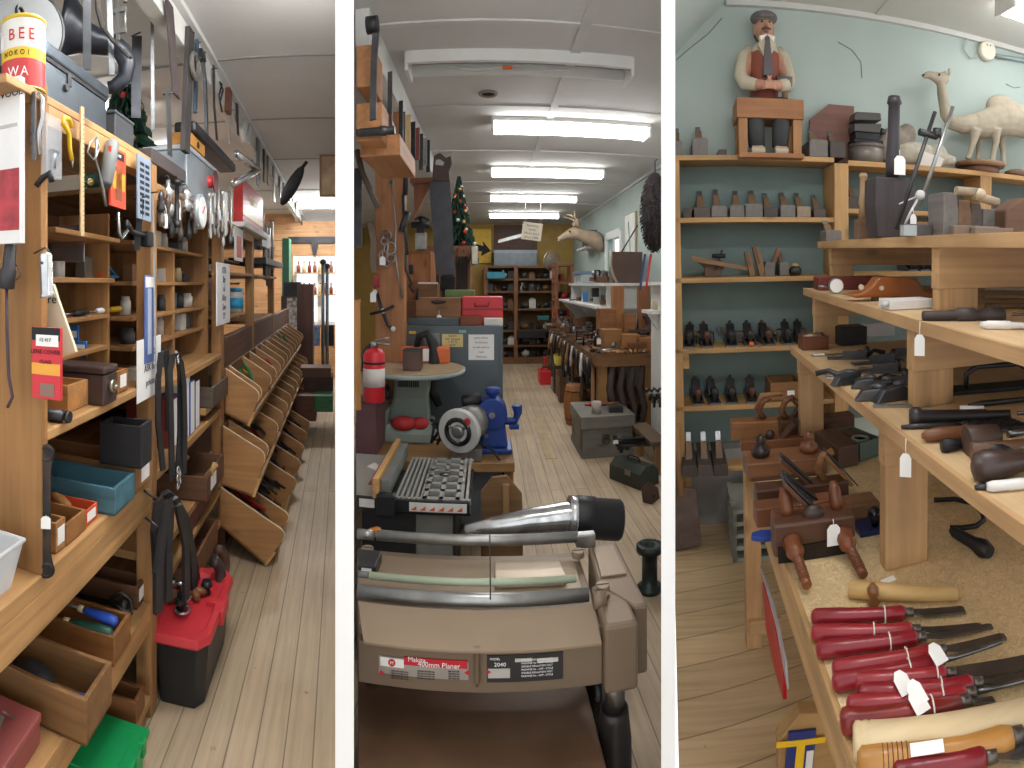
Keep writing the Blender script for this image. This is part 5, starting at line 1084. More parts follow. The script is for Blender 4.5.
for k, (x, y0, y1, w_, mm) in enumerate(((390, 72, 138, .02, DSTEEL), (401, 101, 150, .02, IRON), (404, 112, 148, .015, RSTEEL), (408, 115, 165, .03, wood('c7a878', 'z')), (413, 122, 162, .03, IRON), (417, 128, 160, .035, plain('8a4438', .5)), (421, 134, 170, .03, DSTEEL), (425, 138, 166, .03, STEEL), (428, 140, 172, .03, IRON))):
    hung('hanging_saw', ['black iron hook bar', 'thin black saw frame', 'rusty thin rod', 'pale wooden strip', 'black strap iron', 'dull red handled saw', 'grey saw blade', 'bright saw strip', 'last dark blade'][k] + ' hanging from the ceiling beam over the post', 'saw', ((x, y0), (x, y1)), 2.35 + .22 * k, .01, mm, flat=(w_, .012))
tt = hung('lug_wrench', 'long bright steel rod with rings hanging down the timber post', 'rod', ((391, 180), (393, 200), (396, 225), (395, 250), (398, 275), (402, 297)), PY - .02, .0055, STEEL); b = B(); b.torus((-.0, -.0, -.01), .016, .005, (0, 1, 0), 12, 6); b.build('ring', STEEL, tt)
tt = thing('bridle_bit', 'tangle of steel bridle bits and rings on the timber post', 'bridle bit', m4 @ T(*R.y(387, 250, PY - .02))); b = B()
for dx, dz, rr_ in ((0, .09, .03), (-.012, .05, .022), (.02, .01, .035), (-.02, -.03, .028), (.025, -.05, .024), (0, -.08, .018)): b.torus((dx, -.01, dz), rr_, .0055, (rnd.uniform(-.4, .4), 1, rnd.uniform(-.3, .3)), 16, 6)
b.tube([(0, -.01, .09), (.01, -.02, .02), (-.01, -.01, -.08)], .006); b.build('rings', STEEL, tt); price_tag(tt, (-.02, -.03, -.01), w=.035, h=.05)
tt = hung('jointed_iron', 'dark jointed iron arm with white knobs low on the timber post', 'arm', ((376, 291), (382, 310), (388, 325), (394, 330)), PY - .03, .011, DSTEEL); 
for x, y in ((375, 292), (383, 311), (393, 329)): B().ball(R.y(x, y, PY - .04) - R.y(376, 291, PY - .03), .016, n=10, m=6).build('knob', WHITEP, tt)
hung('pipe_cross', 'small dark pipe handle crossing the jointed arm', 'pipe', ((370, 314), (383, 311), (394, 306)), PY - .05, .009, IRON)
o = hung('red_pouch', 'dark red pouch hanging low on the timber post', 'pouch', ((376, 275), (376, 288)), PY - .02, .02, plain('9c3a40', .6)); price_tag(o, (-.01, -.03, -.07), w=.035, h=.06)
hung('leather_strap', 'grey brown leather strap loop beside the timber post', 'strap', ((362, 228), (370, 222), (374, 240), (373, 262), (375, 272)), PY - .05, .012, plain('77685a', .6), flat=(.035, .012))
hung('scythe_pole', 'dark wooden curved handle crossing the beam end', 'handle', ((357, 150), (362, 172), (370, 190), (378, 208)), 2.5, .014, plain('4f433d', .5)); hung('flat_iron', 'tall dark iron plate hanging at the partition', 'iron', ((358, 168), (358, 248)), 2.55, .014, DSTEEL, flat=(.04, .012))
hung('tape_strip', 'orange yellow wooden stave leaning by the extinguisher', 'stave', ((357, 300), (358, 410)), 2.5, .01, wood('b9854c', 'z'), flat=(.028, .014))
for k, (pts, mm, w_) in enumerate(((((404, 150), (406, 180), (405, 195)), IRON, .03), (((403, 195), (405, 230), (407, 255)), DSTEEL, .02), (((408, 212), (404, 222), (402, 232)), DSTEEL, .04), (((406, 240), (406, 270), (412, 285)), RSTEEL, .018), (((409, 285), (413, 292), (418, 288), (417, 300)), IRON, .016))):
    hung('iron_tool', ['black iron shears', 'dark strap hinge', 'sheepskin shear head', 'rusty long hook', 'small black clamp'][k] + ' hanging on the far edge of the timber post', 'iron tool', pts, PY - .01, w_ / 2, mm)
# fire extinguisher
p = R.y(374, 400, 2.62); t = thing('fire_extinguisher', 'red fire extinguisher with a white label beside the timber post', 'fire extinguisher', m4 @ T(p.x, 2.62, R.y(374, 402, 2.62).z))
EXT = plain('cb2530', .3, 0, .04)
b = B(); b.lathe((0, 0, 0), (0, 0, .27), [(0, .045), (.03, .054), (.88, .054), (.96, .04), (1, .02)], 24); b.build('cylinder', EXT, t); b = B(); b.cyl((0, 0, .08), (0, 0, .17), .0548, n=24); b.build('label', plain('d6cfc8', .5), t); b = B(); b.cyl((0, 0, .192), (0, 0, .202), .0555, n=24); b.build('strap', IRON, t)
b = B(); b.cyl((0, 0, .27), (0, 0, .30), .018); b.tube([(0, 0, .30), (.05, -.01, .315), (.08, -.01, .32)], .006); b.tube([(0, 0, .29), (.05, -.01, .29), (.08, -.01, .285)], .006); b.build('valve', STEEL, t); b = B(); b.tube([(-.02, 0, .285), (-.05, 0, .25), (-.058, 0, .15)], .009); b.build('hose', BLACKP, t)
t, w, h = on_cab('maroon_cupboard', 'dull maroon cupboard below the fire extinguisher', 'cupboard', 356, 376, 402, 440, 2.66, plain('6f4a4c', .5), .35, .004, zz=BZ)
part = None
# ---- centre bay, farther back
rr = random.Random(21)
def ybox(name, label, cat, px0, py0, px1, py1, Y, mat, dep=.2, bevel=.003, grp=None, zfix=None):
    a, c = R.y(px0, py0, Y), R.y(px1, py1, Y); z = c.z if zfix is None else zfix
    tt = thing(name, label, cat, m4 @ T(a.x, Y, z + .001), grp); B().box(0, c.x - a.x, 0, dep, 0, a.z - z).build('body', mat, tt, bevel); return tt, c.x - a.x, a.z - z
# big hand saw on its bracket shelf
a = [R.y(x, y, 3.55) for x, y in ((429, 182), (450, 180), (455, 274), (436, 275))]; o = a[0]
t = thing('rip_saw', 'big old rip saw with a dark wooden handle hanging blade down', 'saw', m4 @ T(*o))
b = B(); b.prism([(p.x - o.x, p.z - o.z) for p in a], (0, 0, 0), (1, 0, 0), (0, 0, 1), (0, .006, 0)); b.build('blade', metal('4c4e53', .5, '3f3e40'), t)
hn = [R.y(x, y, 3.55) for x, y in ((432, 181), (434, 156), (440, 153), (446, 158), (451, 156), (452, 164), (449, 172), (450, 182))]; b = B(); b.prism([(p.x - o.x, p.z - o.z) for p in hn][::-1], (0, -.01, 0), (1, 0, 0), (0, 0, 1), (0, .026, 0)); b.build('handle', wood('4a3830', 'z'), t, .004)
h = R.y(440, 163, 3.55); b = B(); b.prism([(-.03, -.012), (.02, -.02), (.03, .0), (.0, .022), (-.025, .018)], h - o + V((0, -.012, 0)), (1, 0, 0), (0, 0, 1), (0, .002, 0)); b.build('grip_opening', plain('b5b4b0', .7), t)
a, c = R.y(410, 178, 3.65), R.y(445, 182, 3.65); t = thing('bracket_shelf', 'brown bracket shelf board behind the rip saw', 'shelf', m4 @ T(a.x, 3.65, c.z)); B().box(0, c.x - a.x, 0, .3, 0, a.z - c.z).build('board', wood('8a5236', 'x'), t); b = B(); b.prism([(0, 0), (.12, 0), (0, -.24)], (.02, .05, 0), (1, 0, 0), (0, 0, 1), (0, .025, 0)); b.build('bracket', wood('8a5236', 'z'), t)
t, w, h = ybox('wooden_cabinet', 'orange brown wooden cupboard behind the timber post', 'cabinet', 404, 251, 431, 330, 4.0, wood('9a6238', 'z'), .4, .004, None, 0.0); B().box(w * .1, w * .9, -.012, 0, h * .86, h * .985).build('door', wood('a3693c', 'z'), t, .003); b = B(); b.box(w * .2, w * .35, -.02, -.01, h * .9, h * .94); b.build('catch', IRON, t)
t, w, h = ybox('wooden_cabinet', 'tall brown shelf unit with open cells beyond the rip saw', 'cabinet', 424, 246, 470, 330, 4.6, wood('7f5233', 'z'), .35, .004, None, 0.0)
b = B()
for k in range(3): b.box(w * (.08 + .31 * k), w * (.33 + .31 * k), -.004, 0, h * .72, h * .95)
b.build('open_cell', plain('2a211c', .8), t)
ybox('oil_lantern', 'dull tin lantern can on the wooden cupboard', 'can', 415, 232, 426, 250, 3.98, metal('a5a6a2', .35), .09, .01); t = thing('iron_pump', 'black cast iron pump head on the wooden cupboard', 'pump', m4 @ T(*R.y(421, 233, 4.0))); b = B(); b.box(-.03, .03, -.03, .03, 0, .05); b.cyl((-.07, 0, .06), (.07, 0, .06), .025); b.cyl((0, 0, .05), (0, 0, .11), .018); b.tube([(-.05, 0, .1), (0, 0, .12), (.06, 0, .1)], .01); b.build('body', IRON, t)
ybox('tin_bucket', 'tall tin pail on the brown shelf unit', 'pail', 471, 246, 478, 265, 4.5, metal('b0a898', .35), .1, .01); ybox('grey_case', 'bundle of black straps hanging below the rip saw', 'strap', 440, 276, 455, 291, 3.9, IRON, .05, .01); t, w, h = ybox('wooden_box', 'open wooden box of papers on the cupboard ledge', 'box', 416, 284, 437, 298, 3.8, wood('8f6540', 'x'), .2); B().box(.01, w - .01, .02, .18, h, h + .012).build('paper_sheets', PAPER, t)
ybox('chest_box', 'low wooden chest by the post foot behind the tool box', 'chest', 404, 300, 418, 330, 3.75, wood('7f4f30', 'x'), .3, .004, None, 0.0)
xmas(R, tuple(R.y(459, 262, 4.75)), .72, .17, 'decorated Christmas tree with red and gold baubles beyond the rip saw')
# end wall: arrow board, brown board, grey chest, shelving
Y = 10.6
a, c = R.y(470, 229, Y), R.y(491, 263, Y); t = thing('arrow_sign', 'yellow sign board with a big black arrow on the end wall', 'sign', m4 @ T(a.x, Y, c.z)); w, h = c.x - a.x, a.z - c.z; B().box(0, w, -.02, 0, 0, h).build('board', plain('e0b52c', .5), t)
b = B(); b.prism([(-.2, .06), (.05, .0), (.03, .1), (.2, -.1), (.0, -.2), (.02, -.11), (-.2, -.08)], (w * .52, -.024, h * .5), (1, 0, 0), (0, 0, 1), (0, .003, 0)); b.build('arrow', INK, t)
a, c = R.y(494, 225, Y), R.y(537, 251, Y); t = thing('wall_board', 'dark brown display board carrying an old saw on the end wall', 'board', m4 @ T(a.x, Y, c.z)); w, h = c.x - a.x, a.z - c.z; B().box(0, w, -.03, 0, 0, h).build('board', wood('5f3f34', 'x'), t); b = B(); b.prism([(0, 0), (w * .65, h * .28), (w * .65, h * .42), (0, .06)], (w * .1, -.04, h * .3), (1, 0, 0), (0, 0, 1), (0, .006, 0)); b.build('saw_blade', STEEL, t)
t, w, h = ybox('steel_chest', 'long grey steel chest on top of the far shelving', 'chest', 494, 250, 537, 266, 10.2, plain('6d757a', .4, .3), .35, .006); B().box(-.01, w + .01, -.01, .36, h * .8, h).build('lid', plain('7b8388', .4, .3), t)
t = thing('tool_rack', 'wide brown shelving full of machines across the far end', 'shelving', m4); SHM = wood('7a5334', 'x'); SHD = wood('8a5d3a', 'z')
xl, xr = R.y(484, 280, 10.15).x, R.y(560, 280, 10.15).x
zs = [R.y(520, y, 10.15).z for y in (266, 278.5, 291, 308.5, 330, 345)]
for z in zs: B().box(xl, xr, 10.15, 10.6, z - .035, z).build('shelf', SHM, t)
for px in (484, 514, 556): x = R.y(px, 280, 10.15).x; B().box(x, x + .07, 10.13, 10.6, .02, zs[0]).build('upright', SHD, t)
B().box(xl, xr, 10.12, 10.6, 0.0, .12).build('plinth', SHM, t); B().box(xl, xr, 10.57, 10.6, .1, zs[0]).build('back_board', plain('7a6238', .7), t)
for i, z in enumerate(zs[1:] + [.12]):
    for k in range(10):
        x = xl + .05 + (xr - xl - .15) * k / 9.6
        if abs(x - R.y(514, 280, 10.15).x) < .06: x += .1
        w_, h_ = rr.uniform(.07, .13), rr.uniform(.09, .17 if i < 4 else .13); mm = [IRON, DSTEEL, plain('2b2b2e', .5), plain('3c3a38', .5), plain('c9c5bc', .5), plain('6f4a30', .6), BLACKP][(k * 2 + i * 3) % 7]
        b = B()
        if k % 3 == 0: b.box(0, w_, 0, .15, 0, h_); b.tube([(0, .02, h_), (w_ / 2, .02, h_ + .03), (w_, .02, h_)], .01, 6)
        elif k % 3 == 1: b.lathe((w_ / 2, .08, 0), (w_ / 2, .08, h_), [(0, w_ / 2), (.5, w_ / 2.2), (.6, w_ / 4), (1, w_ / 3)], 10)
        else: b.lathe((0, .05, .05), (w_ * 1.4, .05, .07), [(0, .03), (.2, .05), (.7, .045), (1, .02)], 10); b.box(w_ * .4, w_ * .7, .03, .07, .0, h_)
        one(['power_tool', 'iron_weight', 'electric_drill'][k % 3], b, mm, ['old power tool', 'machine fitting', 'electric drill'][k % 3] + ' on the %s shelf of the far shelving' % ORD[i + 1], 'tool', m4 @ T(x, 10.2, z + .001), 'machines on the %s shelf of the far end' % ORD[i + 1])
ybox('teal_case', 'flat teal blue case high on the far shelving', 'case', 487, 272, 505, 278.5, 10.05, plain('2f8a9c', .5), .3)
ybox('green_case', 'green blue machine case on a low far shelf', 'case', 538, 316, 549, 320, 10.05, plain('357a78', .5), .1); ybox('black_toolbox', 'long black machine with a pale maker plate low on the far shelving', 'machine', 517, 331, 546, 338, 10.0, BLACKP, .1)
t = thing('wall_fan', 'round wire guarded fan standing on the far corner rack', 'fan', m4 @ T(*R.y(552, 261, 9.4)) @ RZ(.5)); b = B(); b.torus((0, 0, 0), .17, .012, (0, 1, 0), 22, 6); b.torus((0, 0, 0), .1, .006, (0, 1, 0), 22, 5); b.cyl((0, -.02, 0), (0, .06, 0), .05)
for k in range(8): a_ = PI * k / 8; b.cyl((.17 * cos(a_), 0, .17 * sin(a_)), (-.17 * cos(a_), 0, -.17 * sin(a_)), .004, n=5)
b.build('guard', STEEL, t)
t = thing('corner_rack', 'reddish open timber rack in the far corner', 'rack', m4); RK = wood('a06848', 'z')
for px in (555, 571):
    for Y in (8.9, 9.3): x = R.y(px, 280, 8.9).x; B().box(x, x + .05, Y, Y + .05, 0, 1.84).build('upright', RK, t)
x0, x1 = R.y(555, 280, 8.9).x, R.y(571, 280, 8.9).x
for z in (.5, .9, 1.2, 1.5, 1.8): B().box(x0, x1 + .05, 8.9, 9.35, z, z + .03).build('shelf', RK, t)
for k in range(14):
    one('rack_tool', B().lathe((0, 0, .05), (.1, .05, .12), [(0, .03), (.5, .05), (1, .02)], 8), [IRON, REDP, DSTEEL][k % 3], 'dark tool lying on the reddish corner rack', 'tool', m4 @ T(x0 + .02 + .05 * (k % 4), 8.95 + .05 * (k % 5), [.53, .93, 1.23, 1.53][k // 4]), 'tools on the corner rack')
# hanging card from the fitting
a = R.y(532, 231, 7.05); t = thing('hanging_card', 'hand lettered cream card hanging on strings from a ceiling light', 'card', m4 @ T(*a) @ RY(D(7))); B().box(-.13, .13, -.004, .004, -.12, .11).build('card', plain('e6dcc8', .7), t); b = B(); b.tube([(-.1, 0, .1), (-.14, 0, .45)], .003, 5); b.build('string', STRING, t); b = B(); b.tube([(.1, 0, .1), (.06, 0, .45)], .003, 5); b.build('string', STRING, t)
for k, s in enumerate(('Specialty', 'tools', 'Made here', 'since 1986')): letter(t, s, .045, MX(((1, 0, 0, 0), (0, 0, -1, -.006), (0, 1, 0, .07 - .052 * k), (0, 0, 0, 1))), plain('7d6a58', .7))
# deer head on the east wall
t = thing('mounted_deer_head', 'mounted deer head with small antlers on the green wall', 'deer head', m4)
FURC = plain('9c8872', .85, 0, .18, 14)
yD = 7.75; P0 = [(1.70, 2.10, .20, .21), (1.60, 2.12, .17, .19), (1.48, 2.17, .12, .15), (1.36, 2.215, .10, .125), (1.27, 2.245, .10, .12), (1.20, 2.235, .085, .095), (1.13, 2.20, .06, .068), (1.07, 2.165, .054, .058), (1.03, 2.145, .048, .05), (1.012, 2.14, .03, .032)]
b = B(); rings = []
for x, z, ry, rz in P0: rings.append([V((x - .2 * sin(q) * rz * .5, yD + .85 * ry * cos(q), z + .8 * rz * sin(q))) for q in [2 * PI * k / 16 for k in range(16)]])
b.m(FURC); b.hull(rings); b.build('head', FURC, t, 0, None, 1)
for s in (-1, 1):
    b = B(); b.ball((1.29, yD + s * .13, 2.37), .03, .025, .085, 10, 8, RX(-s * D(50)) @ RY(D(-15))); b.build('ear', plain('b9a288', .85), t)
    b = B(); b.ball((1.185, yD + s * .082, 2.255), .014, n=8, m=6); b.build('eye', INK, t)
    b = B(); b.tube([(1.27, yD + s * .04, 2.34), (1.28, yD + s * .1, 2.43), (1.22, yD + s * .16, 2.47), (1.13, yD + s * .15, 2.49)], [.016, .013, .01, .005]); b.tube([(1.25, yD + s * .13, 2.45), (1.24, yD + s * .12, 2.55)], [.01, .004]); b.build('antler', plain('cdb999', .6), t)
b = B(); b.ball((1.014, yD, 2.15), .014, .02, .016, 10, 6); b.build('nose', INK, t)
t = thing('framed_print', 'tall framed botanical print on the green wall', 'picture', m4 @ T(1.698, 5.95, 1.74)); B().box(-.02, 0, 0, .5, 0, .6).build('frame', wood('b59a72', 'z'), t); B().box(-.024, -.02, .03, .47, .03, .59).build('print', plain('d5d9d2', .5, 0, .12, 9), t); b = B(); b.tube([(-.026, .2, .1), (-.026, .24, .3), (-.026, .3, .5)], .008, 5); b.build('drawn_plant', plain('8f9a8a', .7), t)
for k in range(3): one('book_tin', B().box(-.16, 0, 0, .09, 0, .26), plain(['5c6a62', '494c4a', '6c6f66'][k], .6), 'dark upright tin on the ledge behind the deer head, ' + ORD[k] + ' from the window', 'tin', m4 @ T(1.695, 8.2 + .2 * k, 2.08)); 
part2 = one('wall_ledge', B().box(-.2, 0, 0, .8, -.02, 0), WHITEP, 'narrow white ledge holding dark tins behind the deer head', 'ledge', m4 @ T(1.699, 8.15, 2.079))
# fur pelt hanging by the partition
p = R.y(655, 212, 4.25); t = thing('fur_pelt', 'shaggy black brown fur pelt hanging high by the partition', 'pelt', m4 @ T(p.x, 4.25, p.z)); b = B().m(plain('2a2222', .95, 0, .25)); b.ball((0, 0, 0), .115, .09, .33, 16, 12)
for k in range(900):
    u, v = rr.uniform(0, 2 * PI), math.acos(rr.uniform(-1, 1)); q = V((.115 * sin(v) * cos(u), .09 * sin(v) * sin(u), .33 * cos(v))); d = V((cos(u) * .6, sin(u) * .6, -.8)).normalized() * rr.uniform(.02, .035)
    b.tube([q * .97, q * .97 + d * .6 + V((cos(u), sin(u), 0)) * .006, q * .97 + d], [.004, .003, .0008], 4)
b.build('fur', None, t); b = B(); b.tube([(0, 0, .3), (0, 0, .42), (.02, 0, .44)], .006); b.build('hook', DSTEEL, t)
# white shelving along the east wall
t = thing('white_shelving', 'white painted shelving along the green wall, crowded with tools', 'shelving', m4)
WS = plain('d9dad6', .5, 0, .05)
B().box(1.2, 1.69, 5.45, 7.9, 1.48, 1.51).build('shelf', WS, t); B().box(1.12, 1.69, 5.45, 8.4, 1.24, 1.265).build('shelf', WS, t)
for y in (5.5, 6.2, 7.0, 7.88): B().box(1.24, 1.69, y, y + .025, 1.265, 1.48).build('divider', WS, t)
for y in (5.5, 6.8, 8.3): b = B(); b.prism([(1.15, 1.24), (1.69, 1.24), (1.69, .85), (1.5, .85)], (0, y, 0), (1, 0, 0), (0, 0, 1), (0, .03, 0)); b.build('bracket', WS, t)
B().box(1.665, 1.69, 5.45, 8.4, .85, 1.48).build('back_board', WS, t)
t = thing('plastic_tub', 'clear plastic tub with a blue grey lid on the white shelving', 'tub', m4 @ T(1.22, 6.95, 1.511)); b = B(); b.box(0, .42, 0, .6, 0, .12); b.build('body', glass('d5dde2', .2, .5), t, .01); B().box(-.015, .435, -.015, .615, .12, .16).build('lid', plain('6d8194', .45), t, .008)
t = thing('leather_case', 'square brown leather case with rope on the white shelving', 'case', m4 @ T(1.3, 5.5, 1.511)); B().box(0, .33, 0, .16, 0, .33).build('body', plain('5b453b', .6, 0, .15), t, .008); b = B(); b.tube([(-.02, -.02, .34), (-.03, -.03, .2), (-.0, -.03, .08), (.04, -.04, .0)], .014); b.build('rope', plain('a59a8a', .8), t); b = B(); b.cyl((.1, .0, .33), (.3, .1, .62), .008); b.build('rod', DSTEEL, t)
ybox('blue_carton', 'small blue carton on the middle white shelf', 'carton', 584, 292, 588, 302, 6.5, plain('3d78b0', .5), .1); ybox('black_radio', 'black upright radio in the white shelf cell', 'radio', 593, 288, 599, 297, 6.05, BLACKP, .08)
def scatter(n, xr_, yr, z, label, grp, cat='tool', big=1.0, kinds=6):
    for k in range(n):
        kd = rr.randrange(kinds); mm = [wood('8a5a34', 'x'), DSTEEL, IRON, STEEL, wood('5f4632', 'x'), RSTEEL][rr.randrange(6)]
        def f(kd=kd, mm=mm):
            o = root(['handled_tool', 'iron_bar', 'wooden_block', 'iron_pipe', 'iron_clamp', 'hand_plane'][kd]); b = B(); L = .22 * big
            if kd == 0: b.lathe((-L * .6, 0, .02), (L * .3, 0, .022), [(0, .012), (.2, .018), (.7, .014), (1, .012)], 8); b.build('handle', wood('8f6136', 'x'), o); B().box(L * .3, L * .9, -.02, .02, .012, .03).build('head', DSTEEL, o, .003)
            elif kd == 1: b.box(-L, L, -.012, .012, 0, .016); b.build('bar', mm, o, .003)
            elif kd == 2: b.box(-L * .6, L * .6, -.04, .04, 0, .07); b.build('body', wood('7d5130', 'x'), o, .004)
            elif kd == 3: b.cyl((-L * 1.2, 0, .016), (L, 0, .018), .015, n=9); b.build('pipe', mm, o)
            elif kd == 4: b.tube([(-L * .4, 0, .015), (-L * .4, 0, .12), (L * .3, 0, .12), (L * .3, 0, .06)], .012, 7); b.cyl((L * .3, 0, .08), (L * .3, 0, .0), .008); b.build('frame', IRON, o)
            else: b.box(-L * .7, L * .7, -.03, .03, 0, .05); b.build('body', wood('6d4a30', 'x'), o, .004); B().obox((0, 0, .075), (.03, .045, .09), RY(D(-30))).build('iron', STEEL, o)
            return o
        inst(('sc', kd, mm.name if kd in (1, 3) else '', big), f, label + ', ' + ['wooden handled', 'flat iron bar', 'wooden block', 'pipe', 'clamp', 'wooden plane'][kd], cat, m4 @ T(rr.uniform(*xr_), rr.uniform(*yr), z + rr.uniform(0, .03)) @ RZ(rr.uniform(-.9, .9) + (PI / 2 if rr.random() < .3 else 0)), grp + ' ' + str(kd))
scatter(20, (1.25, 1.6), (5.6, 6.9), 1.512, 'clutter on the top white shelf', 'white shelf top clutter', big=.5)
scatter(16, (1.2, 1.6), (5.6, 8.2), 1.267, 'clutter on the middle white shelf', 'white shelf clutter', big=.5)
# benches under the shelving
t = thing('tool_bench', 'rough timber bench heaped with tools behind the grey chest', 'bench', m4); BW = wood('94683f', 'x')
B().box(1.02, 1.66, 4.98, 8.6, .80, .84).build('bench_top', BW, t); B().box(1.0, 1.66, 4.95, 4.99, .72, .84).build('end_rail', BW, t); B().box(.98, 1.02, 4.95, 8.6, .74, .84).build('front_rail', wood('7b5a3c', 'y'), t)
for x, y in ((1.04, 5.0), (1.5, 5.0), (1.04, 6.4), (1.04, 7.8)): B().box(x, x + .09, y, y + .09, 0, .8).build('leg', OLD_Z, t)
B().box(1.1, 1.66, 5.2, 8.5, .3, .33).build('shelf', BW, t)
t2 = thing('timber_prop', 'square timber prop rising from the tool bench to the white shelf', 'prop', m4 @ T(1.27, 5.36, .841)); B().box(0, .12, 0, .08, 0, .64).build('post', wood('ab7446', 'z'), t2, .003)
t2 = thing('timber_prop', 'second timber prop beside the black fur pelt', 'prop', m4 @ T(1.60, 5.30, .841)); B().box(-.07, .05, 0, .08, 0, .64).build('post', wood('a06a40', 'z'), t2, .003)
t = thing('iron_guard', 'dark brown curved iron guard standing on the tool bench', 'guard', m4 @ T(*R.y(641, 322, 5.2))); b = B(); b.torus((0, 0, -.02), .09, .035, (0, 1, 0), 18, 8, -.5, 2.6); b.box(-.12, .12, -.03, .03, -.1, -.07); b.build('guard', plain('4c3734', .5), t)
for k, (x0, y0, x1, y1, Yk, mm) in enumerate(((600, 309, 616, 326, 5.3, wood('8f5f38', 'x')), (625, 314, 636, 323, 5.25, wood('a06c40', 'x')), (604, 330, 622, 341, 5.05, wood('9a6a3e', 'x')), (622, 335, 640, 349, 5.02, wood('ab7a48', 'x')), (640, 338, 657, 352, 5.0, wood('a87444', 'x')), (576, 318, 596, 334, 6.6, wood('70462c', 'x')), (584, 334, 604, 350, 6.0, wood('82542f', 'x')))):
    ybox('wooden_crate', ['open wooden crate under the white shelving', 'little wooden crate by the timber prop', 'low pine crate on the front of the tool bench', 'pine box in the middle of the tool bench edge', 'pine box at the partition end of the tool bench', 'dark wooden crate far back under the white shelving', 'brown crate between far crate and chest'][k], 'crate', x0, y0, x1, y1, Yk, mm, .2, .003, None, .841)
scatter(44, (1.02, 1.62), (5.0, 6.0), .842, 'tool heaped at the near end of the tool bench', 'near bench heap', big=.8)
scatter(40, (1.02, 1.62), (6.0, 8.5), .842, 'tool heaped at the far end of the tool bench', 'far bench heap', big=1.0)
for k in range(16):
    x = 1.02 + .04 * (k % 3); y = 5.05 + .2 * k; o = one('long_tool', B().lathe((0, 0, 0), (rr.uniform(-.1, .1), rr.uniform(-.1, .1), .72), [(0, .03), (.1, .02), (1, .018)], 8), [OLD_Z, IRON, DARKW_Z, RSTEEL][k % 4], 'long handled tool leaning under the tool bench edge', 'tool', m4 @ T(x - .02, y, .005), 'tools leaning under the bench')
for k in range(4):
    o = one('iron_yoke', B().tube([(0, 0, .7), (-.03, 0, .5), (.02, 0, .3), (-.02, 0, .1), (.03, 0, .0)], [.03, .035, .03, .03, .02], 8), plain('4a3d36', .7), 'dark wooden shaft hanging below the near end of the bench', 'shaft', m4 @ T(1.18 + .1 * k, 4.99, .01), 'dark shafts below the bench end')
# grey wooden chest with small things on it
GC2 = wood('7d7b72', 'x', contrast=.16)
p = R.z(582, 459, 0); q = R.z(634, 456, 0); CW = q.x - p.x
t = thing('tool_chest', 'weathered grey wooden chest with an iron ring handle on the floor', 'chest', m4 @ T(p.x, p.y, .0)); CH = .36
B().box(.005, CW - .005, .005, .58, 0, CH * .74).build('body', GC2, t, .004); B().box(-.012, CW + .012, -.012, .6, CH * .70, CH).build('lid', GC2, t, .006); B().box(-.004, CW + .004, -.006, .59, 0, .05).build('plinth', GC2, t, .003)
b = B(); b.torus((CW * .46, -.012, CH * .42), .032, .006, (0, 1, 0), 16, 6); b.box(CW * .46 - .03, CW * .46 + .03, -.01, 0, CH * .44, CH * .56); b.build('ring_handle', RSTEEL, t)
b = B(); b.box(-.004, 0, .05, .14, .06, CH * .7); b.box(-.004, 0, .44, .53, .06, CH * .7); b.box(-.004, 0, .14, .44, .06, .12); b.build('side_panel', GC2, t)
o = one('pale_cup', B().lathe((0, 0, 0), (0, 0, .1), [(0, .038), (1, .044)], 14), plain('b9aca4', .4), 'pale translucent cup on the grey chest', 'cup', m4 @ T(p.x + .15, p.y + .12, CH + .001)); 
b = B(); b.prism([(0, 0), (.12, -.03), (.13, .06), (.02, .1)], (0, 0, 0), (1, 0, 0), (0, 1, 0), (0, 0, .04))
one('brush_block', b, BLACKP, 'black ridged block lying on the grey chest', 'block', m4 @ T(p.x + .26, p.y + .1, CH + .001)); 
for k in range(4): one('small_grip', B().lathe((0, 0, .015), (.12, .03, .015), [(0, .01), (.4, .014), (1, .008)], 8), [REDP, IRON, plain('8a4a44', .5), OLD_X][k], ['dull red handle', 'black iron handle', 'pinkish grip', 'old wooden handle'][k] + ' at the back of the grey chest', 'handle', m4 @ T(p.x + .1 + .07 * k, p.y + .38, CH + .001))
# keg, level, buckets, tool boxes along the bench
p = R.z(574, 426, 0); t = thing('wooden_keg', 'small orange brown wooden keg behind the grey chest', 'keg', m4 @ T(p.x + .03, p.y + .1, 0)); b = B(); b.lathe((0, 0, 0), (0, 0, .42), [(0, .10), (.25, .118), (.5, .125), (.75, .118), (1, .10)], 20); b.build('body', wood('a5672f', 'z'), t)
for z in (.06, .36): B().torus((0, 0, z), .112, .006, n=24).build('hoop', RSTEEL, t)
p = R.z(586, 402, .02); t = thing('spirit_level', 'tall yellow spirit level standing against the bench', 'level', m4 @ T(p.x, p.y, .0)); b = B(); b.box(-.02, .02, -.012, .012, 0, .78); b.build('body', YELP, t, .002)
for k, (px, py, hh, cc) in enumerate(((572, 371, .34, 'd7d5ce'), (564, 368, .3, 'd9c45a'), (583, 376, .36, 'cfcac0'))):
    p = R.z(px, py + 22, .0); t = thing('plastic_pail', ['white tapered pail beneath the far end of the tool bench', 'yellow pail beneath the far end of the tool bench', 'greyish white pail by the yellow level'][k], 'pail', m4 @ T(p.x, p.y, 0)); b = B(); b.lathe((0, 0, 0), (0, 0, hh + .2), [(0, .11), (1, .15), (1, .14), (.3, .11)], 18); b.build('body', plain(cc, .5), t)
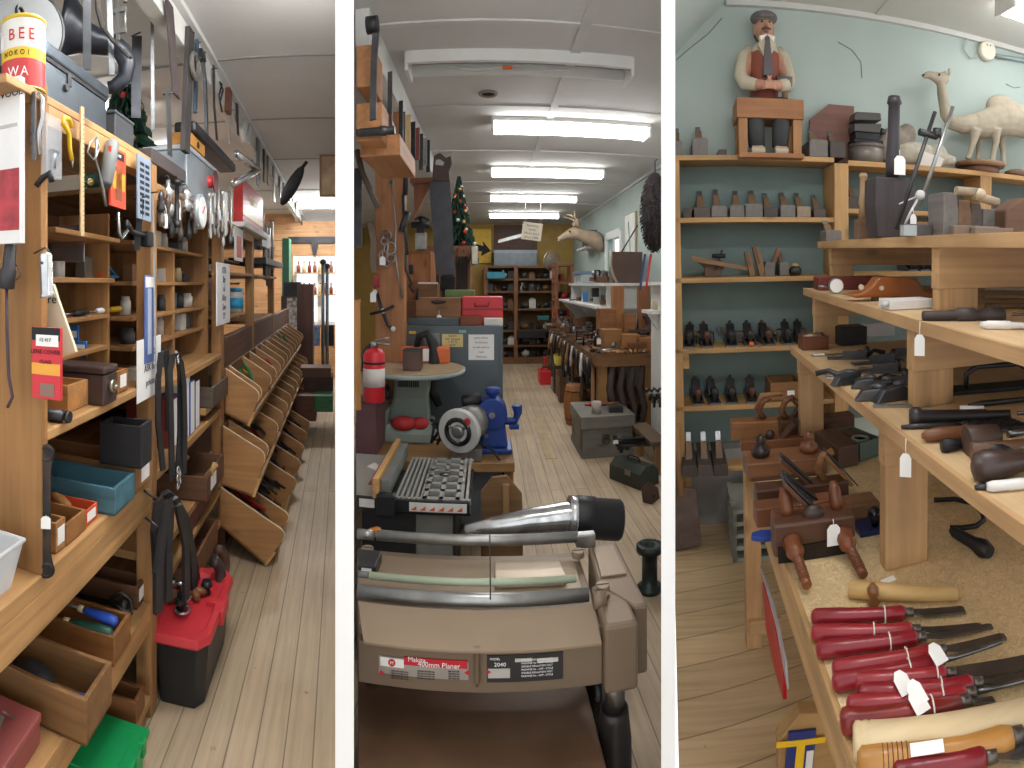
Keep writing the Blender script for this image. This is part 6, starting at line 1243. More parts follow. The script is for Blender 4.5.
for k, (px, py, w_, d_, hh) in enumerate(((547, 385, .2, .35, .2), (552, 379, .16, .3, .32))):
    p = R.z(px - 7, py, 0); t = thing('tool_box', ['low red tool box on the floor at the far bench', 'taller red can box behind the low red tool box'][k], 'tool box', m4 @ T(p.x, p.y, 0)); B().box(0, w_, 0, d_, 0, hh).build('body', RT, t, .006); b = B(); b.tube([(.03, .1, hh), (.05, .1, hh + .05), (w_ - .05, .1, hh + .05), (w_ - .03, .1, hh)], .008); b.build('handle', IRON, t)
# dark green metal tool box, plate, clamps near the partition
p = R.z(618, 478, 0); q = R.z(633, 492, 0); t = thing('tool_box', 'dark green hinged metal tool box on the floor', 'tool box', m4 @ T(q.x + .23, q.y + .1, 0) @ RZ(D(28))); TG = plain('3a4038', .4, .3, .1)
b = B(); b.prism([(0, 0), (.2, 0), (.2, .11), (.14, .16), (.06, .16), (0, .11)], (-.2, 0, 0), (1, 0, 0), (0, 0, 1), (0, .34, 0)); b.build('body', TG, t, .005); b = B(); b.tube([(-.1, .1, .16), (-.1, .12, .19), (-.1, .22, .19), (-.1, .24, .16)], .006); b.build('handle', IRON, t); b = B(); b.box(-.204, -.2, .1, .16, .08, .12); b.build('latch', STEEL, t)
p = R.z(652, 505, 0); t = thing('rusty_plate', 'rusty iron plate with bolt holes leaning on the floor', 'plate', m4 @ T(p.x, p.y, .004) @ RX(D(-25))); b = B(); b.prism([(-.06, .02), (0, 0), (.06, .03), (.06, .1), (.0, .15), (-.06, .11)], (0, 0, 0), (1, 0, 0), (0, 0, 1), (0, .012, 0)); b.build('plate', plain('4c332b', .6, .2, .25), t, .003); b = B()
b.cyl((.02, -.002, .05), (.02, 0, .05), .012); b.build('bolt_hole', INK, t)
t = thing('low_rack', 'low timber rack holding iron clamps by the partition', 'rack', m4); p = R.y(656, 446, 4.0)
B().box(p.x - .04, p.x + .1, 4.0, 4.6, .24, .27).build('board', wood('6a5644', 'y'), t); B().box(p.x + .0, p.x + .05, 4.02, 4.07, 0, .24).build('leg', OLD_Z, t); B().box(p.x + .0, p.x + .05, 4.5, 4.55, 0, .24).build('leg', OLD_Z, t)
for k in range(7):
    a, c = R.y(615 + 2 * k, 439 + 3.2 * k % 12, 3.95 + .02 * k), R.y(660, 437 + 4 * (k % 3), 4.3); t = thing('bar_clamp', 'dark iron bar clamp lying on the low rack, ' + ORD[k] + ' of the bundle', 'clamp', m4 @ T(*a), 'bar clamps on the low rack'); b = B(); b.tube([(0, 0, 0), (c - a) * .8], .011, 7); b.build('bar', [DSTEEL, IRON, RSTEEL][k % 3], t); B().obox((0, 0, 0), (.03, .03, .06)).build('jaw', IRON, t, .004)
    if k == 0: price_tag(t, (.0, -.02, .0), w=.04, h=.03, drop=.0)
for k in range(8):
    p = R.y(645 + 2 * k, 392 + (k % 3) * 4, 4.35); one('iron_claw', B().tube([(0, 0, 0), (.03, 0, .03), (.06, .02, .0), (.05, .02, -.07)], .012, 7), [DSTEEL, STEEL, IRON][k % 3], 'steel clamp head poking from the partition end of the white shelf', 'clamp', m4 @ T(*p), 'clamp heads at the partition')
t = thing('white_stand', 'white painted shelf stand at the partition beside the fur pelt', 'shelving', m4); p = R.y(648, 283, 4.5)
for z in (1.49, 1.24): B().box(p.x, p.x + .12, 4.42, 4.7, z, z + .03).build('shelf', WS, t)
b = B(); b.prism([(0, 0), (.12, 0), (.12, -.2)], (p.x, 4.5, 1.24), (1, 0, 0), (0, 0, 1), (0, .03, 0)); b.build('bracket', WS, t); B().box(p.x + .09, p.x + .12, 4.42, 4.7, 0, 1.5).build('side_panel', WS, t)
ybox('small_carton', 'small cardboard carton on the white shelf stand', 'carton', 655, 302, 660, 313, 4.5, plain('b9a88a', .6), .08, .002, None, 1.271)
for k, (px, cc) in enumerate(((651, 'b3343a'), (645, '2a3a63'))): hung('strap_tool', ['red strap', 'dark blue strap'][k] + ' hanging below the fur pelt', 'strap', ((px, 254), (px - 3, 275), (px - 5, 290)), 4.3, .01, plain(cc, .5), flat=(.02, .006))
# green flanged spool on the floor by the planer
p = R.z(649, 598, 0); t = thing('pipe_spool', 'dark green flanged iron pipe spool standing beside the planer', 'pipe spool', m4 @ T(.785, 2.53, 0) @ MX.Diagonal((1, 1, .9, 1))); SG = plain('22302b', .4, .3)
b = B(); b.lathe((0, 0, 0), (0, 0, .245), [(0, .062), (.09, .062), (.1, .038), (.86, .038), (.87, .066), (1, .066), (1, .025), (.8, .025)], 24); b.build('body', SG, t)
for k in range(4): a_ = PI / 4 + PI / 2 * k; B().cyl((.052 * cos(a_), .052 * sin(a_), .245), (.052 * cos(a_), .052 * sin(a_), .25), .008, n=8).build('bolt', RSTEEL, t)
# patched floor boards, ceiling plate
struct('floor_patch', B().box(.50, .60, 4.6, 6.0, 0, .004), wood('c9b48c', 'y'), R)
t = thing('ceiling_rose', 'small dark recessed vent in a torn patch of the ceiling', 'ceiling vent', m4 @ T(R.z(488, 93, CEIL_C).x, R.z(488, 93, CEIL_C).y, CEIL_C)); b = B(); b.torus((0, 0, -.003), .05, .012); b.build('rim', plain('8a8078', .7), t); B().cyl((0, 0, -.004), (0, 0, 0), .05).build('opening', INK, t)
# loose wires of the bare fitting
t = thing('loose_wire', 'loose pale wire trailing under the bare ceiling fitting', 'wire', m4 @ T(-.2, 2.8, CEIL_C - .05)); b = B(); b.tube([(0, 0, 0), (.15, .0, -.02), (.3, 0, .0), (.42, 0, .012), (.5, 0, -.015), (.6, .0, -.01), (.68, 0, 0)], .003, 6); b.build('wire', WHITEP, t); B().box(.28, .33, -.01, .01, -.012, .0).build('connector', ORANGEP, t)
# crates and lumber along the foot of the bench, tools hung on its edge
for k in range(14):
    y = 5.75 + .2 * k; hx = ['6f4d33', '55504a', '8a6742', '4b4038', 'b0aca2'][k % 5]; h_ = rr.uniform(.16, .4); t = thing('wooden_crate', '%s crate on the floor along the tool bench, %s behind the grey chest' % (['brown', 'grey', 'light brown', 'dark', 'whitish'][k % 5], ORD[k]), 'crate', m4 @ T(.95 + rr.uniform(-.04, .05), y, 0)); open_box(B(), 0, .3, 0, .17, 0, h_, .015).build('body', wood(hx, 'x'), t)
for k in range(34):
    y = 5.0 + .1 * k; L = rr.uniform(.12, .3); one('hung_tool', B().lathe((0, 0, 0), (rr.uniform(-.04, .04), rr.uniform(-.05, .05), -L), [(0, .012), (.3, .016), (.6, .022), (1, .012)], 7), [IRON, OLD_Z, DSTEEL, RSTEEL, WHITEP, DARKW_Z][k % 6], 'tool hung on the front edge of the tool bench', 'tool', m4 @ T(.955, y, .80), 'tools hung on the bench edge')
scatter(40, (1.0, 1.5), (5.0, 7.5), .9, 'tool on top of the bench heaps', 'upper heap', big=.7)
for k in range(9):
    y = 4.955; x = 1.03 + .066 * k; t = thing('hammer', 'old hammer on the near bench end, handle outward, %s from the aisle' % ORD[k], 'hammer', m4 @ T(x, y + .1, .845) @ RZ(D(-70 - 6 * k)), 'hammers along the near bench end'); B().lathe((0, 0, .02), (.26, 0, .03), [(0, .012), (.6, .014), (1, .011)], 8).build('handle', [OLD_X, MIDW_X, PINE_X][k % 3], t); B().box(-.03, .0, -.055, .055, .004, .036).build('head', [DSTEEL, RSTEEL, STEEL][k % 3], t, .004)
for k in range(10): t = thing('price_tag', 'white price ticket lying among the tools of the bench', 'price tag', m4 @ T(1.05 + .06 * (k % 5), 5.0 + .3 * k, .93) @ RZ(k), 'tickets on the tool bench'); B().box(-.02, .02, -.0, .004, 0, .05).build('card', PAPER, t)
# ================================================================== EAST BAY (planes and carving tools)
R = RR; m4 = R.m
BY = 2.78                                    # front plane of the back bookcase
GRW = plain('a9b6b0', .75, 0, .05, 2)
struct('wall_back_east', B().box(-.05, 2.95, 3.02, 3.1, 0, CEIL_R), GRW, R)
a, c = R.y(676, 62, 3.0), R.y(735, 5, 3.0)
b = B(); b._add([(-.04, 3.02, 2.52), (.30, 3.02, CEIL_R), (.24, 2.2, CEIL_R), (-.03, 2.2, 2.62)], [(0, 1, 2, 3)]); struct('trim_sloped_ceiling', b, plain('c3cfcc', .8, 0, .06, 2), R)
trim('trim_wall_line_east', R, [(.3, 2.9, 2.99, 3.02, CEIL_R - .03, CEIL_R)], TRIMM); trim('trim_ceiling_batten_east', R, [(1.15, 1.19, .5, 3.0, CEIL_R - .006, CEIL_R + .002)], TRIMM)
b = B()
for pts in (((838, 42), (852, 50), (861, 62), (862, 78)), ((676, 60), (690, 48), (708, 34), (722, 18)), ((1006, 84), (1014, 88), (1020, 87))): b.tube([R.y(x, y, 3.018) for x, y in pts], .0022, 5)
cr = struct('trim_wall_crack', b, plain('6f807c', .8), R)
def zy(py, px=750, Y=BY): return R.y(px, py, Y).z
SHX = wood('b8905c', 'x')
def box1(bx, name, mat, par, bevel=.002): return B().box(*bx).build(name, mat, par, bevel)
# ---- bookcase
bk = thing('plane_bookcase', 'tall pine bookcase of hand planes against the green wall', 'bookcase', m4)
xL, xM, xR = R.y(675.5, 250, BY).x, R.y(834, 190, BY).x, R.y(848, 190, BY).x
ZS_ = [zy(160), zy(222), zy(282), zy(352), zy(409), zy(470)]
xM = max(xM, xL + .6)
box1((xL - .02, xL + .028, BY - .0, 3.0, 0, ZS_[0]), 'upright', wood('bb925e', 'z'), bk); box1((xM, xR, BY - .01, 3.0, 0, ZS_[0] - .004), 'upright', wood('bb925e', 'z'), bk)
for z in ZS_: box1((xL - .02, xM + .002, BY, 3.0, z, z + .026), 'shelf', SHX, bk)
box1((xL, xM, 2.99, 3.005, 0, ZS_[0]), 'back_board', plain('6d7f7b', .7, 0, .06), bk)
for z in (ZS_[3], ZS_[5]): box1((xL + .028, xL + .06, BY + .005, 2.95, z - .08, z), 'cleat', SHX, bk)
bk2 = thing('upper_shelf', 'upper pine shelf carrying the model camel along the green wall', 'shelf', m4); z2 = R.y(930, 171, BY).z
box1((xR + .002, 2.6, BY, 3.0, z2, z2 + .028), 'board', SHX, bk2)
for px in (986,): x = R.y(px, 190, BY).x; box1((x - .04, x + .04, BY, 2.99, z2 - .5, z2), 'upright', wood('bb925e', 'z'), bk2)
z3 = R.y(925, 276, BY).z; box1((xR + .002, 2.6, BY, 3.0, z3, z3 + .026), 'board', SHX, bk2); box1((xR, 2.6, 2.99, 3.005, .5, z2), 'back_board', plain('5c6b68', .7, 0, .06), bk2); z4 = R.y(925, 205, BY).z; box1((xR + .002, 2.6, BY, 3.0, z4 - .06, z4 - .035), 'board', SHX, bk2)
# ---- planes seen end on
PLC = {'g': '77726e', 'd': '5a4f48', 'b': '7a5c44', 'k': '4b423e', 'r': '7b5138', 'l': '9c8a74'}
def end_plane(c, w, h, up, L=.2):
    """wooden block plane seen from its end: body, wedge, iron."""
    def f():
        o = root('wooden_plane'); mm = wood(PLC[c], 'y', contrast=.15)
        b = B(); b.prism([(-w / 2, 0), (w / 2, 0), (w / 2, h * .85), (w / 2 - .006, h), (-w / 2 + .006, h), (-w / 2, h * .85)], (0, 0, 0), (1, 0, 0), (0, 0, 1), (0, L, 0)); b.build('body', mm, o, .003)
        b = B(); b.hull([[V((-w * .26, .07, h * .6)), V((w * .26, .07, h * .6)), V((w * .26, .095, h * .6)), V((-w * .26, .095, h * .6))], [V((-w * .2, .13, h + up * .7)), V((w * .2, .13, h + up * .7)), V((w * .2, .142, h + up * .7)), V((-w * .2, .142, h + up * .7))]], True, False); b.build('wedge', wood('7d634a', 'z'), o, .002)
        b = B(); b.obox((0, .145, h + up * .45), (w * .34, .006, up * 1.3), RX(D(-32))); b.build('iron', metal('8a8b8d', .35), o)
        return o
    return f
def row(items, z, Y, shelf, kinds='wooden smoothing plane', cat='plane', yaw=0.06, L=.2):
    for k, (px, w, h, up, c) in enumerate(items):
        p = R.y(px, 200, Y); p.z = z
        inst(('ep', c, round(w, 3), round(h, 3), round(up, 3), L), end_plane(c, w, h, up, L), '%s block plane with upright iron on %s, %s along' % ({'g': 'grey', 'd': 'dark brown', 'b': 'brown', 'k': 'blackish', 'r': 'reddish brown', 'l': 'light brown'}[c], shelf, ORD[k]), cat, m4 @ T(*p) @ RZ(rnd.uniform(-yaw, yaw)), 'block planes on ' + shelf)
z = ZS_[0] + .027
row(((679, .045, .075, .10, 'g'), (701, .08, .09, .09, 'g'), (723, .045, .03, .025, 'k')), z, 2.80, 'the bookcase top by the dressed figure')
row(((819, .10, .09, .09, 'g'), (838, .085, .085, .08, 'k')), z, 2.78, 'the bookcase top beyond the dressed figure')
z = ZS_[1] + .027
row(((687, .045, .05, .0, 'k'), (702, .085, .052, .10, 'd'), (719, .08, .06, .10, 'g'), (737, .075, .062, .09, 'g'), (754, .09, .07, .085, 'g'), (771, .075, .05, .09, 'k'), (788, .08, .065, .08, 'g'), (804, .075, .058, .085, 'l'), (820, .065, .045, .09, 'd')), z, 2.80, 'the second shelf')
# second shelf down: plow plane, moulding planes, mitre plane, ball
z = ZS_[2] + .027
p = R.y(716, 270, 2.84); t = thing('plow_plane', 'wooden fillister plane with a long diagonal fence on the third shelf', 'plane', m4 @ T(p.x, 2.84, z)); WD = wood('8f6a48', 'x')
b = B(); b.prism([(-.13, .085), (.165, .03), (.165, .05), (-.13, .115)], (0, -.02, 0), (1, 0, 0), (0, 0, 1), (0, .022, 0)); b.build('fence', WD, t, .002)
b = B(); b.prism([(-.06, 0), (.02, 0), (.05, .06), (.03, .09), (-.08, .095), (-.11, .09), (-.06, .05)], (0, .01, 0), (1, 0, 0), (0, 0, 1), (0, .035, 0)); b.build('body', wood('6b4f3b', 'x'), t, .003)
b = B(); b.obox((.015, .0, .09), (.012, .012, .11), RY(D(20))); b.cyl((-.02, .0, .11), (.05, 0, .11), .012); b.build('iron', IRON, t)
for k, (px, dx, hh, a_) in enumerate(((750, .03, .13, -12), (760, .035, .16, -14))):
    p = R.y(px, 276, 2.83); t = thing('moulding_plane', ['shorter', 'taller'][k] + ' pale wooden moulding plane standing on end on the third shelf', 'plane', m4 @ T(p.x, 2.83, z) @ RY(D(a_))); b = B(); b.prism([(0, 0), (dx, 0), (dx, hh * .7), (dx * .6, hh), (0, hh)], (0, 0, 0), (1, 0, 0), (0, 0, 1), (0, .05, 0)); b.build('body', wood('94704c', 'z'), t, .002); B().box(dx * .2, dx * .5, -.004, .0, hh * .4, hh * 1.05).build('wedge', wood('6d4e36', 'z'), t)
p = R.y(770, 277, 2.83); t = thing('moulding_plane', 'grey moulding plane with a leaning brown wedge on the third shelf', 'plane', m4 @ T(p.x, 2.83, z)); b = B(); b.prism([(-.04, 0), (.025, 0), (.03, .07), (-.02, .075)], (0, 0, 0), (1, 0, 0), (0, 0, 1), (0, .1, 0)); b.build('body', wood(PLC['g'], 'x'), t, .002); B().obox((.03, .02, .09), (.022, .03, .12), RY(D(22))).build('wedge', wood('7d563a', 'z'), t, .002)
row(((784, .05, .075, .07, 'g'),), z, 2.83, 'the third shelf beside the dark ball')
t = thing('turned_finial', 'dark turned wooden knob with a pale top on the third shelf', 'knob', m4 @ T(R.y(796, 270, 2.83).x, 2.85, z)); B().lathe((0, 0, 0), (0, 0, .06), [(0, .025), (.3, .036), (.6, .034), (.8, .02), (1, .012)], 16).build('body', plain('2a2523', .35), t); B().ball((0, 0, .055), .022, .022, .014, 12, 6).build('top', plain('a98f62', .4), t)
# metal bench planes seen from the front
def metal_plane(kc):
    def f():
        o = root('bench_plane'); b = B(); b.box(-.03, .03, -.0, .24, 0, .008); b.prism([(0, .008), (.22, .008), (.17, .04), (.08, .035)], (-.03, .0, 0), (0, 1, 0), (0, 0, 1), (.004, 0, 0)); b.prism([(0, .008), (.22, .008), (.17, .04), (.08, .035)], (.026, .0, 0), (0, 1, 0), (0, 0, 1), (.004, 0, 0)); b.build('sole', metal('7d7f82', .4), o)
        B().lathe((0, .035, .008), (0, .035, .085), [(0, .012), (.3, .01), (.6, .022), (.85, .022), (1, .01)], 14).build('knob', [plain('2b2220', .35), plain('4a2c20', .35), plain('1f1e20', .4)][kc], o)
        B().obox((0, .12, .065), (.045, .01, .1), RX(D(-42))).build('iron', metal('3c3d40', .4), o, .002)
        b = B(); b.tube([(0, .175, .01), (0, .185, .06), (0, .17, .1), (0, .15, .115)], [.012, .012, .013, .009], 8); b.build('tote', [plain('2b2220', .35), plain('53301f', .35), plain('3a2a22', .4)][kc], o); return o
    return f
for si, pxs, Yk in ((3, (688, 707, 731, 751, 770, 788, 803), 2.80), (4, (697, 714, 731, 751), 2.80)):
    for k, px in enumerate(pxs):
        p = R.y(px, 300, Yk); inst(('mp', (k + si) % 3), metal_plane((k + si) % 3), 'black iron bench plane on the %s shelf, %s counting from the partition' % (['', '', '', 'fourth', 'fifth'][si], ORD[k]), 'plane', m4 @ T(p.x, Yk - .01, ZS_[si] + .027) @ RZ(rnd.uniform(-.15, .15)))
for k, px in enumerate((696, 728, 776)): p = R.y(px, 340, 2.9); inst(('ep', 'k', .07, .06, .03, .0), end_plane('d', .07, .06, .03, .09), 'dark wooden plane behind the iron planes on the fourth shelf, %s from the partition' % ORD[k], 'plane', m4 @ T(p.x + .1, 2.94, ZS_[3] + .027) @ RZ(D(80)))
p = R.y(755, 344, 2.8); one('orange_ball', B().ball((0, 0, .014), .014), ORANGEP, 'tiny orange ball among the iron planes', 'ball', m4 @ T(p.x - .02, 2.79, ZS_[3] + .027))
p = R.y(780, 400, 2.8); t = thing('wooden_box', 'open pine box with a white label on the fifth shelf', 'box', m4 @ T(p.x - .05, 2.8, ZS_[4] + .027)); open_box(B(), 0, .17, 0, .18, 0, .1, .012).build('body', wood('93693f', 'x'), t, .002); B().box(.09, .13, -.002, 0, .03, .055).build('paper_label', PAPER, t)
for k, px in enumerate((689, 704, 719)):
    p = R.y(px, 465, 2.78); inst(('jk', k % 2), end_plane('d' if k % 2 else 'k', .075, .06, .11, .34), 'dark wooden jack plane poking out of the lowest shelf, %s from the partition' % ORD[k], 'plane', m4 @ T(p.x, 2.66, ZS_[5] + .027)); 
# below the bookcase
box1((xL + .03, xM - .3, BY + .1, 2.98, .0, .42), 'lower_panel', plain('8d8a86', .6, 0, .2, 5), bk)
p = R.y(741, 528, 2.5); t = thing('milk_crate', 'grey plastic milk crate behind the bench leg', 'crate', m4 @ T(p.x - .04, 2.5, R.z(741, 535, 0).z)); b = B(); MCR = plain('8c8f86', .5)
for k in range(5): b.box(0, .3, 0, .3, .06 * k, .06 * k + .02)
for x in (0, .09, .18, .28): b.box(x, x + .02, 0, .02, 0, .27); b.box(x, x + .02, .28, .3, 0, .27)
for y in (.0, .1, .2): b.box(0, .02, y, y + .02, 0, .27); b.box(.28, .3, y, y + .02, 0, .27)
b.build('lattice', MCR, t)
p = R.z(688, 552, .0); t = thing('shovel', 'old rusty square mouthed shovel leaning against the bookcase', 'shovel', m4 @ T(p.x, p.y, .004) @ RX(D(-14))); b = B(); b.prism([(-.08, .0), (.07, .03), (.05, .29), (.02, .3), (-.06, .3), (-.09, .28)], (0, 0, 0), (1, 0, 0), (0, 0, 1), (0, .008, 0)); b.build('blade', metal('6d5f58', .6, '5a4034'), t, .002); b = B(); b.cyl((-.03, .004, .26), (-.045, .004, .62), .016); b.build('shaft', OLD_Z, t)
# ---- dressed figure of a man sitting behind a little wooden bench
z = ZS_[0] + .027
xa, xb = R.y(737, 120, 2.74).x, R.y(804, 120, 2.74).x; zt = R.y(770, 98, 2.74).z; zb = R.y(770, 118, 2.74).z; W_ = xb - xa
t = thing('small_workbench', 'little pine workbench with square legs in front of the dressed figure', 'workbench', m4 @ T(xa, 2.74, z)); BP = wood('a06c42', 'x')
box1((0, W_, 0, .2, zb - z, zt - z), 'bench_top', BP, t, .003)
for x in (.01, W_ - .055): box1((x, x + .045, .01, .05, 0, zb - z), 'leg', wood('ab7a4c', 'z'), t); box1((x, x + .045, .15, .19, 0, zb - z), 'leg', wood('ab7a4c', 'z'), t)
box1((W_ * .02, W_ * .98, -.03, .26, -.024, -.001), 'plinth_board', wood('a06c42', 'x'), t)
fx = (xa + xb) / 2; FG = m4 @ T(fx - .005, 2.90, z)
hz = R.y(766, 30, 2.9).z - z                 # head centre height
k_ = hz / .64
SKIN = plain('b98a72', .6, 0, .06)
person = thing('person', 'man figure in flat cap, red brown waistcoat and tie sitting at the little workbench', 'person', FG @ MX.Diagonal((.88, 1, 1, 1)))
def s_(*p): return V(p) * k_
b = B()
b.lathe(s_(0, .02, .22), s_(0, .01, .56), [(0, .085), (.3, .082), (.7, .1), (.92, .085), (1, .05)], 18)
b.lathe(s_(0, .0, .54), s_(0, -.005, .61), [(0, .036), (1, .034)], 14)
b.ball(s_(0, -.005, .645), .052 * k_, .062 * k_, .07 * k_, 18, 12); b.ball(s_(0, -.045, .60), .03 * k_, .028 * k_, .026 * k_, 12, 8)
b.hull([[s_(-.004, -.062, .665), s_(.004, -.062, .665), s_(.004, -.055, .665), s_(-.004, -.055, .665)], [s_(-.012, -.084, .633), s_(.012, -.084, .633), s_(.014, -.05, .63), s_(-.014, -.05, .63)]], True, False)
for sx in (-1, 1):
    b.ball(s_(sx * .053, .005, .64), .01 * k_, .018 * k_, .025 * k_, 8, 6)
    b.tube([s_(sx * .085, .01, .51), s_(sx * .128, -.03, .40), s_(sx * .118, -.06, .36), s_(sx * .06, -.11, .335), s_(sx * .025, -.135, .33)], [.042 * k_, .036 * k_, .034 * k_, .027 * k_, .022 * k_], 10)
    b.ball(s_(sx * .012 + .005, -.148, .328), .026 * k_, .022 * k_, .017 * k_, 10, 7)
    for q in range(4): b.tube([s_(sx * .0 + .0, -.155 - .0, .338 - .009 * q), s_(-sx * .025, -.166, .336 - .010 * q), s_(-sx * .038, -.152, .333 - .010 * q)], [.0065 * k_, .006 * k_, .005 * k_], 6)
    b.tube([s_(sx * .012, -.14, .345), s_(-sx * .004, -.15, .362), s_(-sx * .012, -.158, .365)], [.008 * k_, .007 * k_, .0055 * k_], 6)
    b.tube([s_(sx * .05, .02, .23), s_(sx * .075, -.08, .22), s_(sx * .07, -.1, .12), s_(sx * .065, -.10, .03)], [.058 * k_, .05 * k_, .042 * k_, .034 * k_], 10)
body = b.build('body', SKIN, person)
rm = body.modifiers.new('join', 'REMESH'); rm.mode = 'VOXEL'; rm.voxel_size = .0045; rm.use_smooth_shade = True
SHT = plain('bdb39d', .8, 0, .08); VST = plain('8a4a3a', .7, 0, .1); TRS = plain('3a3b3d', .8, 0, .15); TIE = plain('5b5458', .7)
b = B()
for sx in (-1, 1):
    b.tube([s_(sx * .075, .01, .545), s_(sx * .115, .005, .50), s_(sx * .138, -.03, .40), s_(sx * .122, -.065, .355), s_(sx * .065, -.115, .333)], [.03 * k_, .042 * k_, .04 * k_, .037 * k_, .028 * k_], 12)
b.lathe(s_(0, .02, .25), s_(0, .008, .575), [(0, .085), (.3, .082), (.7, .096), (.9, .085), (1, .042)], 20); b.build('shirt', SHT, person)
b = B(); b.lathe(s_(0, .018, .24), s_(0, .006, .53), [(0, .09), (.3, .088), (.75, .101), (.95, .092), (1, .075)], 22, cap=False); vs = b.build('waistcoat', VST, person)
b = B(); b.prism([(-.03, .575), (.03, .575), (.05, .53), (.02, .48), (-.02, .48), (-.05, .53)], s_(0, -.10, 0), s_(1, 0, 0), s_(0, 0, 1), s_(0, .05, 0)); b.build('shirt_front', SHT, person)
b = B(); b.hull([[s_(-.014, -.098, .575), s_(.014, -.098, .575), s_(.014, -.08, .575), s_(-.014, -.08, .575)], [s_(-.012, -.112, .55), s_(.012, -.112, .55), s_(.012, -.09, .55), s_(-.012, -.09, .55)], [s_(-.024, -.122, .44), s_(.024, -.122, .44), s_(.024, -.09, .44), s_(-.024, -.09, .44)], [s_(-.026, -.12, .38), s_(.026, -.12, .38), s_(.026, -.09, .38), s_(-.026, -.09, .38)]], True, False); b.build('tie', TIE, person)
b = B()
for sx in (-1, 1): b.prism([(0, .58), (sx * .045, .57), (sx * .035, .545)] if sx > 0 else [(0, .58), (-.035, .545), (-.045, .57)], s_(0, -.104, 0), s_(1, 0, 0), s_(0, 0, 1), s_(0, .03, 0))
b.build('collar', plain('e6e0d4', .7), person)
CAPM = plain('6f6a66', .85, 0, .15, 25)
b = B(); b.ball(s_(.0, .0, .695), .078 * k_, .09 * k_, .035 * k_, 18, 8, RX(D(10))); b.ball(s_(0, -.06, .682), .06 * k_, .045 * k_, .012 * k_, 14, 6, RX(D(14))); b.build('flat_cap', CAPM, person)
b = B(); b.ball(s_(0, .03, .64), .057 * k_, .05 * k_, .058 * k_, 14, 8); b.build('hair', plain('54463f', .85), person)
b = B(); b.tube([s_(-.026, -.072, .616), s_(0, -.08, .62), s_(.026, -.072, .616)], [.004 * k_, .008 * k_, .004 * k_], 7); b.build('moustache', plain('5a4a42', .85), person)
for sx in (-1, 1): B().ball(s_(sx * .02, -.057, .656), .008 * k_, .006 * k_, .006 * k_, 8, 6).build('eye', INK, person)
b = B(); b.ball(s_(0, -.071, .603), .016 * k_, .006 * k_, .005 * k_, 10, 6); b.build('mouth', plain('8a3f3a', .5), person)
b = B()
for sx in (-1, 1): b.tube([s_(sx * .05, .03, .25), s_(sx * .08, -.08, .235), s_(sx * .072, -.105, .13), s_(sx * .065, -.105, .04)], [.068 * k_, .06 * k_, .05 * k_, .044 * k_], 12)
b.build('trousers', TRS, person)
for sx in (-1, 1): b = B(); b.hull([[s_(sx * .065 + a_ * .034, -.10 - .05 * c_ + .0, .0) for a_, c_ in ((-1, -1), (1, -1), (1.1, 1.2), (-1.1, 1.2))], [s_(sx * .065 + a_ * .036, -.10 - .05 * c_, .022) for a_, c_ in ((-1, -1), (1, -1), (1.1, 1.3), (-1.1, 1.3))], [s_(sx * .065 + a_ * .024, -.10 - .03 * c_, .055) for a_, c_ in ((-1, -1), (1, -1), (1, .7), (-1, .7))]], True, False); b.build('shoe', plain('b9a993', .6, 0, .1), person, .006, None, 1)
t = thing('mallet', 'grey headed mallet held upright by the dressed figure', 'mallet', m4 @ T(R.y(784, 90, 2.84).x, 2.82, zt)); B().lathe((0, 0, .0), (0, 0, .13), [(0, .018), (1, .014)], 10).build('handle', wood('8a6548', 'z'), t); B().cyl((-.045, 0, .105), (.035, 0, .105), .032, n=14).build('head', plain('6a6664', .5), t)
# boards and machines on the upper shelf
a, c = R.y(814, 104, 2.97), R.y(853, 158, 2.97); t = thing('clipped_board', 'reddish brown clipped panel leaning behind the planes', 'panel', m4 @ T(a.x, 2.95, z)); h = a.z - z; w = c.x - a.x; b = B(); b.prism([(-.03, 0), (w, 0), (w, h), (.08, h), (-.03, h * .72)], (0, 0, 0), (1, 0, 0), (0, 0, 1), (0, .02, 0)); b.build('panel', wood('7b5448', 'x'), t, .002)
zu = z2 + .0285
def usit(px, Y=2.82): return V((R.y(px, 150, Y).x, Y, zu))
p = usit(870); t = thing('round_tin', 'round grey lidded tin under the black machine', 'tin', m4 @ T(p.x, 2.88, zu)); b = B(); b.cyl((0, 0, 0), (0, 0, .10), .095, n=28); b.build('tin', plain('7d756e', .4, .3), t); B().cyl((0, 0, .085), (0, 0, .105), .098, n=28).build('lid', plain('6a625c', .4, .3), t)
t = thing('adding_machine', 'black stacked iron machine sitting on the round grey tin', 'machine', m4 @ T(p.x - .09, 2.82, zu + .106)); b = B(); b.box(0, .17, 0, .12, .0, .02); b.box(.01, .15, .01, .11, .02, .06); b.build('base', IRON, t, .004); b = B(); b.prism([(0, .06), (.15, .06), (.16, .11), (.0, .10)], (.0, 0, 0), (1, 0, 0), (0, 0, 1), (0, .11, 0)); b.prism([(0, .12), (.16, .13), (.155, .17), (.01, .165)], (.0, .005, 0), (1, 0, 0), (0, 0, 1), (0, .1, 0)); b.build('upper_tray', plain('4a4643', .5), t, .004); B().lathe((.17, .05, .08), (.2, .05, .08), [(0, .02), (1, .015)]).build('knob', DSTEEL, t)
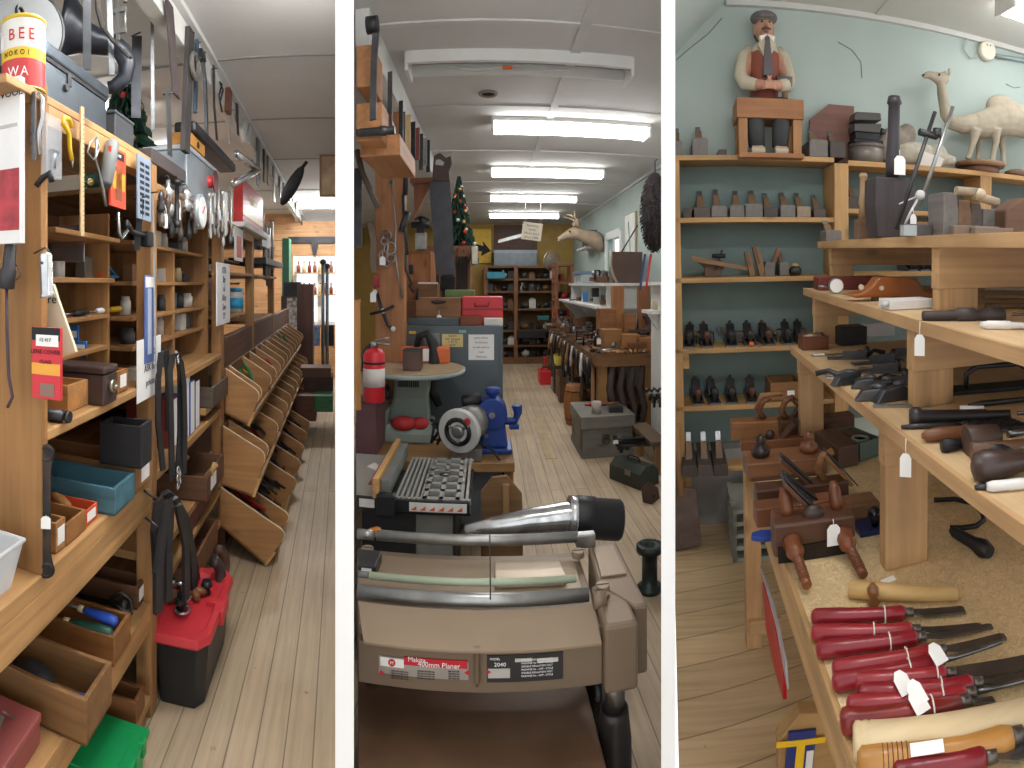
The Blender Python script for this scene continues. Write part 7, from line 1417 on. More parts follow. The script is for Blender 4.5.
# plaster lumps (old sheep models) and block
t = thing('sheep_model', 'worn white woolly model animal lying on the upper shelf', 'model', m4 @ T(usit(925).x, 2.86, zu)); b = B(); b.ball((-.02, .03, .075), .15, .08, .075, 16, 10); b.ball((.10, .0, .075), .07, .055, .07, 12, 8); b.ball((.17, -.02, .055), .05, .035, .03, 12, 8); o_ = b.build('body', plain('b3ab9b', .9, 0, .25, 20), t); rm = o_.modifiers.new('join', 'REMESH'); rm.mode = 'VOXEL'; rm.voxel_size = .008; rm.use_smooth_shade = True
t = thing('sheep_model', 'grey brown woolly model animal behind the white one', 'model', m4 @ T(usit(905).x, 2.93, zu + .0)); b = B(); b.ball((0, 0, .12), .13, .05, .12, 16, 10); b.ball((.06, -.0, .2), .06, .045, .06, 12, 8); o_ = b.build('body', plain('8a7f74', .9, 0, .3, 18), t); rm = o_.modifiers.new('join', 'REMESH'); rm.mode = 'VOXEL'; rm.voxel_size = .008; rm.use_smooth_shade = True
b = B(); b.prism([(-.08, .0), (.07, .0), (.09, .05), (-.05, .085)], (0, 0, 0), (1, 0, 0), (0, 0, 1), (0, .04, 0)); b.m(INK)
for q in range(4): b.cyl((-.03 + .03 * q, -.001, .035), (-.03 + .03 * q, .0, .035), .005, n=8)
t = one('bone_block', B().m(plain('cfc9c0', .6)).prism([(-.08, .0), (.07, .0), (.09, .05), (-.05, .085)], (0, 0, 0), (1, 0, 0), (0, 0, 1), (0, .04, 0)), None, 'pale wedge shaped block with holes before the model animals', 'block', m4 @ T(usit(928).x, 2.79, zu), None, .004)
# model camel on a round stand
px_ = usit(983, 2.86); t = thing('stool_stand', 'round wooden stand under the model camel', 'stand', m4 @ T(px_.x, 2.89, zu)); b = B(); b.cyl((0, 0, 0), (0, 0, .04), .12, n=26); b.build('foot', wood('6f4c3a', 'x'), t); B().lathe((0, 0, .04), (0, 0, .066), [(0, .15), (.5, .16), (1, .155)], 32).build('top', wood('8f6e50', 'x'), t)
cam_t = thing('camel_model', 'cream hide covered model camel with a raised head on a round stand', 'camel', m4 @ T(px_.x, 2.89, zu + .067))
CMF = plain('a39987', .9, 0, .14, 16)
def cq(px, py, dy=0.0): q = R.y(px, py, 2.89 + dy); return V((q.x - px_.x, dy, q.z - zu - .10))
def ell(c, d, r1, r2, n=16):
    d = d.normalized(); u = V((0, 1, 0)); v = d.cross(u).normalized(); return [c + u * (r1 * cos(2 * PI * k / n)) + v * (r2 * sin(2 * PI * k / n)) for k in range(n)]
b = B()
trunk = [((967, 117), .035, .04), ((975, 119), .06, .075), ((987, 118), .075, .095), ((1000, 112), .08, .115), ((1012, 113), .078, .115), ((1024, 118), .072, .10), ((1036, 122), .06, .08), ((1043, 124), .03, .045)]
b.hull([ell(cq(*q), V((1, 0, 0)), a_, c_) for q, a_, c_ in trunk]); b.ball(cq(1002, 102), .12, .06, .075, 14, 9)
neck = [(972, 118), (962, 119), (952, 117), (946, 108), (944, 98), (942, 88), (941, 78)]; nr = [.06, .055, .045, .038, .033, .03, .028]
b.tube([cq(*q) for q in neck], nr, 12)
head = [((948, 74), .02, .025), ((944, 73), .03, .042), ((939, 73), .03, .038), ((934, 71), .024, .028), ((929, 69), .022, .022), ((925, 69.5), .017, .02), ((923, 70), .008, .01)]
b.hull([ell(cq(*q), V((-1, 0, .1)), a_, c_) for q, a_, c_ in head])
for pts, dy in ((((976, 124), (973, 138), (970, 148), (968, 154)), -.035), (((996, 124), (996, 138), (994, 146), (992, 155)), -.045), (((1003, 124), (1002, 138), (1003, 148), (1004, 155)), .05), (((1028, 122), (1032, 134), (1030, 144), (1033, 155)), -.045), (((980, 126), (979, 140), (978, 154)), .045)):
    q = [cq(x, y, dy) for x, y in pts]; q[-1].z = .008; b.tube(q, [.036, .022, .017, .02][:len(q)] if len(q) == 4 else [.034, .018, .018], 10)
o_ = b.build('body', CMF, cam_t); rm = o_.modifiers.new('join', 'REMESH'); rm.mode = 'VOXEL'; rm.voxel_size = .007; rm.use_smooth_shade = True
for dy in (-.03, .03):
    B().ball(cq(947, 70) + V((0, dy, .015)), .012, .008, .022, 8, 6).build('ear', CMF, cam_t); B().ball(cq(937, 72) + V((0, dy, .01)), .007, n=8, m=6).build('eye', INK, cam_t)
B().ball(cq(923.5, 69.5), .009, .016, .008, 8, 6).build('nose', plain('5f5048', .7), cam_t)
p = R.y(1016, 166, 2.85); t = thing('brown_lump', 'brown rounded wooden form at the end of the upper shelf', 'wood form', m4 @ T(p.x + .02, 2.85, zu)); B().ball((0, 0, .02), .1, .08, .03, 14, 8).build('body', wood('7b5f48', 'x'), t)
# smoke alarm and conduit on the wall
p = R.y(985, 52, 3.018); t = thing('smoke_alarm', 'round cream smoke alarm on the green wall', 'smoke alarm', m4 @ T(*p)); B().lathe((0, 0, 0), (0, -.045, 0), [(0, .058), (.5, .062), (.85, .06), (1, .05)], 28).build('case', plain('d9d2c0', .5, 0, .03), t)
for dx in (-.012, .012): B().cyl((dx, -.046, .03), (dx, -.045, .03), .005, n=8).build('vent_hole', INK, t)
pts = [R.y(967, 36, 3.0), R.y(964, 50, 3.0), R.y(970, 58, 3.0), R.y(978, 56, 3.0)]; t = thing('alarm_cable', 'thin cable looping beside the smoke alarm', 'cable', m4 @ T(*pts[0])); B().tube([q - pts[0] for q in pts], .005).build('cable', plain('a9b3b0', .6), t)
p0, p1 = R.y(996, 56, 3.0), R.y(1040, 63, 3.0); t = thing('wall_conduit', 'grey metal conduit running along the green wall from the smoke alarm', 'conduit', m4 @ T(*p0)); B().tube([(0, 0, 0), p1 - p0], .014).build('pipe', plain('8d9a9b', .4, .3), t)
# dark planes in the shade of the lower right shelves
for k, px in enumerate((849, 858, 985, 995, 1003)): p = R.y(px, 200, 2.84); inst(('ep', 'k', .06, .07, .09, .2), end_plane('k', .06, .07, .09, .2), 'blackish plane in the shade below the upper shelf, %s from the bookcase' % ORD[k], 'plane', m4 @ T(p.x, 2.84, z4 - .034))
for k, px in enumerate((912, 924, 937, 948)): p = R.y(px, 270, 2.84); inst(('mp', k % 3), metal_plane(k % 3), 'dark bench plane on the deep shelf behind the stepped tiers, %s from the post' % ORD[k], 'plane', m4 @ T(p.x, 2.82, z3 + .027))
# ---- stepped bench of carving tools
OS = osb(); ET = wood('c19a66', 'y')
bn = thing('stepped_bench', 'chipboard bench with three stepped shelves of tools above it', 'bench', m4)
ZB, Z3, Z2, Z1 = .72, 1.106, 1.334, 1.54
X0, X3, X2, X1 = .25, .46, .55, .67
E_ = 2.05
def board(x0, y0, y1, z, t_, edge, top, nm):
    box1((x0 + .012, E_, y0, y1, z - t_, z), nm, top, bn, .001); box1((x0, x0 + .012, y0, y1, z - t_ - .004, z + .001), nm + '_edge', edge, bn, .001)
board(X0, .30, 2.08, ZB, .024, ET, OS, 'bench_top'); box1((X0, X0 + .012, .30, 2.08, ZB - .1, ZB - .029), 'bench_apron', ET, bn, .001); box1((X0 + .02, X0 + .05, .32, 2.05, ZB - .11, ZB - .025), 'bench_rail', ET, bn)
TW = wood('c39c6e', 'y')
board(X3, .35, 2.15, Z3, .026, TW, wood('cbac82', 'y', contrast=.12), 'tier_board'); board(X2, .4, 2.30, Z2, .026, TW, wood('d2b48a', 'y', contrast=.12), 'tier_board'); board(X1, .45, 2.50, Z1, .028, TW, wood('c9a678', 'y'), 'tier_board')
PN = wood('c69e70', 'x'); PZ = wood('c69e70', 'z')
def post_rail(x, y, z0, z1, w, rail, L=1.3):
    box1((x + .004, x + w, y, y + .04, z0 + .001, z1 - rail), 'post', PZ, bn, .002); box1((x, min(E_, x + L), y - .003, y + .04, z1 - rail, z1 - .027), 'cross_rail', PN, bn, .002)
post_rail(.477, 1.17, ZB, Z3, .118, .125); post_rail(.475, 2.06, ZB, Z3, .10, .10)
post_rail(.563, 1.195, Z3, Z2, .115, .135); post_rail(.565, 2.16, Z3, Z2, .10, .11)
post_rail(.685, 1.30, Z2, Z1, .13, .145); post_rail(.69, 2.34, Z2, Z1, .11, .11)
p = R.z(756, 657, 0); box1((p.x - .028, p.x + .03, 1.93, 1.99, 0, ZB - .03), 'leg', PZ, bn, .002); box1((p.x - .02, p.x + .10, 1.91, 1.93, .07, .12), 'foot_rail', PN, bn); box1((X0 + .3, X0 + .36, .4, .46, 0, ZB - .03), 'leg', PZ, bn)
# things under the bench
def under(name, label, cat, pts, X, mat, th=.012):
    q = [R.x(x, y, X) for x, y in pts]; o = q[0]; t = thing(name, label, cat, m4 @ T(*o)); B().prism([(p.y - o.y, p.z - o.z) for p in q], (0, 0, 0), (0, 1, 0), (0, 0, 1), (th, 0, 0)).build('panel', mat, t, .002); return t, o
under('red_board', 'red plastic panel leaning under the bench edge', 'panel', ((762, 582), (772, 614), (783, 668), (783, 700), (775, 672), (766, 630)), X0 + .035, plain('c8242e', .4, 0, .05))
under('grey_board', 'thin pale grey board leaning beside the red panel', 'board', ((759, 565), (766, 590), (776, 628), (787, 690), (785, 660), (772, 600)), X0 + .025, plain('b3aeb4', .5), .006)
YC = 1.25
a = [R.y(x, y, YC) for x, y in ((779, 820), (779, 742), (800, 714), (840, 712), (840, 820))]; o = a[0]
t = thing('tool_cabinet', 'plywood case with a clipped corner under the bench', 'case', m4 @ T(o.x, YC, .0)); B().prism([(q.x - o.x, max(0, q.z)) for q in a[1:4]] [:0] + [(0, 0), (0, a[1].z), (a[2].x - o.x, a[2].z), (a[3].x - o.x, a[3].z), (a[3].x - o.x, 0)], (0, 0, 0), (1, 0, 0), (0, 0, 1), (0, .04, 0)).build('panel', wood('a98452', 'x'), t, .003)
a, c = R.y(781, 731, YC), R.y(809, 790, YC)
sg = thing('enamel_sign', 'blue enamel sign with a big yellow letter on the plywood case', 'sign', m4 @ T(a.x, YC - .009, c.z) @ RY(D(6))); w = c.x - a.x; h = a.z - c.z
B().box(0, w, 0, .006, 0, h).build('panel', plain('22306f', .35, 0, .05), sg); letter(sg, 'T', h * .95, MX(((1, 0, 0, w * .48), (0, 0, -1, -.001), (0, 1, 0, h * .52), (0, 0, 0, 1))), YELP, ext=.001, sx=1.35); B().box(w * .72, w * .98, -.0012, 0, h * .25, h * .7).build('white_patch', plain('d9d6cf', .5), sg)
# red handled carving gouges laid along the bench
def tool_px(name, label, cat, p0, p1, r, prof, mat, blade=None, ferr=True, z=ZB, group=None, tagat=None, dz=0.0):
    a = R.z(p0[0], p0[1], z + r); c = R.z(p1[0], p1[1], z + r); a.z = c.z = z + r + .0005 + dz
    d = c - a; t = thing(name, label, cat, m4 @ T(*a), group); B().lathe((0, 0, 0), d, prof, 16).build('handle', mat, t)
    u = d.normalized(); L = d.length; side = u.cross(V((0, 0, 1))).normalized()
    if ferr: B().lathe(d * .985, d + u * .018, [(0, r * .62), (1, r * .55)], 14).build('ferrule', metal('6b655f', .4), t)
    if blade:
        kind, bl, bw = blade; bl *= 1.5
        e = d + u * .018; b = B()
        if kind == 'rod': b.lathe(e, e + u * bl, [(0, r * .3), (.2, r * .28), (1, r * .2)], 8)
        else:
            b.hull([[e + side * (s * q) + V((0, 0, zz)) for s, zz in ((-1, -.003), (1, -.003), (1, .003), (-1, .003))] for e, q in ((e, bw * .3), (e + u * bl * .2, bw * .5), (e + u * bl * .93, bw * .5), (e + u * bl, bw * .35))] if False else [[(e + u * f_) + side * (s * q) + V((0, 0, zz - dzz)) for s, zz in ((-1, -.0025), (1, -.0025), (1, .0025), (-1, .0025))] for f_, q, dzz in ((0, bw * .3, 0), (bl * .2, bw * .5, r * .3), (bl * .93, bw * .5, r * .6), (bl, bw * .42, r * .75))], True, False)
        b.build('blade', metal('77787a', .25), t)
    if tagat: 
        for f_, off in tagat:
            b = B(); q = d * f_; b.torus(q, r * 1.02, .0016, u, 16, 5); b.build('tag_string', STRING, t)
            if off: b = B(); o2 = q + V((off[0], off[1], r * 1.05)); b.prism([(-.014, 0), (.014, 0), (.014, .03), (.006, .042), (-.006, .042), (-.014, .03)], o2, (.95, .2, .0), (-.15, .85, .35), (0, 0, .001)); b.build('price_tag', PAPER, t)
    return t
HP = [(0, .006), (.012, .012), (.05, .0165), (.3, .017), (.75, .0145), (.95, .0155), (1, .0125)]
def hp_(k): return [(t_, r_ * k) for t_, r_ in HP]
REDS = [wood('8e1c28', 'x', .3, .2, knots=False), wood('9c262e', 'x', .3, .2, knots=False), wood('7c1823', 'x', .3, .25, knots=False)]
SPEC = [((811, 617), (905, 613), ('flat', .075, .022), 0, (.78, None), 'first'), ((811, 633), (912, 630), ('flat', .085, .014), 1, (.62, None), 'second'), ((816, 650), (917, 638), ('flat', .095, .013), 0, (.72, None), 'third'),
        ((832, 670), (937, 651), ('flat', .085, .018), 1, (.70, None), 'fourth'), ((832, 683), (935, 663), ('rod', .08, .01), 0, (.74, None), 'fifth'), ((853, 682), (946, 674), ('flat', .10, .034), 1, (.9, (.012, .0)), 'sixth'),
        ((858, 694), (973, 684), ('flat', .10, .016), 0, (.72, (-.065, -.004)), 'seventh'), ((846, 706), (966, 694), ('rod', .09, .012), 1, (.8, (-.05, -.03)), 'eighth')]
for k, (p0, p1, bl, ci, tg, od) in enumerate(SPEC):
    tool_px('carving_gouge', ['red lacquered gouge with a broad blade, topmost of the row beneath the pale mallet', 'red lacquered chisel with a slanted blade, second beneath the pale mallet', 'red lacquered skew, third beneath the pale mallet', 'long red turning skew, fourth beneath the pale mallet', 'red gouge with a bright round shank, fifth beneath the pale mallet', 'red handled tool with a very wide dark blade and a paper tag', 'red handled tool with two brass coloured ferrule rings and a paper tag', 'red gouge with bright shank, nearest the dark red one'][k], 'gouge', p0, p1, .0165, hp_(1.0 if k < 5 else 1.0), REDS[ci], bl, True, tagat=(tg,))
tool_px('carving_gouge', 'dark red handled tool with a nearly black butt end beside the cream handle', 'gouge', (840, 722), (960, 703), .019, [(0, .01), (.02, .018), (.08, .021), (.14, .017), (.6, .016), (1, .0135)], wood('86251f', 'x', .3, .4), ('flat', .03, .012), True, tagat=((.76, (-.02, -.004)),))
tool_px('turned_blank', 'thick cream turned handle blank with grooved end', 'handle', (853, 742), (1030, 712), .026, [(0, .02), (.015, .026), (.04, .026), (.05, .0245), (.06, .026), (.08, .026), (.09, .0245), (.10, .026), (.13, .0255), (1, .023)], wood('dcc49a', 'x', .5, .1, knots=False), None, False)
t = tool_px('turning_gouge', 'tan turned gouge handle with burnt rings and a white label', 'gouge', (857, 762), (1012, 737), .022, [(0, .012), (.03, .02), (.15, .021), (.3, .02), (.7, .0165), (.93, .019), (1, .015)], wood('b7813f', 'x', .35, .15, knots=False), ('rod', .09, .02), True)
b = B()
d_ = R.z(1012, 737, ZB + .022) - R.z(857, 762, ZB + .022)
for f_ in (.16, .19, .22, .25, .28, .31): b.torus(d_ * f_, .0207, .0008, d_, 18, 5)
b.build('burnt_ring', plain('4a2c18', .6), t); b = B(); b.obox(d_ * .42 + V((0, -.01, .021)), (.05, .016, .001), RZ(math.atan2(d_.y, d_.x)) @ RX(D(28))); b.build('paper_label', PAPER, t)
tool_px('carving_gouge', 'short dark red handle at the front corner of the bench', 'gouge', (892, 775), (985, 758), .018, hp_(1.1), REDS[2], ('flat', .09, .03), True)
tool_px('pale_mallet', 'pale tapered wooden pin lying above the red handles', 'mallet', (849, 589), (958, 594), .017, [(0, .017), (.01, .019), (.35, .019), (.4, .018), (1, .013)], wood('cda86c', 'x', .5, .15), None, False)
t = thing('turned_finial', 'small turned brown knob by the pale wooden pin', 'knob', m4 @ T(*R.z(874, 608, ZB))); b = B(); b.lathe((0, 0, .0), (.0, .01, .05), [(0, .006), (.2, .014), (.4, .008), (.55, .012), (.8, .013), (1, .005)], 14); b.build('knob', wood('8a5a34', 'z', .35), t)
t = one('paper_tag', B().box(-.018, .018, -.01, .01, 0, .001), PAPER, 'white paper ticket lying by the foot of the front post', 'tag', m4 @ T(*R.z(889, 581, ZB)) @ RZ(.2) @ RX(.2))
# ---- wooden planes crowding the far end of the bench
DP = wood('5c3d2e', 'x', .4, .2, knots=False); RP = wood('7d4e34', 'x', .4, .2, knots=False); LP = wood('96683f', 'x', .5, .2)
def zb(px, py): return R.z(px, py, ZB)
def blockp(name, label, pn, L, W, H, mat, ang=0.0, parts=None):
    p = zb(*pn); t = thing(name, label, 'plane', m4 @ T(p.x, p.y, ZB + .001) @ RZ(D(ang))); B().box(0, L, 0, W, 0, H).build('body', mat, t, .004)
    if parts: parts(t, L, W, H)
    return t
def tote(t, x, y, z, mat=None, s=1.0): b = B(); b.tube([(x, y, z), (x - .02 * s, y, z + .035 * s), (x - .005 * s, y, z + .075 * s), (x + .03 * s, y, z + .09 * s)], [.014 * s, .013 * s, .014 * s, .012 * s], 8); b.build('tote', mat or RP, t)
def wedge(t, x, y, z, mat=None, L=.12, ang=-35, w=.04): B().obox((x, y, z), (.012, w, L), RY(D(ang))).build('wedge', mat or DP, t, .002); B().obox((x + .012, y, z + .004), (.004, w * .95, L * 1.15), RY(D(ang))).build('iron', metal('55565a', .4), t)
def pA(t, L, W, H): tote(t, L * .32, W / 2, H); wedge(t, L * .62, W / 2, H + .02, None, .12, 40); b = B(); b.tube([(L * .25, W / 2, H + .04), (L * .3, W / 2, H + .1), (L * .5, W / 2, H + .105)], [.012, .014, .012], 8); b.build('handle', LP, t)
blockp('jack_plane', 'long pale brown jack plane at the far end of the bench', (731, 441), .44, .075, .075, LP, -4, pA)
def pB(t, L, W, H): wedge(t, L * .3, W / 2, H + .03, DP, .13, -38); tote(t, L * .1, W / 2, H)
blockp('try_plane', 'dark moulding plane with leaning wedge before the back post', (781, 443), .32, .07, .085, DP, 2, pB)
def knob2(t, x, y, z, mat): b = B(); b.lathe((x, y, z), (x, y, z + .075), [(0, .026), (.18, .034), (.4, .03), (.5, .014), (.65, .019), (.9, .015), (1, .008)], 16); b.build('knob', mat, t)
def pC(t, L, W, H): knob2(t, L * .2, W * .5, H, plain('2f211c', .35)); knob2(t, L * .82, W * .5, H, wood('8a5634', 'z', .35)); B().box(.01, L - .01, -.004, W + .004, -.0, .012).build('sole', DP, t)
blockp('panel_plane', 'wide reddish router plane with two turned knobs', (748, 482), .28, .13, .06, wood('8a5f42', 'x', .4), 1, pC)
def pD(t, L, W, H): wedge(t, L * .45, W / 2, H + .03, DP, .15, -45); tote(t, L * .75, W / 2, H, LP); wedge(t, L * .9, W / 2, H + .03, LP, .14, -40)
blockp('fillister_plane', 'old brown plane with dark irons in the middle of the group', (757, 511), .29, .065, .06, DP, 0, pD)
blockp('fillister_plane', 'light brown plane with a rounded nose beside the blue chisel', (757, 529), .24, .06, .055, RP, 2, lambda t, L, W, H: wedge(t, L * .55, W / 2, H + .03, plain('39404a', .3, .4), .14, -48))
blockp('rebate_plane', 'dark brown low plane with a ball shaped knob close to the two knobbed plane', (741, 452), .26, .05, .04, RP, -2, lambda t, L, W, H: (wedge(t, L * .7, W / 2, H + .02, DP, .1, 40), B().ball((L * .45, W / 2, H + .012), .02).build('knob', plain('2f2320', .35), t)))
t = blockp('coffin_plane', 'dark block plane with rounded top by the middle post', (838, 470), .085, .2, .08, wood('59402f', 'y', .5), 10); t = blockp('moulding_plane', 'old grey brown block lying by the green tray', (853, 452), .05, .2, .06, wood('6e5544', 'y'), 18)
# screw arm plow in front with two threaded arms
p = zb(778, 563); t = thing('plow_plane', 'dark screw arm plow plane with two turned arms pointing at the bench front', 'plane', m4 @ T(p.x, p.y, ZB + .001)); 
B().box(-.01, .205, .0, .05, .012, .095).build('body', DP, t, .006); B().box(.0, .215, .06, .11, .006, .085).build('fence', RP, t, .005); B().box(.0, .18, -.006, .002, .0, .04).build('skate', metal('3a3432', .4), t)
for x in (.035, .17):
    b = B(); b.lathe((x, .01, .052), (x + .006, -.14, .022), [(0, .02), (.12, .026), (.22, .02), (.3, .024), (.4, .016), (.42, .0115), (.9, .0105), (.92, .012), (1, .011)], 14); b.build('screw_arm', wood('7b4527', 'y', .35, .25), t)
    b = B()
    for q in range(9): f_ = .45 + .05 * q; b.torus((x + .006 * f_, .01 - .15 * f_, .052 - .03 * f_), .0108, .0022, (0, 1, .2), 12, 5)
    b.build('thread', wood('6b3d24', 'y', .4), t)
    b = B(); b.lathe((x, .05, .09), (x - .004, .075, .16), [(0, .012), (.2, .018), (.7, .016), (1, .008)], 12); b.build('arm_end', wood('7b4527', 'z', .35), t)
wedge(t, .08, .06, .12, DP, .15, -42); B().ball((.1, .03, .098), .03, .016, .026, 12, 8).build('nut', plain('3a2a24', .4), t); price_tag(t, (.14, -.012, .1), w=.034, h=.055, drop=.012)
t = thing('blue_chisel', 'blue plastic sheathed blade lying at the bench edge', 'blade', m4 @ T(*zb(751, 541))); b = B(); b.prism([(0, 0), (.03, -.015), (.1, -.01), (.1, .02), (.03, .03), (.005, .02)], (0, 0, 0), (1, 0, 0), (0, 1, 0), (0, 0, .014)); b.build('sheath', plain('24408f', .35), t, .003); B().box(.1, .2, -.008, .016, .002, .008).build('blade', STEEL, t); b = B(); b.obox((.075, .0, .02), (.016, .03, .001), RX(.4)); b.build('paper_label', PAPER, t)
t = thing('black_knob_plane', 'small plane with a shiny black ball knob and open tray by the post', 'plane', m4 @ T(*zb(858, 535))); B().box(0, .11, -.02, .05, 0, .018).build('sole', plain('232f58', .35, .3), t, .003); B().lathe((.05, .0, .018), (.05, 0, .07), [(0, .01), (.35, .012), (.6, .021), (.85, .018), (1, .008)], 16).build('knob', plain('17161a', .2), t); B().box(-.03, .09, .06, .14, 0, .05).build('tray', wood('7d5a3c', 'x'), t, .003)
t = thing('steel_tray', 'green grey metal tray standing below the third tier', 'tray', m4 @ T(*zb(860, 462)) @ RZ(D(20))); open_box(B(), 0, .1, 0, .18, 0, .07, .006).build('body', plain('55685f', .5, .2), t); b = B(); b.torus((.05, .06, .06), .03, .007, (0, 0, 1), 16, 6); b.build('ring', plain('8c918e', .4, .3), t)
# black leather covered hook tool under the third tier
pts = [R.z(x, y, ZB + .012) for x, y in ((934, 500), (955, 499), (972, 503), (982, 512), (984, 520), (976, 526), (962, 528), (950, 528))]; t = thing('draw_hook', 'bent black iron hook tool with a black bulb handle under the tiers', 'hook tool', m4 @ T(*pts[0])); B().tube([q - pts[0] for q in pts], .0075).build('shank', IRON, t); a, c = R.z(951, 530, ZB + .015) - pts[0], R.z(990, 552, ZB + .02) - pts[0]; B().lathe(a, c, [(0, .008), (.1, .014), (.6, .016), (.85, .024), (1, .016)], 14).build('handle', BLACKP, t)
# price tags dangling from the tier edges
for k, (px, py, X) in enumerate(((920, 330, X2 - .004), (906, 448, X3 - .004))):
    p = R.x(px, py, X); t = thing('price_tag', ['white price tag dangling from the middle tier edge', 'grey white price tag dangling from the lowest tier edge'][k], 'price tag', m4 @ T(*p)); price_tag(t, (0, 0, .02), n=(-.55, -.83, 0), w=.024, h=.05, drop=.03, name='card')
    letter(t, ['No. 43', 'WB 25'][k], .009, MX(((0, .83, -.55, -.004), (0, -.55, -.83, -.006), (1, 0, 0, -.035), (0, 0, 0, 1))), INK) if False else None
# ---- things on the third tier
def z3(px, py): return R.z(px, py, Z3)
tool_px('auger', 'thick black handled iron auger with a white label on the lowest tier', 'auger', (909, 417), (1010, 414), .019, [(0, .015), (.03, .022), (.1, .022), (.13, .016), (.75, .014), (.77, .011), (1, .01)], plain('262223', .4), ('rod', .14, .02), False, Z3)
o = tool_px('white_sleeve', 'white label sleeve around a slim iron tool on the lowest tier', 'label', (960, 413), (984, 413), .0165, [(0, .0165), (1, .0165)], PAPER, None, False, Z3, None, None, .0)
tool_px('screwdriver', 'old brown handled screwdriver with a dark tip at the tier edge', 'screwdriver', (922, 436), (968, 431), .014, [(0, .006), (.1, .012), (.3, .0145), (.7, .0135), (.9, .012), (1, .016)], wood('7d4f33', 'x', .35), ('flat', .05, .012), False, Z3)
tool_px('screwdriver', 'flat dark rasp lying behind the brown screwdriver', 'rasp', (901, 427), (965, 424), .006, [(0, .004), (.2, .006), (1, .006)], DSTEEL, None, False, Z3)
tool_px('round_mallet', 'round brown wooden mallet head with its shaft pointing away', 'mallet', (966, 441), (1000, 436), .028, [(0, .027), (.04, .029), (.9, .024), (.92, .013), (1, .013)], wood('4f3b31', 'x', .5), ('rod', .1, .03), False, Z3)
tool_px('turned_grip', 'plain brown wooden handle beside the round mallet', 'handle', (971, 452), (1030, 446), .017, [(0, .016), (.02, .0175), (.9, .015), (1, .014)], wood('6d4f38', 'x', .5), None, False, Z3)
tool_px('small_hammer', 'small dark steel hammer head lying by the brown screwdriver', 'hammer', (941, 446), (966, 444), .012, [(0, .012), (.2, .015), (.5, .011), (1, .008)], IRON, None, False, Z3)
tool_px('wooden_pear', 'pear shaped dark brown wooden handle near the tier edge', 'handle', (972, 468), (1035, 460), .026, [(0, .01), (.04, .022), (.2, .0285), (.45, .026), (.75, .018), (1, .015)], plain('3f302b', .35), None, False, Z3)
tool_px('burnisher', 'black bulb handled burnisher behind the pear shaped handle', 'burnisher', (983, 452), (1020, 449), .016, [(0, .008), (.15, .016), (.5, .015), (1, .007)], plain('242326', .35), ('rod', .06, .01), True, Z3)
tool_px('craft_knife', 'grey blade with a white paper sleeve at the tier edge', 'blade', (987, 487), (1040, 482), .009, [(0, .007), (.1, .009), (.4, .009), (.42, .0095), (1, .0095)], plain('dcdad6', .5), None, False, Z3); tool_px('craft_knife', 'dark blade tip before the white sleeved one', 'blade', (975, 488), (990, 486.5), .005, [(0, .004), (1, .006)], DSTEEL, None, False, Z3)
for k in range(5): tool_px('auger_bit', 'black twisted auger bit lying on the lowest tier, %s from the thick auger' % ORD[k], 'auger bit', (955 + 7 * k, 424 + 1.5 * k), (1012 + 4 * k, 420 + 1.6 * k), .0075, [(0, .004)] + [(.1 + .08 * q, .0085 if q % 2 else .005) for q in range(10)] + [(1, .006)], IRON, None, False, Z3, 'auger bits on the lowest tier')
def spread_px(z, pts, label, grp, cat='tool'):
    for k, (px, py, kd, s) in enumerate(pts):
        p = R.z(px, py, z); t = thing(['spokeshave', 'bullnose_plane', 'iron_plane', 'file'][kd], label % ORD[k], cat, m4 @ T(p.x, p.y, z + .001) @ RZ(rnd.uniform(-.5, .3)), grp)
        b = B()
        if kd == 0: b.tube([(-.07 * s, 0, .01), (-.03 * s, .01, .02), (0, .0, .008), (.03 * s, .01, .02), (.07 * s, 0, .01)], [.009, .007, .012, .007, .009], 8); b.build('body', DSTEEL, t)
        elif kd == 1: b.prism([(-.05 * s, 0), (.05 * s, 0), (.05 * s, .014), (.02 * s, .034 * s), (-.03 * s, .028 * s)], (0, 0, 0), (1, 0, 0), (0, 0, 1), (0, .03, 0)); b.build('body', metal('5c5d60', .4), t, .003); B().ball((.015 * s, .015, .036 * s), .018 * s, .013, .009).build('lever_cap', plain('3a3a3d', .35), t)
        elif kd == 2: b.box(-.08 * s, .08 * s, 0, .035, 0, .006); b.box(-.03 * s, .05 * s, .005, .01, .006, .03); b.build('sole', metal('66676a', .4), t); B().lathe((.05 * s, .018, .006), (.05 * s, .018, .045), [(0, .008), (.6, .013), (1, .006)]).build('knob', plain('2c211d', .35), t)
        else: b.box(-.1 * s, .08 * s, 0, .014, 0, .006); b.build('blade', STEEL, t)
spread_px(Z3, ((838, 378, 0, 1), (849, 386, 1, 1), (858, 380, 3, 1), (866, 390, 1, .9), (877, 384, 0, 1), (884, 395, 1, 1.1), (893, 388, 2, 1), (874, 402, 1, 1), (897, 402, 1, 1.2), (912, 394, 3, 1), (905, 408, 3, .8), (853, 373, 3, 1.2), (882, 374, 2, 1)), 'steel plane or spokeshave heaped on the lowest tier, %s from its far end', 'steel planes on the lowest tier')
spread_px(Z3, ((852, 360, 2, 1.1), (868, 357, 0, 1), (880, 364, 2, 1.2), (900, 357, 2, 1), (895, 370, 3, 1.2)), 'black based plane in the shade of the middle tier, %s from its far end', 'planes in the shade of the middle tier')
b = B(); b.tube([(0, 0, .0), (.0, 0, .05), (.03, 0, .07), (.16, .0, .07), (.19, 0, .05), (.19, 0, 0)], .008); t = thing('hacksaw_frame', 'black iron frame tool with a bent handle on the lowest tier', 'frame tool', m4 @ T(*R.z(966, 392, Z3)) @ RZ(-.2)); b.build('handle', DSTEEL, t); B().box(-.05, .22, -.03, .04, 0, .012).build('base', IRON, t, .003)
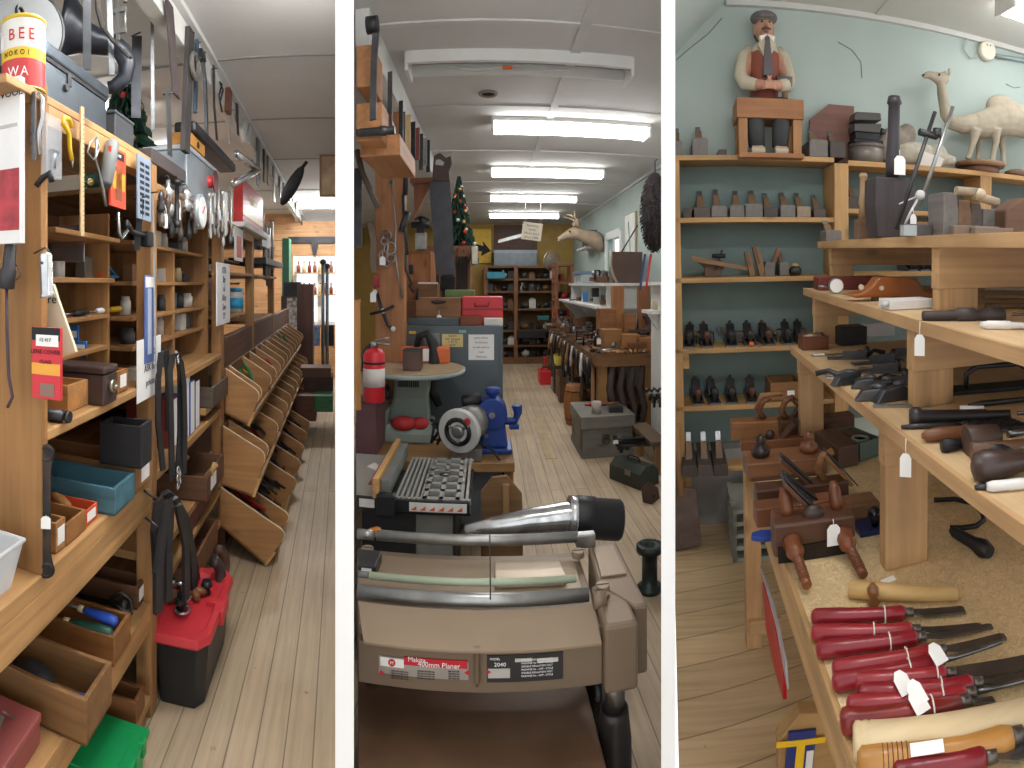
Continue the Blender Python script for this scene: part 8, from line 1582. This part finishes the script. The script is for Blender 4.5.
tool_px('draw_knife', 'flat dark blade lying beside the bent frame tool', 'knife', (968, 405), (1035, 398), .007, [(0, .003), (.2, .008), (1, .007)], DSTEEL, None, False, Z3)
p = R.z(803, 351, Z3); t = thing('small_chest', 'little reddish brown box holding small bits on the lowest tier', 'box', m4 @ T(p.x, p.y, Z3 + .001)); open_box(B(), 0, .105, 0, .09, 0, .055, .006).build('body', wood('6d3f2a', 'x', .4), t, .002)
for k in range(6): b = B(); b.cyl((0, 0, 0), (.06, .01, .012), .0035); o = one('drill_bit', b, [STEEL, plain('b39a5c', .4, .5)][k % 2], 'small bit lying in the little reddish box', 'drill bit', m4 @ T(p.x + .02, p.y + .012 + .012 * k, Z3 + .046), 'bits in the reddish box')
p = R.z(812, 357, Z3); t = thing('steel_rule', 'steel rule with a white tag at the far tier edge', 'rule', m4 @ T(p.x, p.y, Z3 + .001)); B().box(0, .15, 0, .025, 0, .003).build('rule', STEEL, t); B().box(.01, .05, .005, .02, .003, .006).build('paper_tag', PAPER, t)
one('black_case', B().box(0, .12, 0, .1, 0, .075), BLACKP, 'black box set back on the lowest tier', 'box', m4 @ T(*(R.z(841, 350, Z3) + V((.02, .08, .001)))), None, .003)
one('white_case', B().box(0, .3, 0, .02, 0, .06), plain('c9cdd0', .5), 'pale flat case standing behind the black box', 'case', m4 @ T(*(R.z(835, 340, Z3) + V((0, .03, .001)))), None, .003)
# ---- middle tier
def z2p(px, py): return R.z(px, py, Z2)
p = z2p(806, 293); p = V((.575, 2.12, Z2)); t = thing('red_box', 'dark red box lying behind the white dial gauge', 'box', m4 @ T(*p)); B().box(0, .30, 0, .1, .001, .055).build('body', plain('6d2f28', .4), t, .003)
p = R.x(837, 279, .60); t = thing('dial_gauge', 'round white faced dial gauge resting against the dark red box', 'gauge', m4 @ T(p.x, 1.98, Z2 + .03)); b = B(); b.cyl((0, 0, 0), (0, -.02, 0), .029, n=24); b.build('case', STEEL, t); B().cyl((0, -.021, 0), (0, -.02, 0), .026, n=24).build('dial', PAPER, t); B().cyl((-.03, -.01, -.004), (-.07, -.01, 0), .004).build('stem', STEEL, t)
a = [R.y(x, y, 1.72) for x, y in ((837, 294), (848, 297), (866, 296), (900, 297), (917, 298), (928, 294), (924, 291), (912, 288), (905, 278), (880, 277), (868, 277), (862, 285), (850, 292))]; dz = Z2 + .001 - min(q.z for q in a); o = a[0]
t = thing('shoe_plane', 'orange brown carved cooper plane shaped like a shoe on the middle tier', 'plane', m4 @ T(o.x, 1.62, o.z + dz)); b = B(); b.prism([(q.x - o.x, q.z - o.z) for q in a], (0, 0, 0), (1, 0, 0), (0, 0, 1), (0, .065, 0)); b.build('body', wood('9c5a2c', 'x', .35, .2), t, .008); b = B(); b.cyl((.12, -.002, .02), (.12, 0, .02), .008, n=12); b.build('inlay', plain('c9b9a0', .4), t); B().cyl((.05, -.002, .025), (.05, 0, .025), .009, n=12).build('inlay', plain('c9b9a0', .4), t)
t = one('iron_socket', B().lathe((0, 0, 0), (0, 0, .05), [(0, .013), (1, .012), (1, .009), (.5, .008)], 14), metal('6a6764', .35), 'short upright steel socket before the shoe shaped plane', 'socket', m4 @ T(*z2p(875, 301)))
p = R.z(890, 311, Z2); t = thing('white_carton', 'flattened white carton by the front post on the middle tier', 'carton', m4 @ T(p.x, p.y, Z2 + .001) @ RZ(.1)); B().box(0, .14, 0, .07, 0, .028).build('carton', plain('d9d6d2', .6), t, .003); b = B(); b.tube([(-.02, .01, .015), (.0, .01, .02)], .008); b.build('flap', plain('c9c6c0', .6), t)
tool_px('brace_tool', 'long dark iron tool with a bulky block on the middle tier', 'tool', (922, 316), (1005, 315), .012, [(0, .010), (.02, .012), (.4, .012), (.42, .019), (.62, .019), (.64, .013), (.8, .022), (.95, .020), (1, .013)], plain('3b3230', .5), ('rod', .06, .02), False, Z2)
tool_px('white_marker', 'slim marker with a white sleeve on the middle tier', 'marker', (980, 325), (1040, 326), .009, [(0, .006), (.1, .0085), (.12, .0095), (.5, .0095), (.52, .007), (1, .006)], plain('d8d6d2', .5), None, False, Z2)
for k in range(4): tool_px('flat_board', 'flat wooden straightedge stacked on the middle tier, %s up' % ORD[k], 'straightedge', (985, 306 - 4 * k), (1040, 306 - 4 * k), .008, [(0, .008), (1, .008)], [wood('6b5038', 'x'), wood('8a6f50', 'x'), plain('b9a58a', .6), plain('6d4a3a', .5)][k], None, False, Z2, None, None, .016 * k)
# ---- top tier
def z1p(px, py): return V((R.y(px, py, 1.0).x, 0, 0))
def t1(px, Y): q = R.y(px, 235, Y); return V((q.x, Y, Z1 + .001))
p = t1(889, 1.72); t = thing('wooden_block', 'dark cracked wooden block with a mallet handle standing up from it', 'mallet', m4 @ T(*p)); b = B(); b.hull([[V((sx * .058, sy * .05, 0)) for sx, sy in ((-1, -1), (1, -1), (1, 1), (-1, 1))], [V((sx * .072, sy * .055, .1)) for sx, sy in ((-1, -1), (1, -1), (1, 1), (-1, 1))], [V((sx * .07, sy * .055, .2)) for sx, sy in ((-1, -1), (1, -1), (1, 1), (-1, 1))]], True, False); b.build('head', wood('40383a', 'z', .6, .3), t, .005)
ph = R.y(893, 97, 1.72); b = B(); b.lathe((.012, 0, .2), (.018, 0, ph.z - Z1), [(0, .024), (.2, .025), (.55, .021), (.9, .02), (.92, .026), (1, .022)], 16); b.build('handle', wood('352e34', 'z', .4, .2), t); price_tag(t, (.01, -.062, .29), w=.04, h=.062, drop=.02)
for k, ((x0, y0), (x1, y1), Yk) in enumerate((((935, 112), (896, 230), 1.5), ((953, 107), (920, 205), 1.5))):
    a, c = R.y(x0, y0, Yk), R.y(x1, y1, Yk); t = thing('beam_compass', ['steel trammel rod with a dark screw head leaning across the top tier', 'bright steel trammel rod with tied strings leaning across the top tier'][k], 'trammel', m4 @ T(*c)); d = a - c; B().cyl((0, 0, 0), d, .0065).build('rod', STEEL if k else DSTEEL, t)
    if k == 0: b = B(); q = d * .82; b.cyl(q + V((-.03, 0, .0)), q + V((.03, 0, -.008)), .011); b.cyl(q + V((.03, 0, -.01)), q + V((.032, 0, .016)), .014); b.build('screw_head', DSTEEL, t)
    else: b = B(); b.ball((0, 0, .03), .016, n=10, m=7); b.tube([(0, 0, .03), (-.03, .0, -.02), (-.05, 0, -.06)], .004); b.tube([(0, 0, .03), (-.07, 0, .0)], .0025); b.build('string', plain('c9c8c4', .8), t); price_tag(t, (-.03, -.012, -.01), w=.02, h=.05, drop=.02)
t = thing('rosewood_plane', 'pale topped wooden gauge standing beside the dark block', 'gauge', m4 @ T(*t1(866, 1.85))); b = B(); b.box(-.03, .04, 0, .05, 0, .07); b.build('base', wood('7b5f48', 'x'), t, .003); b = B(); b.lathe((.0, .03, .07), (.0, .03, .24), [(0, .02), (.3, .014), (.35, .018), (.6, .013), (.9, .013), (.93, .017), (1, .012)], 12); b.build('spindle', wood('a98a68', 'z'), t)
row(((834, .075, .05, .05, 'g'),), Z1 + .001, 2.38, 'the far end of the top tier', L=.12)
x = t1(908, 1.5); t = thing('steel_block', 'low dark steel box below the trammel rods', 'block', m4 @ T(*t1(906, 1.42))); B().box(0, .085, 0, .05, 0, .035).build('body', plain('595357', .45, .3), t, .003); B().box(-.02, .02, -.03, -.005, 0, .03).build('glass_block', glass('cfd8da', .1, .4), t)
PX = [936, 952, 966, 978, 990]
for k, (px, h_, w_, mm) in enumerate(((942, .125, .05, 'g'), (956, .105, .045, 'b'), (968, .10, .04, 'd'), (981, .085, .05, 'g'))):
    p = t1(px + 9, 1.36); t = thing('moulding_plane', ['tall grey', 'brown', 'dark', 'short grey'][k] + ' moulding plane standing on the top tier, %s of the four after the trammels' % ORD[k], 'plane', m4 @ T(*p)); b = B(); b.prism([(-w_ / 2, 0), (w_ / 2, 0), (w_ / 2, h_ * .6), (w_ / 2 - .008, h_), (-w_ / 2, h_)], (0, 0, 0), (1, 0, 0), (0, 0, 1), (0, .1, 0)); b.build('body', wood(PLC[mm], 'y'), t, .003)
t = thing('plow_plane', 'wooden plow with pale round stems lying over the moulding planes', 'plane', m4 @ T(*(t1(955, 1.33)))); b = B(); b.box(-.02, .13, -.03, -.002, .0, .03); b.box(.03, .16, -.06, -.032, 0, .026); b.build('fence', wood('7a6a5c', 'x'), t, .003); b = B(); b.cyl((-.01, -.02, .125), (.07, -.02, .125), .012); b.cyl((.05, -.02, .115), (.13, -.02, .10), .013); b.build('stem', wood('a59680', 'x'), t); b = B(); b.ball((.065, -.02, .12), .02, .02, .017); b.build('nut', plain('b9a98c', .4), t)
t = thing('wooden_block', 'brown rounded block plane at the near end of the top tier', 'plane', m4 @ T(*t1(1006, 1.3))); b = B(); b.prism([(0, 0), (.16, 0), (.16, .13), (.06, .12), (0, .08)], (0, 0, 0), (1, 0, 0), (0, 0, 1), (0, .09, 0)); b.build('body', wood('6d4f3c', 'x'), t, .006)
t = thing('wooden_block', 'small orange wooden stock behind the trammel rods', 'block', m4 @ T(*t1(912, 1.9))); B().box(0, .12, 0, .05, 0, .07).build('body', wood('9a6a40', 'x'), t, .003)
# ------------------------------------------------------------------ lamps of the shop, and fittings added for more light
fitting(LR, -.60, .0, 1.25, CEIL_L, 'added fluorescent fitting out of view, lighting the mouth of the shelving aisle', strength=30)  # lamp added above the view to light the near shelving
fitting(LR, -.35, -.02, 1.75, CEIL_L, 'second added fluorescent fitting out of view over the mouth of the shelving aisle', strength=30)  # another added lamp above the view, for more light on this bay
fitting(LR, -2.3, -1.15, 3.0, CEIL_L, 'lit fluorescent tube beyond the black horn, over the next aisle')
fitting(LR, -2.3, -1.15, 4.2, CEIL_L, 'lit fluorescent tube behind the hanging saws, low beside the Christmas tree')
fitting(LR, -.6, -.05, 7.3, CEIL_L, 'added strong fluorescent fitting that brightens the far end of the aisle', strength=90)  # extra lamp put in to brighten the far end
fitting(CR, -.41, .75, 2.8, CEIL_C, 'bare unlit fluorescent fitting with loose wiring on the grey ceiling', False)
for k, y in enumerate((3.88, 5.45, 7.1, 8.9)):
    fitting(CR, .04, 1.18, y, CEIL_C, 'lit fluorescent fitting, %s behind the bare unlit one' % ORD[k])
fitting(CR, -.2, .4, 1.3, CEIL_C, 'lit fluorescent fitting above the brown planer')
fitting(RR, 1.66, 2.4, 2.42, CEIL_R, 'lit fluorescent tube above the model camel', strength=10)
fitting(RR, .2, .9, .95, CEIL_R, 'lit fluorescent tube above the bench of turning tools', strength=21)
# ------------------------------------------------------------------ camera, world, view
cd = bpy.data.cameras.new('camera'); cd.type = 'PANO'; cd.panorama_type = 'CENTRAL_CYLINDRICAL'
cd.central_cylindrical_range_u_min = -512 / F; cd.central_cylindrical_range_u_max = 512 / F
cd.central_cylindrical_range_v_min = -(768 - HZ) / F; cd.central_cylindrical_range_v_max = HZ / F
cd.central_cylindrical_radius = 1.0
cd.clip_start = .05
cam = bpy.data.objects.new('camera', cd); COL.objects.link(cam)
cam.location = (0, 0, EYE); cam.rotation_euler = (PI / 2, 0, 0)
SC.camera = cam
w = bpy.data.worlds.new('daylight'); SC.world = w; w.use_nodes = True
bg = w.node_tree.nodes['Background']; bg.inputs[0].default_value = (.93, .97, 1, 1); bg.inputs[1].default_value = WORLD_STRENGTH
SC.view_settings.view_transform = 'Standard'; SC.view_settings.look = 'None'
SC.view_settings.exposure = EXPOSURE; SC.view_settings.gamma = 1; SC.view_settings.use_curve_mapping = False
try:
    SC.cycles.use_denoising = True; SC.cycles.max_bounces = 6; SC.cycles.transparent_max_bounces = 12
    SC.cycles.sample_clamp_indirect = 6
except Exception: pass
for _l, _v in LABELS.items():
    if len(_v) > 1 and len({g or n for n, g in _v}) > 1: print('DUPLABEL', _l, _v[:3])
